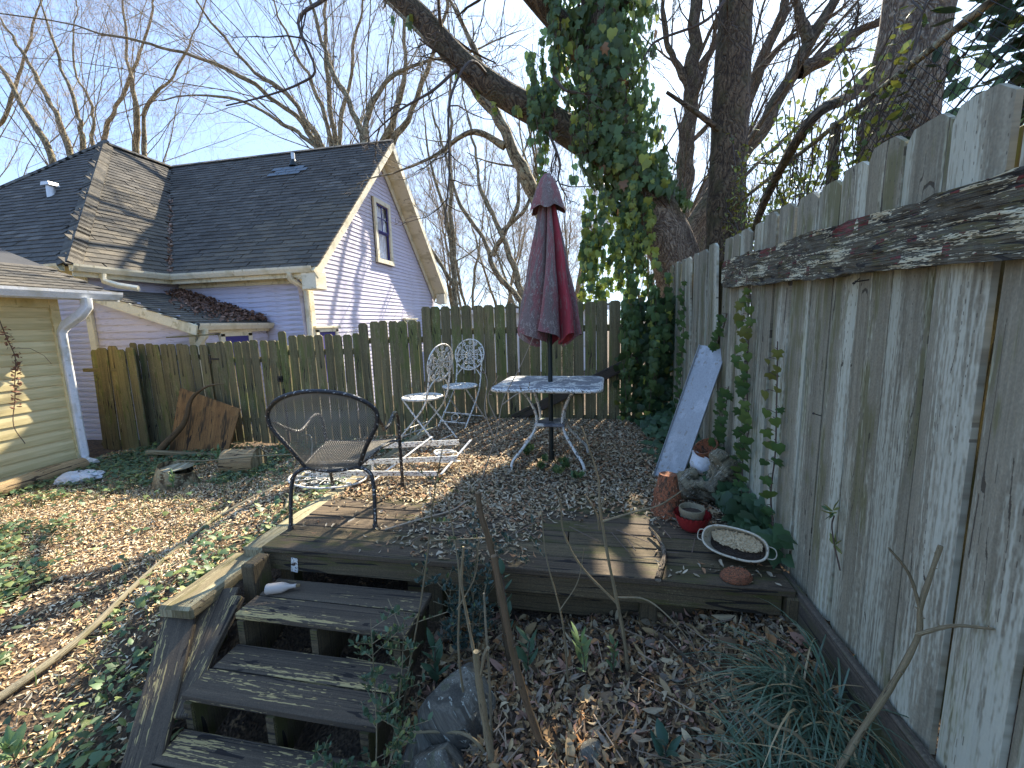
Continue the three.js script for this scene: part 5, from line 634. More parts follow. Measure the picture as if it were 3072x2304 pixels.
const TREES = {vase:[[0.183,0.041,[[-12.31,9.3,-19.0],[-13.04,11.19,-18.5],[-15.42,13.44,-18.0],[-16.77,15.61,-17.0]]],[0.168,0.032,[[-12.41,9.24,-19.0],[-13.76,11.35,-19.0],[-16.19,12.99,-18.0],[-18.67,13.71,-17.0],[-22.82,14.74,-16.0]]],[0.153,0.038,[[-11.97,9.27,-19.0],[-12.31,11.76,-19.0],[-13.44,14.01,-19.0],[-14.48,16.76,-19.0]]],[0.168,0.038,[[-11.78,9.4,-19.0],[-11.81,12.4,-19.0],[-11.71,14.99,-19.0],[-11.55,17.33,-19.0]]],[0.137,0.034,[[-12.5,9.2,-19.0],[-14.51,11.07,-19.0],[-18.94,13.25,-20.0],[-23.55,14.04,-21.0]]],[0.137,0.038,[[-11.67,9.32,-19.0],[-10.94,11.88,-19.0],[-10.12,14.49,-19.0],[-9.41,16.21,-19.0]]]],fork:[[0.193,0.051,[[-8.65,7.87,-16.0],[-8.69,8.96,-16.0],[-9.53,10.6,-16.0],[-10.13,12.3,-16.0],[-10.55,14.28,-16.0]]],[0.129,0.039,[[-8.66,8.48,-16.0],[-8.29,9.51,-16.0],[-7.46,10.46,-16.0],[-6.17,10.85,-16.0],[-4.38,10.94,-16.0]]]],twin:[[0.205,0.055,[[-8.52,8.22,-17.0],[-7.66,9.89,-17.0],[-7.23,11.42,-17.0],[-6.88,14.39,-17.0]]],[0.164,0.048,[[-8.15,8.18,-17.0],[-7.18,9.59,-17.0],[-6.37,11.07,-17.0],[-5.52,12.82,-17.0],[-5.19,14.0,-17.0]]]],slim:[[0.168,0.038,[[-6.24,2.58,-19.0],[-6.18,5.43,-19.0],[-6.23,8.02,-19.0],[-6.01,11.01,-19.0],[-5.94,14.27,-19.0]]],[0.107,0.031,[[-6.27,3.04,-19.0],[-7.19,4.6,-19.0],[-8.31,6.46,-19.0],[-8.73,8.53,-19.0]]],[0.107,0.031,[[-6.22,3.95,-19.0],[-6.53,6.32,-19.0],[-7.11,8.66,-19.0],[-7.29,10.76,-19.0]]]],bent:[[0.115,0.026,[[-1.96,1.68,-13.0],[-2.78,2.73,-13.0],[-3.27,3.86,-13.0],[-4.06,5.2,-13.0],[-4.41,6.67,-13.0],[-4.76,8.02,-13.0]]],[0.084,0.021,[[-3.02,3.35,-13.0],[-2.19,4.76,-13.0],[-2.06,5.88,-13.0],[-1.64,6.94,-13.0]]]],tall:[[0.145,0.03,[[-2.32,1.86,-15.0],[-2.71,3.27,-15.0],[-3.38,5.02,-15.0],[-3.82,6.06,-15.0],[-4.0,7.5,-15.0],[-4.28,9.12,-15.0]]],[0.084,0.024,[[-3.15,4.44,-15.0],[-2.18,5.27,-15.0],[-1.8,6.75,-15.0],[-2.0,8.13,-15.0]]]],lichen:[[0.178,0.048,[[-0.54,1.72,-8.5],[-1.03,3.66,-8.5],[-1.44,4.49,-8.5],[-1.78,5.27,-8.5],[-2.13,5.67,-8.5],[-2.54,6.22,-8.5],[-3.12,6.76,-8.5]]],[0.075,0.02,[[-1.63,4.69,-8.5],[-2.26,5.02,-8.5],[-3.11,4.65,-8.5],[-3.99,4.41,-8.5]]],[0.089,0.027,[[-2.15,5.67,-8.5],[-2.07,6.16,-8.5],[-2.31,6.77,-8.5],[-2.73,7.62,-8.5]]]],leftA:[[0.209,0.04,[[-30.18,11.39,-20.0],[-31.59,14.52,-20.0],[-32.73,16.71,-20.0],[-34.73,19.35,-20.0]]],[0.193,0.04,[[-28.8,11.61,-20.0],[-29.66,14.46,-20.0],[-30.94,16.98,-20.0],[-32.24,19.31,-20.0]]],[0.161,0.04,[[-27.79,11.85,-20.0],[-27.68,13.38,-20.0],[-28.53,16.65,-20.0],[-29.03,19.77,-20.0]]]],leftB:[[0.23,0.044,[[-26.67,11.77,-22.0],[-26.12,14.28,-22.0],[-26.3,16.61,-22.0],[-25.94,20.66,-22.0]]],[0.159,0.035,[[-26.1,11.9,-22.0],[-25.43,14.38,-22.0],[-23.29,15.87,-22.0],[-21.1,18.26,-22.0]]],[0.124,0.035,[[-29.86,12.65,-22.0],[-29.34,14.65,-22.0],[-30.24,17.13,-22.0],[-29.28,20.17,-22.0]]]],leftC:[[0.212,0.048,[[-42.46,14.02,-24.0],[-39.29,16.49,-24.0],[-37.0,19.49,-24.0],[-34.39,23.01,-24.0]]],[0.173,0.048,[[-31.9,13.61,-24.0],[-29.72,16.19,-24.0],[-27.31,19.14,-24.0],[-25.7,22.36,-24.0]]]],rightA:[[0.21,0.107,[[1.83,3.1,-9.5],[1.88,4.52,-9.5],[1.96,5.87,-9.5],[2.01,7.33,-9.5],[2.03,8.44,-9.5]]],[0.099,0.031,[[2.03,5.62,-9.5],[1.74,6.14,-9.5],[1.47,6.71,-9.5],[1.36,7.77,-9.5]]],[0.092,0.031,[[1.98,5.93,-9.5],[2.4,6.58,-9.5],[2.65,7.45,-9.5]]]],rightB:[[0.217,0.08,[[1.74,2.56,-9.0],[2.43,3.76,-9.0],[3.13,4.81,-9.0],[3.77,5.99,-9.0],[4.23,6.8,-9.0]]],[0.145,0.051,[[3.68,5.62,-9.0],[4.1,5.78,-9.0],[4.58,6.13,-9.0],[5.17,6.25,-9.0]]],[0.108,0.036,[[3.8,6.06,-9.0],[3.62,6.54,-9.0],[3.43,7.19,-9.0]]]],rightC:[[0.289,0.096,[[2.73,3.3,-12.0],[3.36,5.43,-12.0],[4.16,7.6,-12.0],[4.65,9.0,-12.0]]],[0.096,0.039,[[3.9,6.97,-12.0],[4.51,7.69,-12.0],[5.41,8.06,-12.0]]]]};
const far = { kids: [6, 6, 5], n1: 8, min: 0.0026 };
bareTree('bare_tree', 'multi-stemmed bare tree fanning out above the wing roof ridge', TREES.vase, 101, { ...far, multi: true, n1: 9, ang: 0.45, kids: [6, 5, 5], up: 0.02 });
bareTree('bare_tree', 'bare tree with forked trunk left of the gable peak', TREES.fork, 102, { ...far, n1: 7, kids: [6, 6, 5], min: 0.0024, from: 0.45 }); bareTree('bare_tree', 'bare twin-trunk tree rising right behind the gable peak', TREES.twin, 103, { ...far, n1: 7, kids: [6, 6, 5], min: 0.0024, multi: true, from: 0.45 });
bareTree('bare_tree', 'slim upright bare tree just right of the gable', TREES.slim, 104, { ...far, n1: 6, kids: [5, 5, 3], from: 0.2 }); bareTree('bare_tree', 'small bare tree with sharply bent stem left of the umbrella', TREES.bent, 105, { ...far, n1: 6, kids: [5, 5], levels: 2, min: 0.0022, from: 0.25 }); bareTree('bare_tree', 'bare tree leaning left beside the umbrella canopy', TREES.tall, 106, { ...far, n1: 6, kids: [5, 5], levels: 2, min: 0.0022, from: 0.25 });
bareTree('bare_tree', 'nearer lichen-grey bare tree leaning left behind the umbrella top', TREES.lichen, 107, { bend: 0.003, n1: 5, kids: [4, 4], levels: 2, min: 0.002, from: 0.35, l1: 0.36 });
bareTree('bare_tree', 'bare pale-stemmed tree at the far left above the hip roof', TREES.leftA, 108, { ...far, multi: true, min: 0.0036 }); bareTree('bare_tree', 'bare tree standing behind the hip roof peak', TREES.leftB, 109, { ...far, multi: true, min: 0.0036 }); bareTree('bare_tree', 'bare tree spreading behind the left slope of the hip roof', TREES.leftC, 110, { ...far, multi: true, min: 0.0036 });
bareTree('bare_tree', 'upright bare tree between the ivy tree and the dark trunk', TREES.rightA, 111, { n1: 8, kids: [6, 5, 4], min: 0.0022, from: 0.3, bark: M.bark, twig: M.twigDark }); bareTree('bare_tree', 'bare tree leaning steeply right behind the dark trunk', TREES.rightB, 112, { n1: 8, kids: [6, 5, 4], min: 0.0022, from: 0.3, bark: M.bark, twig: M.twigDark }); bareTree('bare_tree', 'thick bare tree leaning right further behind the fence', TREES.rightC, 113, { n1: 8, kids: [6, 5, 4], min: 0.0026, from: 0.3, bark: M.bark, twig: M.twigDark });
{ // hazy bare brush on the skyline and twiggy crowns beyond
  const R = rng(140); [[-9, -27, 7.5, 'distant bare tree with brown dead leaves right of the gable'], [-5.5, -26, 8, 'distant bare tree left of the umbrella with pale twigs'], [-2.5, -28, 6, 'distant bare tree directly behind the umbrella'], [-14, -30, 9, 'distant bare tree behind the gable roof'], [3, -24, 7.5, 'distant bare tree seen behind the ivy-clad trunk'], [8, -22, 8, 'distant bare tree seen through the chain-link at the right'], [-7.2, -24, 9, 'distant bare tree close right of the gable edge'], [-3.8, -23, 7, 'distant bare tree just left of the umbrella canopy'], [-1.2, -24, 8.5, 'distant bare tree half hidden by the umbrella canopy']].forEach(([x, z, h, l], i) => { const s = []; for (let k = 0; k < 3; k++) { const a = R() * 6.283; s.push([0.13, 0.03, [[x + 0.2 * k, 0, z], [x + Math.cos(a) * 0.6, h * 0.4, z + Math.sin(a) * 0.6], [x + Math.cos(a) * 1.4, h * 0.75, z + Math.sin(a) * 1.4], [x + Math.cos(a) * 1.8, h, z + Math.sin(a) * 1.8]]]); } bareTree('bare_tree', l, s, 150 + i, { n1: 7, kids: [6, 6, 5], min: 0.004, from: 0.2, multi: true, group: 'distant bare trees', twig: M.twig }); });
}
// evergreen behind the roof
function evergreen(name, label, base, h, w, n, seed, col, trunkTo = 0.4, leaf = LEAF.oval, ls = 0.16) {
  const t = thing(name, label, 'tree', base), R = rng(seed), L = [], tr = new MB().tube([[0, 0, 0], [0.1, h * 0.5, 0], [0, h * 0.9, 0.1]], [0.16, 0.05], 8), cl = []; for (let i = 0; i < 26; i++) { const a = R() * 6.283, e = (R() - 0.35) * 2, rr = 0.85 * Math.sqrt(R()); cl.push([Math.cos(a) * w * rr, h * (0.55 + 0.4 * e * 0.6), Math.sin(a) * w * rr, 0.35 + 0.5 * R()]); }
  for (const [x, y, z] of cl) tr.tube([[0, h * 0.35, 0], [x * 0.5, lerp(h * 0.35, y, 0.6), z * 0.5], [x, y, z]], [0.04, 0.01], 4); part('trunk', tr.geo(), M.barkDark, t);
  for (let i = 0; i < n; i++) { const c = cl[(R() * cl.length) | 0], a = R() * 6.283, b = Math.acos(2 * R() - 1), r = c[3] * Math.cbrt(R()) * w * 0.55; const k = 0.6 + 0.8 * R(); L.push({ p: [c[0] + Math.sin(b) * Math.cos(a) * r, c[1] + Math.cos(b) * r * 0.8, c[2] + Math.sin(b) * Math.sin(a) * r], e: [R() * 6, R() * 6, R() * 6], s: ls * (0.7 + 0.6 * R()), c: [col[0] * k, col[1] * k, col[2] * k] }); }
  scatter('crown', leaf, M.ivy, L, t); return t;
}
evergreen('evergreen_tree', 'dark glossy evergreen tree peeking over the wing roof ridge', [-11.6, -0.9, -15], 8.7, 2.0, 3200, 61, [0.07, 0.11, 0.045]);

// big ivy-clad tree
const ivyTree = thing('ivy_tree', 'leaning tree trunk thickly covered in green ivy behind the fence corner', 'tree', [1.45, -0.4, -6.3]);
{
  const ip = (p) => [p[0] - 1.45, p[1] + 0.4, p[2] + 6.3]; const R = rng(201);
  const trunkPts = [[1.5, -0.5, -6.3], [1.35, 1.2, -6.3], [1.12, 2.2, -6.25], [0.72, 2.95, -6.2], [0.36, 3.6, -6.2], [0.2, 4.3, -6.2], [0.12, 5.4, -6.2], [0.1, 7, -6.3], [0.3, 9, -6.6]]; const tc = new THREE.CatmullRomCurve3(trunkPts.map((p) => V(...ip(p))), false, 'centripetal'), rt = (u) => lerp(0.36, 0.2, u);
  part('trunk', new MB().tube(tc.getPoints(60), rt, 16, { circ: 2 }).geo(), M.barkBrown, ivyTree);
  const limb = (pts, r, n) => { const c = new THREE.CatmullRomCurve3(pts.map((p) => V(...ip(p))), false, 'centripetal'); part('limb', new MB().tube(c.getPoints(n), r, 12, { circ: 1 }).geo(), M.barkDark, ivyTree); return c; };
  const l1 = limb([[0.42, 3.45, -6.2], [-0.1, 3.7, -6.1], [-0.55, 3.98, -6.0], [-1.1, 4.28, -5.9], [-1.68, 4.75, -5.9], [-2.2, 5.35, -5.9], [-2.7, 5.85, -5.9], [-3.4, 6.6, -5.8], [-4.4, 7.4, -5.5]], [0.21, 0.10], 50);
  const l2 = limb([[0.15, 4.6, -6.2], [-0.4, 5.1, -6.0], [-1.0, 5.6, -5.6], [-1.8, 6.6, -5.2]], [0.17, 0.07], 24), l3 = limb([[0.12, 5.2, -6.2], [0.7, 5.8, -6.3], [1.5, 6.8, -6.2], [2.3, 7.8, -6.0]], [0.16, 0.06], 24), l4 = limb([[0.1, 6.6, -6.2], [-0.2, 7.8, -5.6], [-0.6, 8.8, -5.0]], [0.14, 0.05], 20);
  const B = [new MB(), new MB()], o = { kids: [4, 4, 3], levels: 3, ang: 0.7, ratio: 0.55, wob: 0.55, up: -0.02, min: 0.004, twigLev: 2 };
  for (const [c, n, L] of [[l1, 8, 1.4], [l2, 5, 1.3], [l3, 5, 1.3], [l4, 4, 1.3]]) for (let i = 0; i < n; i++) { const u = 0.3 + 0.7 * (i + R()) / n, p = c.getPointAt(Math.min(1, u)), d = c.getTangentAt(Math.min(1, u)); d.multiplyScalar(0.6).addScaledVector(perp(d, R), 0.8).normalize(); grow(B, p, d, L * (0.6 + 0.8 * R()), 0.028, 0, R, o); }
  for (const pts of [[[-2.6, 5.75, -5.6], [-2.844, 4.805, -4.6], [-3.088, 4.589, -4.5], [-2.945, 4.064, -4.5], [-3.14, 3.973, -4.5], [-3.614, 3.895, -4.5], [-4.021, 3.803, -4.4]], [[-1.3, 4.5, -5.9], [-1.4, 4.4, -5.3], [-1.589, 3.857, -5.0], [-1.64, 3.067, -5.0], [-1.731, 2.5, -5.0]], [[-1.512, 4.196, -5.05], [-1.784, 3.987, -5.0], [-2.21, 3.822, -5.0], [-2.571, 3.605, -5.0]], [[-0.447, 4.269, -5.6], [-0.3, 4.1, -5.6], [-0.125, 4.043, -5.6], [0.25, 4.12, -5.9]], [[-0.52, 3.9, -5.95], [-0.507, 3.671, -5.75], [-0.384, 3.301, -5.7], [-0.408, 3.102, -5.7], [-0.303, 2.89, -5.7]], [[2.0, 7.3, -5.8], [1.399, 4.6, -5.1], [1.158, 4.277, -5.0], [0.644, 4.135, -5.0], [0.547, 3.991, -5.0]]]) { const P = pts.map((p) => V(...ip(p))), c = new THREE.CatmullRomCurve3(P, false, 'centripetal'); part('hanging_branch', new MB().tube(c.getPoints(26), [0.022, 0.008], 6).geo(), M.twigDark, ivyTree); for (let i = 0; i < 7; i++) { const u = 0.25 + 0.75 * R(), p = c.getPointAt(u), d = c.getTangentAt(u); d.multiplyScalar(0.6).addScaledVector(perp(d, R), 0.8).normalize(); grow(B, p, d, 0.55 * (0.5 + R()), 0.009, 1, R, { ...o, up: -0.06, min: 0.003 }); } }
  part('branches', B[0].geo(), M.barkDark, ivyTree); part('twigs', B[1].geo(), M.twigDark, ivyTree);
  // ivy: leaves hanging in shingles all round the trunk, and trailing strands
  const L1 = [], L2 = []; const put = (p, out, s, yel) => { const k = 0.65 + 0.7 * R(), y = yel ?? (R() < 0.10 ? 1 : R() < 0.025 ? 2 : 0); const c = y ? y === 2 ? [0.3 * k, 0.16 * k, 0.07 * k] : [0.33 * k, 0.37 * k, 0.065 * k] : [0.105 * k, 0.175 * k, 0.055 * k]; const az = Math.atan2(out.x, out.z) + (R() - 0.5) * 1.1; qa.setFromEuler(ea.set((R() - 0.3) * 0.7, az, Math.PI + (R() - 0.5) * 1.2, 'YXZ')); (R() < 0.5 ? L1 : L2).push({ p: [p.x, p.y, p.z], q: qa.clone(), s, c }); };
  for (let i = 0; i < 7600; i++) { const u = 0.30 + 0.62 * Math.pow(R(), 0.9), c = tc.getPointAt(u), a = R() * 6.283, hgt = c.y - 0.4, fat = hgt > 4.4 ? 0.42 : hgt > 3.2 ? 0.36 : 0.22, r = rt(u) + fat * Math.pow(R(), 0.6) * (0.6 + 0.8 * fbm(a * 1.5 + 20, hgt * 1.6, 44)), bare = hgt < 2.75 && Math.cos(a - 1.0) > -0.2; if (bare) continue; if (fbm(a * 2 + 9, hgt * 2.6, 12) < 0.42) continue; const out = V(Math.cos(a), 0, Math.sin(a)); put(c.clone().addScaledVector(out, r), out, 0.05 + 0.10 * Math.pow(R(), 0.8)); }
  const strand = (x, y, z, len, n, yel) => { const pts = [[x, y, z]]; let q = [x, y, z]; const m = Math.max(3, len / 0.15 | 0); for (let i = 0; i < m; i++) { q = [q[0] + (R() - 0.5) * 0.07, q[1] - len / m, q[2] + (R() - 0.5) * 0.07]; pts.push(q); } const c = new THREE.CatmullRomCurve3(pts.map((p) => V(...ip(p)))); st.tube(c.getPoints(m * 2), 0.004, 4); for (let i = 0; i < n; i++) { const p = c.getPointAt(R()), out = V((R() - 0.5), 0, 0.3 + R()).normalize(); p.addScaledVector(out, 0.05 * R()); put(p, out, 0.06 + 0.07 * R(), R() < yel ? 1 : 0); } }; const st = new MB();
  for (let i = 0; i < 34; i++) strand(-0.75 + R() * 1.0, 5.6 - R() * 1.4, -6.0 + R() * 0.4, 0.5 + R() * 1.1, 16, 0.12);
  for (let i = 0; i < 44; i++) strand(-0.1 + R() * 0.85, 3.05 - R() * 0.7, -6.0 + R() * 0.35, 0.45 + R() * 0.75, 18, 0.5); // yellow-green curtain beside the umbrella
  for (let i = 0; i < 16; i++) strand(0.4 + R() * 0.55, 2.0 - R() * 0.6, -5.45 + R() * 0.25, 0.7 + R() * 1.0, 26, 0.08); // over the fence corner
  for (let i = 0; i < 8; i++) strand(-2.6 + i * 0.27, 5.75 - i * 0.26, -5.85, 0.15 + R() * 0.3, 6, 0.4);
  part('ivy_stems', st.geo(), M.vine, ivyTree).userData.kind = 'stuff'; scatter('ivy_leaves', LEAF.ivy, M.ivy, L1, ivyTree); scatter('ivy_leaves', LEAF.ivy2, M.ivy, L2, ivyTree);
  for (let i = 0; i < 7; i++) { const a = 1.2 + i * 0.45; const pts = []; for (let k = 0; k < 9; k++) { const u = 0.34 + k * 0.06, c = tc.getPointAt(u), aa = a + 0.5 * Math.sin(k * 1.1 + i); pts.push(c.addScaledVector(V(Math.cos(aa), 0, Math.sin(aa)), rt(u) + 0.015)); } part('climbing_stem', new MB().tube(new THREE.CatmullRomCurve3(pts).getPoints(40), 0.014, 6).geo(), M.vine, ivyTree); }
}
// straight dark trunk, and the thick brown trunk close behind the fence
function bigTrunk(label, pts, r, m, seed, knots = [], kids = 8) {
  const b = V(...pts[0]), t = thing('big_tree', label, 'tree', b.toArray()), P = pts.map((p) => V(...p).sub(b)), c = new THREE.CatmullRomCurve3(P, false, 'centripetal'), R = rng(seed), g = new MB().tube(c.getPoints(50), (u) => lerp(r[0], r[1], u) * (1 + 0.03 * Math.sin(u * 31) + 0.02 * Math.sin(u * 77)), 24, { circ: 6.283 * r[0] });
  for (let i = 0; i < g.p.length / 3; i++) { const y = g.p[3 * i + 1], k = knots.reduce((s, [kx, ky, kz, kr, ka]) => { const d = Math.hypot(g.p[3 * i] - kx, y - ky, g.p[3 * i + 2] - kz); return s + ka * Math.exp(-((d / kr) ** 2)); }, 0); g.p[3 * i] += g.n[3 * i] * k; g.p[3 * i + 2] += g.n[3 * i + 2] * k; }
  part('trunk', g.geo(), m, t); const B = [new MB(), new MB()], o = { kids: [4, 4, 3], levels: 3, ang: 0.7, ratio: 0.55, wob: 0.45, up: 0.05, min: 0.004, twigLev: 2 };
  for (let i = 0; i < kids; i++) { B[0] = new MB(); const u = 0.62 + 0.38 * R(), p = c.getPointAt(u), d = perp(V(0, 1, 0), R).addScaledVector(V(0, 1, 0), 0.5).normalize(); grow(B, p, d, 2.2 * (0.6 + 0.8 * R()), 0.05, 0, R, o); part('limb', B[0].geo(), M.barkDark, t); } part('twigs', B[1].geo(), M.twigDark, t); return t;
}
const darkTrunk = bigTrunk('straight dark-barked trunk standing behind the fence right of the ivy tree', [[1.72, 0.1, -6.0], [1.71, 2.2, -6.0], [1.7, 3.6, -6.0], [1.72, 5.2, -6.0], [1.78, 7, -6.0], [1.8, 9.5, -6.1]], [0.25, 0.15], M.barkDark, 301, [], 5);
part('snag', new MB().tube(spline([[0.914 - 1.72, 3.93, 0.2], [1.228 - 1.72, 3.69, 0.2], [1.576 - 1.72, 3.46, 0.1]], 14), [0.02, 0.04], 7, { cap: true }).geo(), M.barkDark, darkTrunk);
bigTrunk('thick brown trunk with a dark knot rising close behind the grey fence', [[2.02, 0.1, -3.5], [2.02, 1.6, -3.5], [2.05, 2.4, -3.5], [2.12, 3.4, -3.5], [2.2, 4.5, -3.5], [2.3, 7.5, -3.4]], [0.225, 0.17], M.barkBrown, 302, [[-0.05, 3.0, 0.22, 0.09, 0.04], [-0.05, 3.0, 0.22, 0.035, -0.07], [-0.12, 2.4, 0.18, 0.16, 0.03]], 5);
// ---------- chain-link fence behind the grey fence ----------
{
  const c = thing('chain_link_fence', 'rusty chain-link fence with vines standing behind the grey board fence', 'fence', [1.68, 0.2, -3.6]), b = new MB(), Y0 = 0.0, Y1 = 2.4, Z0 = -2.6, Z1 = 3.0, s = 0.062, H = Y1 - Y0;
  for (let z = Z0 - H; z < Z1 + H; z += s) for (const sg of [1, -1]) { let a = sg > 0 ? z : z + H, e = sg > 0 ? z + H : z; let ya = Y0, ye = Y1; const clip = (lim, lo) => { const f = (lim - a) / (e - a); if (lo ? a < lim : a > lim) { if (lo ? e < lim : e > lim) return false; ya += (ye - ya) * f; a = lim; } const f2 = (lim - a) / (e - a); if (lo ? e < lim : e > lim) { ye = ya + (ye - ya) * f2; e = lim; } return true; }; if (!clip(Z0, true) || !clip(Z1, false)) continue; b.tube([[0.004 * sg, ya, a], [0.004 * sg, ye, e]], 0.0019, 3); }
  const m = part('wire_mesh', b.geo(), M.nail, c); m.userData.kind = 'stuff'; for (const z of [0, -2.5, 2.6]) part('post', new THREE.CylinderGeometry(0.035, 0.035, 2.5, 14), M.barkGrey, c, [0.05, 1.2, z]); part('top_rail', new MB().tube([[0.03, Y1 + 0.02, Z0], [0.03, Y1 + 0.02, Z1]], 0.018, 8).geo(), M.barkGrey, c);
  // vines woven through the wire
  const R = rng(401), L = [], st = new MB(); for (let i = 0; i < 70; i++) { let p = V(0.06 * (R() - 0.5), 1.3 + R() * 0.9, Z0 + R() * 3.3), d = V(0, 0.3 + R() * 0.5, R() - 0.5).normalize(); const pts = [p]; for (let k = 0; k < 7; k++) { d.add(V((R() - 0.5) * 0.3, (R() - 0.5) * 0.9, (R() - 0.5) * 0.9)).normalize(); p = p.clone().addScaledVector(d, 0.16); p.x = clamp(p.x, -0.09, 0.12); pts.push(p); } const cc = new THREE.CatmullRomCurve3(pts); st.tube(cc.getPoints(20), 0.005, 4); for (let k = 0; k < 26; k++) { const q = cc.getPointAt(R()), y = R() < 0.55; const kk = 0.7 + 0.6 * R(); if (q.z > 1.4 && R() < 0.6) continue; L.push({ p: [q.x + (R() - 0.5) * 0.08, q.y + (R() - 0.5) * 0.09, q.z + (R() - 0.5) * 0.09], e: [R() * 6, R() * 6, R() * 6], s: 0.035 + 0.04 * R(), c: y ? [0.34 * kk, 0.37 * kk, 0.07 * kk] : [0.13 * kk, 0.18 * kk, 0.05 * kk] }); } }
  part('vine_stems', st.geo(), M.twigDark, c); scatter('vine_leaves', LEAF.oval, M.ivy, L, c);
  part('thick_vine', new MB().tube(spline([[0.71, 3.15, -0.6], [0.45, 2.9, -0.5], [0.31, 2.78, -0.4], [-0.1, 2.5, 0.0], [-0.05, 2.2, -0.9], [0.0, 1.8, -1.5]], 30), [0.05, 0.03], 8).geo(), M.barkDark, c);
}
{ // glossy evergreen boughs hanging over the fence at the top right corner
  const t = thing('evergreen_shrub', 'dark broad-leaved evergreen hanging over the fence at the top right corner', 'shrub', [2.6, 0.2, -2.2]), R = rng(411), L = [], st = new MB(); st.tube(spline([[0, 0, 0], [0, 1.3, 0], [-0.2, 2.2, -0.1], [-0.3, 3.2, 0]], 20), [0.05, 0.02], 8);
  for (let i = 0; i < 26; i++) { const a = V(-0.15, 1.9 + R() * 1.4, 0), e = V(-0.8 + R() * 0.5, 1.85 + R() * 0.9, -0.85 + R() * 0.6), m = a.clone().lerp(e, 0.5).add(V(0, 0.2, 0)); const cc = new THREE.CatmullRomCurve3([a, m, e]); st.tube(cc.getPoints(10), [0.014, 0.004], 4); for (let k = 0; k < 30; k++) { const q = cc.getPointAt(0.35 + 0.65 * R()), kk = 0.6 + 0.8 * R(), y = R() < 0.08; L.push({ p: [q.x + (R() - 0.5) * 0.22, q.y + (R() - 0.5) * 0.24, q.z + (R() - 0.5) * 0.22], e: [R() * 6, R() * 6, R() * 6], s: 0.08 + 0.06 * R(), c: y ? [0.22 * kk, 0.25 * kk, 0.05 * kk] : [0.05 * kk, 0.085 * kk, 0.04 * kk] }); } }
  part('stems', st.geo(), M.barkDark, t); scatter('foliage', LEAF.oval, M.ivy, L, t);
}
// ---------- ivy strands on the grey fence: every leaf a piece ----------
const ivyMats = [[0.10, 0.19, 0.055], [0.075, 0.15, 0.05], [0.15, 0.23, 0.06], [0.22, 0.24, 0.06]].map((c) => { const m = M.ivy.clone(); m.color.setRGB(...c); return m; });
function fenceVine(label, pts, n, seed, s0, s1, mi) {
  const b = V(...pts[0]), t = thing('ivy_vine', label, 'vine', b.toArray(), 0, 'ivy strands on the grey fence'), R = rng(seed), c = new THREE.CatmullRomCurve3(pts.map((p) => V(...p).sub(b)), false, 'centripetal'), st = new MB().tube(c.getPoints(pts.length * 6), [0.005, 0.003], 5);
  for (let i = 0; i < n; i++) { const u = (i + R() * 0.6) / n, p = c.getPointAt(Math.min(1, u)), sd = i % 2 ? 1 : -1, s = lerp(s0, s1, u) * (0.7 + 0.55 * R()), q = V(p.x - 0.015 - 0.03 * R(), p.y + (R() - 0.3) * 0.03, p.z + sd * (0.03 + 0.05 * R())); st.tube([p, p.clone().lerp(q, 0.5).add(V(-0.012, 0.01, 0)), q], 0.0018, 4); const o = part('leaf', i % 3 ? LEAF.ivy : LEAF.ivy2, ivyMats[mi(u, R) % 4], t, [q.x, q.y, q.z]); o.scale.setScalar(s); o.rotation.set(0.15 + 0.5 * R(), -0.75 + (R() - 0.5) * 1.0, Math.PI + (R() - 0.5) * 1.3, 'YXZ'); }
  part('stem', st.geo(), M.vine, t); return t;
}
fenceVine('thick ivy strand climbing the grey fence to the plank end', [[0.97, 0.05, -2.72], [0.975, 0.35, -2.84], [0.98, 0.6, -2.78], [0.98, 0.85, -2.85], [0.985, 1.1, -2.88], [0.985, 1.3, -2.86], [0.985, 1.47, -2.9]], 52, 501, 0.085, 0.065, (u, R) => u > 0.75 ? 2 + (R() * 2 | 0) : (R() * 3 | 0));
fenceVine('thin ivy strand with single leaves right of the thick strand', [[0.985, 0.1, -2.34], [0.985, 0.3, -2.42], [0.985, 0.55, -2.4], [0.985, 0.8, -2.42], [0.985, 1.0, -2.44], [0.985, 1.16, -2.46]], 22, 503, 0.075, 0.06, (u, R) => u > 0.7 ? 3 : (R() * 3 | 0));
fenceVine('short ivy sprig draped over the top of the leaning metal strip', [[0.99, 1.32, -3.35], [0.985, 1.2, -3.42], [0.97, 1.1, -3.5], [0.955, 1.03, -3.52]], 10, 505, 0.06, 0.085, (u, R) => (R() * 3 | 0));
fenceVine('dark ivy strand low on the fence beside the metal strip', [[0.97, 0.02, -3.1], [0.97, 0.3, -3.2], [0.975, 0.55, -3.25], [0.98, 0.8, -3.2]], 30, 507, 0.08, 0.07, (u, R) => (R() * 2 | 0));
fenceVine('ivy strand near the fence corner with brown dead leaves below', [[0.95, 0.2, -4.7], [0.96, 0.7, -4.75], [0.97, 1.2, -4.7], [0.98, 1.7, -4.8]], 34, 509, 0.08, 0.08, (u, R) => (R() * 2 | 0));
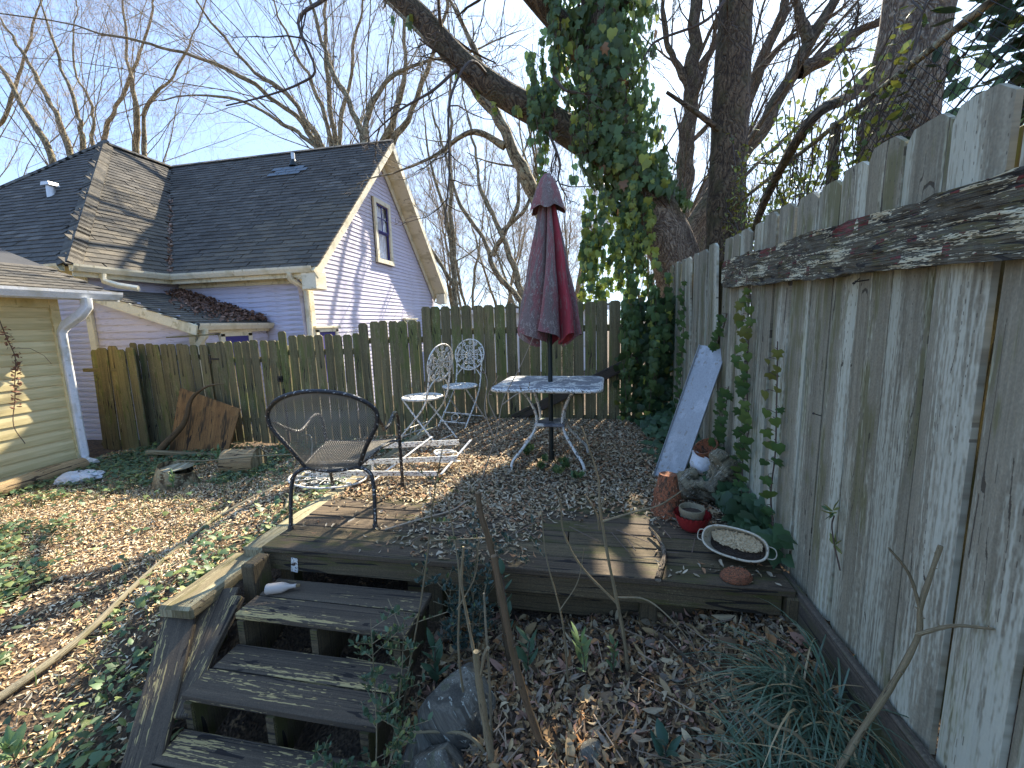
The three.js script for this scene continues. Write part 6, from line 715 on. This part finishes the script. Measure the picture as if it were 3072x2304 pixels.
{ // small sprout growing through the fence
  const t = thing('fence_sprout', 'small bright sprout poking through the grey fence boards', 'plant', [1.0, 0.26, -1.78]); part('stem', new MB().tube(spline([[0, 0, 0], [-0.012, 0.1, -0.035], [-0.015, 0.17, -0.055], [-0.015, 0.215, -0.045]], 16), 0.003, 5).geo(), M.vine, t); const R = rng(521); for (let i = 0; i < 16; i++) { const up = i < 10, o = part('leaf', LEAF.long, ivyMats[up ? 3 - (i % 4 === 0 ? 2 : 0) : 3], t, up ? [-0.02, 0.22 + 0.02 * R(), -0.05 + 0.01 * R()] : [-0.012, 0.095, -0.03]); o.scale.setScalar(0.03 + 0.025 * R()); o.rotation.set(R() * 6, R() * 6, R() * 6); }
}
// ---------- fallen leaves ----------
const litterCols = [[0.31, 0.20, 0.085], [0.41, 0.285, 0.135], [0.21, 0.125, 0.05], [0.47, 0.36, 0.20], [0.35, 0.17, 0.06], [0.32, 0.25, 0.15], [0.12, 0.075, 0.035]];
const LR = rng(601), lz = (s) => [s * (0.55 + 0.35 * LR()), s * (1.05 + 0.3 * LR()), s], dryG = [LEAF.dry1, LEAF.dry2, LEAF.dry3];
const dry = (x, y, z, s, cols = litterCols, flat = 0.5) => { const c = cols[(LR() * cols.length) | 0], k = 0.7 + 0.6 * LR(); return { p: [x, y, z], e: [-Math.PI / 2 + (LR() - 0.5) * flat * 2, (LR() - 0.5) * flat * 2, LR() * 6.283], s, c: [c[0] * k, c[1] * k, c[2] * k], e2: 1 }; };
function litter(name, list) { const by = [[], [], []]; list.forEach((l) => { l.q = new THREE.Quaternion().setFromEuler(new THREE.Euler(0, LR() * 6.283, 0)).multiply(new THREE.Quaternion().setFromEuler(new THREE.Euler(...l.e))); by[(LR() * 3) | 0].push(l); }); const g = new THREE.Group(); g.name = name; g.userData = { kind: 'stuff', label: LABELS[name], category: 'leaves' }; scene.add(g); by.forEach((b, i) => scatter('leaves', dryG[i], M.leaf, b, g)); }
const LABELS = { front_leaf_litter: 'dry brown leaves covering the ground in front of the deck', deck_leaf_litter: 'dry pale leaves scattered over the deck boards', yard_leaf_litter: 'sunlit brown leaf litter over the yard on the left', roof_leaf_litter: 'dead brown leaves piled on the small roof and in the valley' };
{
  const a = []; for (let i = 0; i < 12500; i++) { const x = -0.85 + 1.85 * LR(), z = -2.15 + 1.55 * LR(); a.push(dry(x, ground(x, z) + 0.006 + 0.03 * LR() * LR(), z, lz(LR() < 0.035 ? 0.07 + 0.03 * LR() : 0.022 + 0.05 * LR() * LR()), [...litterCols, [0.33, 0.18, 0.115], [0.23, 0.185, 0.13], [0.21, 0.135, 0.07], [0.08, 0.05, 0.028]], 1.0)); } litter('front_leaf_litter', a);
  const d = []; let tries = 0; while (d.length < 24000 && tries++ < 120000) { const x = DX0 + 0.02 + (DX1 - DX0 - 0.04) * LR(), z = DZ0 - 0.02 + (DZ1 - DZ0 + 0.04) * LR(); let den = fbm(x * 2.1 + 5, z * 2.1 + 5, 77) * 1.3 - 0.2; const back = sstep(-2.45, -3.1, z); den = lerp(den * 0.3 + 0.35 * sstep(0.25, 0.6, x) * sstep(-2.3, -2.8, z) - 0.06, den + 0.8, back); den += 0.8 * Math.exp(-(((x + 0.7) / 0.5) ** 2) - ((z + 2.7) / 0.55) ** 2); if (x < -1.2 && z > -2.7) den *= 0.2; if (x > -0.3 && x < 0.35 && z > -2.9) den -= 0.3; if (LR() > den) continue; d.push(dry(x, 0.004 + 0.02 * LR() * LR() + back * 0.02 * LR(), z, lz(0.024 + 0.03 * LR() * LR()), [[0.44, 0.335, 0.19], [0.34, 0.24, 0.12], [0.50, 0.41, 0.27], [0.25, 0.16, 0.08], [0.36, 0.295, 0.19], [0.32, 0.165, 0.075]], 0.5)); } litter('deck_leaf_litter', d);
  const y = []; for (let i = 0; i < 60000; i++) { const z = -0.6 - 4.9 * Math.pow(LR(), 0.8), x = -1.75 - 5.8 * Math.pow(LR(), 0.85); if (x > -2.25 && (z < -1.45 || x > -1.95 - 0.6 * (z + 0.9))) continue; y.push(dry(x, ground(x, z) + 0.004 + 0.03 * LR() * LR(), z, [0.014 + 0.012 * LR(), 0.03 + 0.03 * LR() * LR(), 0.03], [[0.56, 0.41, 0.22], [0.66, 0.53, 0.32], [0.42, 0.28, 0.14], [0.70, 0.60, 0.41], [0.29, 0.185, 0.095], [0.48, 0.28, 0.13]], 0.5)); } litter('yard_leaf_litter', y);
  const r = []; for (let i = 0; i < 1500; i++) { const u = Math.pow(LR(), 0.7), x = lerp(-8.5, -6.45, LR()), w = 0.3 + 0.55 * sstep(-8.4, -7.2, x), z = -7.48 + w * LR() * LR() * 1.5; r.push(dry(x, 2.12 - (x + 8.62) * 0.309 + 0.03 + 0.12 * Math.exp(-(z + 7.48) * 3) * LR(), z, 0.05 + 0.05 * LR(), [[0.20, 0.10, 0.06], [0.13, 0.07, 0.045], [0.28, 0.16, 0.1]], 1.2)); } for (let i = 0; i < 260; i++) { const t = Math.pow(LR(), 1.6) * 0.6; r.push(dry(-8.45 - 3.5 * t + (LR() - 0.5) * 0.14, EAVE + 3.55 * t + 0.05 + 0.05 * LR(), -7.3 - 3.5 * t + (LR() - 0.5) * 0.14, 0.06 + 0.05 * LR(), [[0.26, 0.15, 0.1], [0.34, 0.22, 0.15]], 1.2)); } litter('roof_leaf_litter', r);
}
{ // green groundcover in the yard, and at the fence foot
  const g1 = [], g2 = [], gr2 = []; let n = 0, tr = 0; const R = rng(701); while (n < 8500 && tr++ < 90000) { const z = -0.7 - 4.8 * Math.pow(R(), 0.85), x = -1.95 - 5.3 * R(); if (x > -2.25 && (z < -1.45 || x > -2.0 - 0.6 * (z + 0.9))) continue; let den = sstep(0.52, 0.7, fbm(x * 1.4 + 40, z * 1.4 + 40, 55)); den = Math.max(den, 0.55 * sstep(-2.9, -2.4, x) * sstep(-4.2, -3.4, z), 0.75 * sstep(-3.5, -4.4, z) * sstep(-5.0, -5.8, x)); if (R() > den * 0.8 + 0.02) continue; n++; const k = 0.7 + 0.6 * R(), y = R() < 0.3; (R() < 0.6 ? g1 : g2).push({ p: [x, ground(x, z) + 0.02 + 0.07 * R(), z], e: [-Math.PI / 2 + (R() - 0.5) * 1.2, (R() - 0.5) * 1.2, R() * 6], s: 0.03 + 0.035 * R(), c: y ? [0.20 * k, 0.25 * k, 0.07 * k] : [0.10 * k, 0.17 * k, 0.07 * k] }); }
  const fix = (l) => l.forEach((a) => { a.q = new THREE.Quaternion().setFromEuler(new THREE.Euler(0, R() * 6.283, 0)).multiply(new THREE.Quaternion().setFromEuler(new THREE.Euler(...a.e))); }); fix(g1); fix(g2); const o1 = scatter('ground_ivy', LEAF.ivy, M.ivy, g1); o1.userData = { kind: 'stuff', label: 'low green ivy and weeds growing through the yard leaves', category: 'groundcover' }; const o2 = scatter('ground_weeds', LEAF.oval, M.ivy, g2); o2.userData = { kind: 'stuff', label: 'small oval-leaved weeds growing through the yard leaves', category: 'groundcover' };
  const h1 = []; for (let i = 0; i < 900; i++) { const z = -2.2 - 3.1 * Math.pow(R(), 0.8), w = z > -3.6 ? 0.2 : 0.42, x = 0.99 - w * R() * R() * 1.2; if (z > -2.55 && R() < 0.5) continue; const k = 0.6 + 0.7 * R(); h1.push({ p: [x, 0.03 + 0.22 * R() * (0.4 + (x - 0.5)), z], e: [-0.9 + (R() - 0.5) * 1.0, (R() - 0.5) * 1.4, Math.PI + (R() - 0.5) * 2], s: 0.05 + 0.06 * R(), c: [0.075 * k, 0.14 * k, 0.055 * k] }); } const o3 = scatter('fence_foot_ivy', LEAF.ivy, M.ivy, h1); o3.userData = { kind: 'stuff', label: 'dark ivy spreading over the deck along the foot of the grey fence', category: 'groundcover' };
  const h2 = []; for (let i = 0; i < 620; i++) { const k = 0.6 + 0.7 * R(), x = 0.25 + 0.75 * Math.sqrt(R()), y = 0.05 + 1.5 * R(); h2.push({ p: [x + (y > 0.9 ? 0.1 : 0), y, -5.48 + 0.12 * R() + (y < 0.3 ? 0.25 * R() : 0)], e: [0.3 + (R() - 0.5), (R() - 0.5) * 1.2, Math.PI + (R() - 0.5) * 1.6], s: 0.06 + 0.06 * R(), c: R() < 0.12 ? [0.22 * k, 0.26 * k, 0.05 * k] : [0.06 * k, 0.115 * k, 0.045 * k] }); } const o4 = scatter('corner_ivy', LEAF.ivy, M.ivy, h2); o4.userData = { kind: 'stuff', label: 'dark ivy covering the back fence corner beside the table', category: 'groundcover' };
  // grass-like blades on the yard
  const bl = new THREE.BufferGeometry(); bl.setAttribute('position', new THREE.Float32BufferAttribute([-0.03, 0, 0, 0.03, 0, 0, 0.02, 0.5, 0.08, -0.02, 0.5, 0.08, 0, 1, 0.35], 3)); bl.setIndex([0, 1, 2, 0, 2, 3, 3, 2, 4]); bl.computeVertexNormals(); for (let i = 0; i < 5200; i++) { const z = -0.7 - 4.6 * Math.pow(R(), 0.8), x = -2.3 - 4.8 * R(); if (fbm(x * 1.3, z * 1.3, 88) < 0.44) continue; const k = 0.7 + 0.7 * R(); gr2.push({ p: [x, ground(x, z), z], e: [(R() - 0.5) * 0.9, R() * 6, (R() - 0.5) * 0.9], s: 0.05 + 0.09 * R(), c: R() < 0.5 ? [0.36 * k, 0.30 * k, 0.16 * k] : [0.13 * k, 0.2 * k, 0.07 * k] }); } const o5 = scatter('yard_grass', bl, M.ivy, gr2); o5.userData = { kind: 'stuff', label: 'sparse grass blades among the yard leaves', category: 'grass' };
  // small twigs lying about
  const tw = new THREE.CylinderGeometry(0.5, 0.35, 1, 5), tl = []; for (let i = 0; i < 420; i++) { const f = R(), x = f < 0.45 ? -0.85 + 1.8 * R() : -2.4 - 4.2 * R(), z = f < 0.45 ? -2.1 + 1.4 * R() : -0.9 - 4.2 * R(), L = 0.06 + 0.2 * R() * R(), k = 0.7 + 0.6 * R(); tl.push({ p: [x, ground(x, z) + 0.03, z], e: [Math.PI / 2 + (R() - 0.5) * 0.25, R() * 6.283, 0], s: [0.005 + 0.004 * R(), L, 0.006], c: [0.30 * k, 0.22 * k, 0.14 * k] }); } tl.forEach((l) => { l.q = new THREE.Quaternion().setFromEuler(new THREE.Euler(...l.e, 'YXZ')); }); const o6 = scatter('small_twigs', tw, M.leaf, tl); o6.userData = { kind: 'stuff', label: 'small broken twigs lying among the fallen leaves', category: 'twigs' };
  // twigs on the deck
  const t2 = []; for (let i = 0; i < 130; i++) { const x = DX0 + 0.1 + 2.7 * R(), z = -2.2 - 3.0 * R(), L = 0.08 + 0.28 * R() * R(), k = 0.6 + 0.6 * R(); t2.push({ p: [x, 0.02, z], q: new THREE.Quaternion().setFromEuler(new THREE.Euler(Math.PI / 2 + (R() - 0.5) * 0.15, R() * 6.283, 0, 'YXZ')), s: [0.006, L, 0.006], c: [0.2 * k, 0.14 * k, 0.1 * k] }); } const o7 = scatter('deck_twigs', tw, M.leaf, t2); o7.userData = { kind: 'stuff', label: 'thin twigs lying among the leaves on the deck', category: 'twigs' };
}
// ---------- stems and small plants in the foreground ----------
function stems(name, label, cat, list, m, o = {}) { // list: [points, r0, r1]
  const b = V(...list[0][0][0]), t = thing(name, label, cat, b.toArray()); list.forEach(([pts, r0, r1], i) => { const sp = spline(pts, pts.length * 6), R = rng(900 + i * 7 + (b.x * 100 | 0)); const tb = new MB().tube(sp.map((p) => p.clone().sub(b)), (u) => lerp(r0, r1, u) * (1 + 0.10 * Math.sin(u * 40 + i) + 0.12 * (Math.sin(u * 17 + 1) > 0.93 ? 1 : 0)), 8, { cap: true, circ: 0.12 }), nb = Math.max(2, Math.round(sp.length / 5)); for (let q = 0; q < nb; q++) { const k = 1 + ((R() * (sp.length - 2)) | 0), p = sp[k].clone().sub(b), d = perp(sp[k + 1].clone().sub(sp[k]).normalize(), R), rr = lerp(r0, r1, k / sp.length); tb.tube([p, p.clone().addScaledVector(d, rr * 1.7).add(V(0, rr * 0.6, 0))], [rr * 0.6, rr * 0.2], 5, { cap: true }); } part(i ? 'branch' : 'stem', tb.geo(), m, t); }); return t;
}
stems('bare_shoot', 'split tan stem with frayed broken top in front of the rocks', 'stem', [[[[-0.375, -0.5, -1.36], [-0.413, -0.188, -1.36], [-0.431, 0.021, -1.36], [-0.431, 0.064, -1.36]], 0.017, 0.011], [[[-0.437, 0.002, -1.37], [-0.463, 0.164, -1.38], [-0.482, 0.329, -1.38], [-0.468, 0.479, -1.38]], 0.007, 0.004], [[[-0.421, -0.057, -1.36], [-0.396, 0.061, -1.355], [-0.38, 0.095, -1.35]], 0.006, 0.008]], M.stemTan);
stems('bare_shoot', 'thick cut brown stem leaning left over the leaf bed', 'stem', [[[[-0.150, -0.5, -1.42], [-0.239, -0.237, -1.42], [-0.299, 0.022, -1.42], [-0.337, 0.26, -1.42], [-0.362, 0.427, -1.42]], 0.017, 0.012]], M.stemBrown);
stems('bare_shoot', 'brown stem growing up against the front deck edge', 'stem', [[[[-0.40, -0.5, -1.86], [-0.462, 0.034, -1.86], [-0.49, 0.21, -1.86], [-0.534, 0.382, -1.86], [-0.543, 0.484, -1.86]], 0.018, 0.014]], M.stemBrown);
stems('bare_shoot', 'thin straight grey stem beside the split tan stem', 'stem', [[[[-0.398, -0.55, -1.41], [-0.398, -0.032, -1.41], [-0.403, 0.141, -1.41], [-0.404, 0.275, -1.41]], 0.006, 0.004]], M.stemPale);
stems('bare_sapling', 'slender bare forked sapling in front of the deck centre', 'sapling', [[[[0.175, -0.36, -1.78], [0.143, -0.113, -1.78], [0.115, 0.036, -1.78], [0.072, 0.261, -1.78], [0.039, 0.481, -1.78], [0.032, 0.605, -1.78], [-0.039, 0.844, -1.78]], 0.010, 0.003], [[[0.047, 0.411, -1.78], [0.182, 0.474, -1.76], [0.286, 0.511, -1.76], [0.379, 0.583, -1.76]], 0.005, 0.0025], [[[0.037, 0.371, -1.78], [0.025, 0.449, -1.77], [-0.026, 0.543, -1.76]], 0.005, 0.003], [[[0.115, 0.019, -1.78], [-0.05, 0.202, -1.77], [-0.124, 0.36, -1.77], [-0.137, 0.503, -1.77], [-0.181, 0.58, -1.77]], 0.006, 0.002], [[[0.039, 0.466, -1.78], [0.061, 0.522, -1.77]], 0.004, 0.003], [[[0.12, 0.05, -1.78], [0.24, 0.09, -1.72], [0.36, 0.02, -1.66], [0.45, -0.1, -1.62]], 0.004, 0.002]], M.stemTan);
stems('bare_sapling', 'pale thorny bare sapling forking in front of the grey fence', 'sapling', [[[[0.70, -0.3, -1.28], [0.765, -0.125, -1.28], [0.814, 0.017, -1.28], [0.872, 0.167, -1.28], [0.91, 0.276, -1.28], [0.935, 0.379, -1.28], [0.93, 0.453, -1.28], [0.945, 0.557, -1.28], [0.96, 0.649, -1.28]], 0.010, 0.0055], [[[0.93, 0.37, -1.28], [0.97, 0.45, -1.22], [1.0, 0.5, -1.15]], 0.006, 0.0035], [[[0.93, 0.453, -1.28], [0.89, 0.562, -1.28], [0.835, 0.633, -1.28]], 0.005, 0.003]], M.stemTan);
stems('bare_sapling', 'low pale bare sprout bending over the grass clump', 'sapling', [[[[0.74, -0.3, -1.3], [0.686, -0.085, -1.3], [0.64, -0.034, -1.3], [0.57, -0.015, -1.3], [0.521, 0.02, -1.3]], 0.007, 0.004], [[[0.60, -0.35, -1.35], [0.575, -0.137, -1.35], [0.507, -0.031, -1.35], [0.467, 0.049, -1.35], [0.469, 0.116, -1.35]], 0.004, 0.0025]], M.stemTan);
stems('bare_shoot', 'bent yellowish twig sticking out of the small rock', 'stem', [[[[-0.41, -0.5, -1.39], [-0.419, -0.425, -1.39], [-0.5, -0.361, -1.4], [-0.615, -0.366, -1.4], [-0.743, -0.395, -1.4]], 0.008, 0.005]], M.stemTan);
stems('bare_shoot', 'tall thin bare shoot rising left of the split tan stem', 'stem', [[[[-0.52, -0.5, -1.5], [-0.56, -0.1, -1.52], [-0.55, 0.25, -1.55], [-0.6, 0.6, -1.58]], 0.006, 0.0025], [[[-0.56, 0.1, -1.53], [-0.48, 0.25, -1.55], [-0.46, 0.42, -1.56]], 0.003, 0.0015]], M.stemTan);
stems('bare_shoot', 'thin bare shoot right of the thick brown stem', 'stem', [[[[-0.1, -0.42, -1.7], [-0.13, -0.05, -1.72], [-0.2, 0.25, -1.74], [-0.22, 0.46, -1.76]], 0.005, 0.002], [[[-0.14, 0.0, -1.72], [-0.06, 0.14, -1.73], [-0.03, 0.3, -1.74]], 0.003, 0.0015]], M.stemTan);
function shrub(name, label, list, leaf, n, s, col, seed, m = M.stemTan, r = 0.004, yel = 0.15) { // list of stem polylines
  const b = V(...list[0][0]), t = thing(name, label, 'shrub', b.toArray()), R = rng(seed), st = new MB(), L = []; list.forEach((pts) => { const c = new THREE.CatmullRomCurve3(pts.map((p) => V(...p).sub(b)), false, 'centripetal'); st.tube(c.getPoints(pts.length * 5), [r, r * 0.4], 5); const k = Math.round(n * (0.7 + 0.6 * R())), side = Math.max(2, k / 9 | 0); for (let j = 0; j < side; j++) { const u = 0.15 + 0.85 * R(), p = c.getPointAt(u), d = perp(c.getTangentAt(u), R).multiplyScalar(0.8).add(V(0, 0.35, 0)).normalize(), len = c.getLength() * 0.16 * (0.5 + R()); const e = p.clone().addScaledVector(d, len); st.tube([p, e], r * 0.4, 4); for (let i = 0; i < 9; i++) { const q = p.clone().lerp(e, 0.15 + 0.85 * R()), kk = 0.65 + 0.7 * R(), y = R() < yel; L.push({ p: [q.x, q.y, q.z], e: [(R() - 0.7) * 1.6, R() * 6.283, (R() - 0.5) * 1.6], s: s * (0.6 + 0.7 * R()), c: y ? [0.24 * kk, 0.28 * kk, 0.09 * kk] : [col[0] * kk, col[1] * kk, col[2] * kk] }); } } });
  part('stems', st.geo(), m, t); scatter('foliage', leaf, M.ivy, L, t); return t;
}
shrub('small_shrub', 'small-leaved green shrub growing along the right edge of the steps', [[[-0.85, -0.6, -1.25], [-0.84, -0.3, -1.3], [-0.86, -0.05, -1.35], [-0.9, 0.1, -1.42]], [[-0.82, -0.6, -1.2], [-0.76, -0.35, -1.25], [-0.7, -0.2, -1.3]], [[-0.86, -0.6, -1.25], [-0.95, -0.4, -1.2], [-1.04, -0.3, -1.2]], [[-0.82, -0.6, -1.2], [-0.88, -0.42, -1.1], [-0.98, -0.36, -1.05]], [[-0.80, -0.6, -1.2], [-0.72, -0.45, -1.15], [-0.66, -0.38, -1.18]], [[-0.85, -0.55, -1.4], [-0.82, -0.2, -1.5], [-0.83, 0.02, -1.58]]], LEAF.oval, 230, 0.028, [0.10, 0.16, 0.08], 801, M.stemTan, 0.004, 0.2);
shrub('small_shrub', 'feathery blue-green shrub leaning against the front deck edge', [[[-0.62, -0.45, -1.86], [-0.6, -0.1, -1.88], [-0.66, 0.08, -1.92], [-0.78, 0.12, -1.95]], [[-0.6, -0.45, -1.86], [-0.52, 0.0, -1.9], [-0.42, 0.16, -1.98], [-0.3, 0.2, -2.05]], [[-0.62, -0.45, -1.86], [-0.58, 0.1, -1.9], [-0.55, 0.3, -1.98]], [[-0.62, -0.45, -1.84], [-0.75, -0.05, -1.86], [-0.92, 0.04, -1.88]], [[-0.6, -0.45, -1.86], [-0.5, 0.08, -1.95], [-0.38, 0.14, -2.12]], [[-0.64, -0.45, -1.82], [-0.7, -0.2, -1.8], [-0.66, -0.1, -1.76]]], LEAF.oval, 260, 0.024, [0.07, 0.115, 0.085], 803, M.stemTan, 0.0035, 0.05);
shrub('tall_weed', 'tall thin weed stem with tiny leaves beside the steps', [[[-0.893, -0.56, -1.6], [-0.843, -0.313, -1.6], [-0.769, 0.005, -1.6], [-0.715, 0.272, -1.6], [-0.667, 0.555, -1.6], [-0.608, 0.808, -1.6]]], LEAF.oval, 60, 0.02, [0.10, 0.15, 0.07], 805, M.stemTan, 0.006, 0.2);
shrub('tall_weed', 'twiggy bare weed rising through the deck left of the table', [[[-0.9, 0.0, -3.2], [-0.754, 0.413, -3.2], [-0.689, 0.689, -3.2], [-0.546, 0.956, -3.2], [-0.436, 1.188, -3.2]], [[-0.78, 0.38, -3.2], [-0.85, 0.6, -3.22], [-0.83, 0.85, -3.25], [-0.9, 0.98, -3.3]], [[-0.7, 0.65, -3.2], [-0.55, 0.75, -3.2], [-0.4, 0.78, -3.18]], [[-0.74, 0.5, -3.2], [-0.8, 0.72, -3.15], [-0.7, 0.9, -3.1]]], LEAF.oval, 22, 0.016, [0.2, 0.13, 0.09], 807, M.twig, 0.006, 0.1);
shrub('table_weeds', 'bright green weeds growing under the patio table', [[[-0.45, 0, -3.5], [-0.4, 0.12, -3.45]], [[-0.6, 0, -3.6], [-0.55, 0.15, -3.62]], [[-0.2, 0, -3.4], [-0.22, 0.14, -3.36]], [[-0.3, 0, -3.3], [-0.26, 0.1, -3.26]], [[-0.12, 0, -3.25], [-0.08, 0.1, -3.2]]], LEAF.ivy, 22, 0.06, [0.11, 0.18, 0.06], 809, M.vine, 0.004, 0.3);
function sprig(label, base, top, n, s, col, seed) { const b = V(...base), t = thing('leafy_sprig', label, 'plant', base, 0, 'leafy sprigs in the leaf bed'), R = rng(seed), e = V(...top).sub(b); part('stem', new MB().tube([[0, 0, 0], [e.x * 0.4, e.y * 0.6, e.z * 0.4], e.toArray()], 0.003, 5).geo(), M.vine, t); const m = M.ivy.clone(); m.color.setRGB(...col); for (let i = 0; i < n; i++) { const u = 0.3 + 0.7 * i / (n - 1), o = part('leaf', i % 2 ? LEAF.oval : LEAF.long, m, t, [e.x * u, e.y * u, e.z * u]); o.scale.setScalar(s * (0.75 + 0.5 * R())); o.rotation.set(-0.9 + 0.6 * R(), i * 2.4 + R(), 0, 'YXZ'); } return t; }
sprig('pale green upright sprig catching the light in the leaf bed', [-0.02, -0.38, -1.72], [-0.05, -0.12, -1.70], 12, 0.085, [0.16, 0.25, 0.11], 821); sprig('lobed-leaf sprig just right of the pale upright one', [0.1, -0.37, -1.74], [0.1, -0.16, -1.74], 14, 0.05, [0.12, 0.19, 0.08], 822); sprig('broad dark sprig at the bottom edge of the leaf bed', [0.27, -0.38, -1.40], [0.27, -0.24, -1.38], 7, 0.1, [0.06, 0.13, 0.08], 823); sprig('dark oval-leaved sprig beside the thick brown stem', [-0.3, -0.42, -1.72], [-0.28, -0.16, -1.70], 9, 0.09, [0.08, 0.15, 0.075], 824); sprig('dark oval-leaved sprig climbing the brown stem by the deck', [-0.38, -0.4, -1.78], [-0.42, 0.1, -1.80], 14, 0.075, [0.075, 0.14, 0.08], 825); sprig('two-leaved sprig standing on the lowest step', [-1.35, -0.68, -0.98], [-1.33, -0.46, -0.98], 5, 0.1, [0.10, 0.19, 0.09], 826); sprig('glossy sprig between the steps and the rocks', [-0.74, -0.5, -1.66], [-0.72, -0.2, -1.64], 10, 0.1, [0.07, 0.14, 0.075], 827); sprig('tiny sprig growing at the foot of the grey fence', [0.93, -0.24, -1.84], [0.95, -0.14, -1.84], 5, 0.05, [0.1, 0.18, 0.08], 828);
for (let i = 0; i < 3; i++) sprig(['bright sprig in the yard near the fallen branch foot', 'bright sprig in the yard in front of the stump', 'bright sprig in the yard left of the sawn log'][i], [[-2.55, ground(-2.55, -1.15), -1.15], [-4.75, ground(-4.75, -3.75), -3.75], [-5.0, ground(-5.0, -4.6), -4.6]][i], [[-2.5, ground(-2.55, -1.15) + 0.16, -1.12], [-4.72, ground(-4.75, -3.75) + 0.24, -3.75], [-4.97, ground(-5.0, -4.6) + 0.26, -4.6]][i], 9, 0.09, [0.16, 0.26, 0.1], 830 + i);
function grassClump(label, x, z, n, len, seed) { const t = thing('grass_clump', label, 'grass', [x, ground(x, z) - 0.01, z], 0, 'strappy grass clumps at the fence foot'), R = rng(seed), b = new MB(); b.c = []; for (let i = 0; i < n; i++) { const a = Math.PI + (R() - 0.5) * 6.283 * (0.45 + 0.55 * R()), L = len * (0.45 + 0.75 * R()), bx = (R() - 0.5) * 0.22, bz = (R() - 0.5) * 0.18, rr = 0.02 * R(), up = 0.3 + 0.6 * R(), kc = 0.7 + 0.6 * R(), bc = R() < 0.12 ? [0.34 * kc, 0.25 * kc, 0.12 * kc] : [0.085 * kc, 0.14 * kc, 0.08 * kc], dx = Math.cos(a), dz = Math.sin(a), w = 0.0028 + 0.002 * R(), R0 = R(), px = -dz * w, pz = dx * w, K = 7, o = b.p.length / 3; for (let k = 0; k <= K; k++) { const s = k / K, h = L * (up * s * 1.7 - 1.25 * s * s * (0.75 + 0.35 * up * R0)), r = rr + L * s * (0.45 + 0.4 * s), ww = 1 - 0.9 * s * s; for (const sg of [-1, 1]) { b.p.push(bx + dx * r + px * sg * ww + 0.02 * s * s * Math.sin(i * 7), Math.max(0.004, h), bz + dz * r + pz * sg * ww + 0.03 * s * s * Math.cos(i * 5)); b.n.push(0, 1, 0); b.u.push(sg, s); b.c.push(...bc); } } for (let k = 0; k < K; k++) { const q = o + 2 * k; b.i.push(q, q + 1, q + 2, q + 2, q + 1, q + 3); } } const g = b.geo(); g.computeVertexNormals(); const m = part('blades', g, M.blade, t); m.userData.kind = 'stuff'; return t; }
grassClump('large strappy grass clump at the foot of the grey fence', 0.80, -1.55, 260, 0.42, 841); grassClump('strappy grass clump at the bottom edge beside the pale sapling', 0.64, -1.28, 220, 0.36, 843); grassClump('strappy grass clump in the right bottom corner', 0.92, -1.25, 220, 0.38, 845);
{ // dead vine on the shed wall
  const t = thing('dead_vine', 'dead brown vine with withered leaves clinging to the yellow shed', 'vine', [-7.13, 0.55, -3.95]), R = rng(861), st = new MB(), c = new THREE.CatmullRomCurve3([[0, 1.0, 0.05], [0.01, 0.75, 0.02], [0.015, 0.5, -0.02], [0.015, 0.2, 0.03], [0.02, 0.0, 0.06], [0.01, -0.35, 0.12], [0.01, -0.6, 0.05]].map((p) => V(...p))); st.tube(c.getPoints(30), 0.005, 5); st.tube([[0.01, 0.62, 0], [0.02, 0.6, -0.18], [0.02, 0.5, -0.3], [0.02, 0.38, -0.36]], 0.003, 4); part('stem', st.geo(), M.vine, t); const L = []; for (let i = 0; i < 130; i++) { const p = c.getPointAt(0.08 + 0.62 * R()), k = 0.6 + 0.8 * R(); L.push({ p: [p.x + 0.015 + 0.02 * R(), p.y + (R() - 0.5) * 0.05, p.z + (R() - 0.5) * 0.09], e: [R() * 6, R() * 6, R() * 6], s: 0.03 + 0.03 * R(), c: [0.24 * k, 0.11 * k, 0.06 * k] }); } scatter('withered_leaves', LEAF.dry1, M.leaf, L, t);
}
{ // scroll hook standing behind the low fence
  const t = thing('plant_hook', 'curled metal garden hook standing behind the low fence', 'hook', [-3.62, -0.5, -5.9]); part('rod', new MB().tube([[0, 0, 0], [0, 1.7, 0]], 0.007, 7).geo(), M.iron, t); for (const s of [-1, 1]) { const p = []; for (let i = 0; i <= 30; i++) { const a = i / 30 * 7.5, r = 0.075 * (1 - i / 42); p.push([s * (0.075 - Math.cos(a) * r), 1.68 + Math.sin(a) * r * 1.1 + 0.02 * s, 0]); } part('scroll', new MB().tube(p, 0.006, 6).geo(), M.iron, t); }
}
renderer.render(scene, camera);
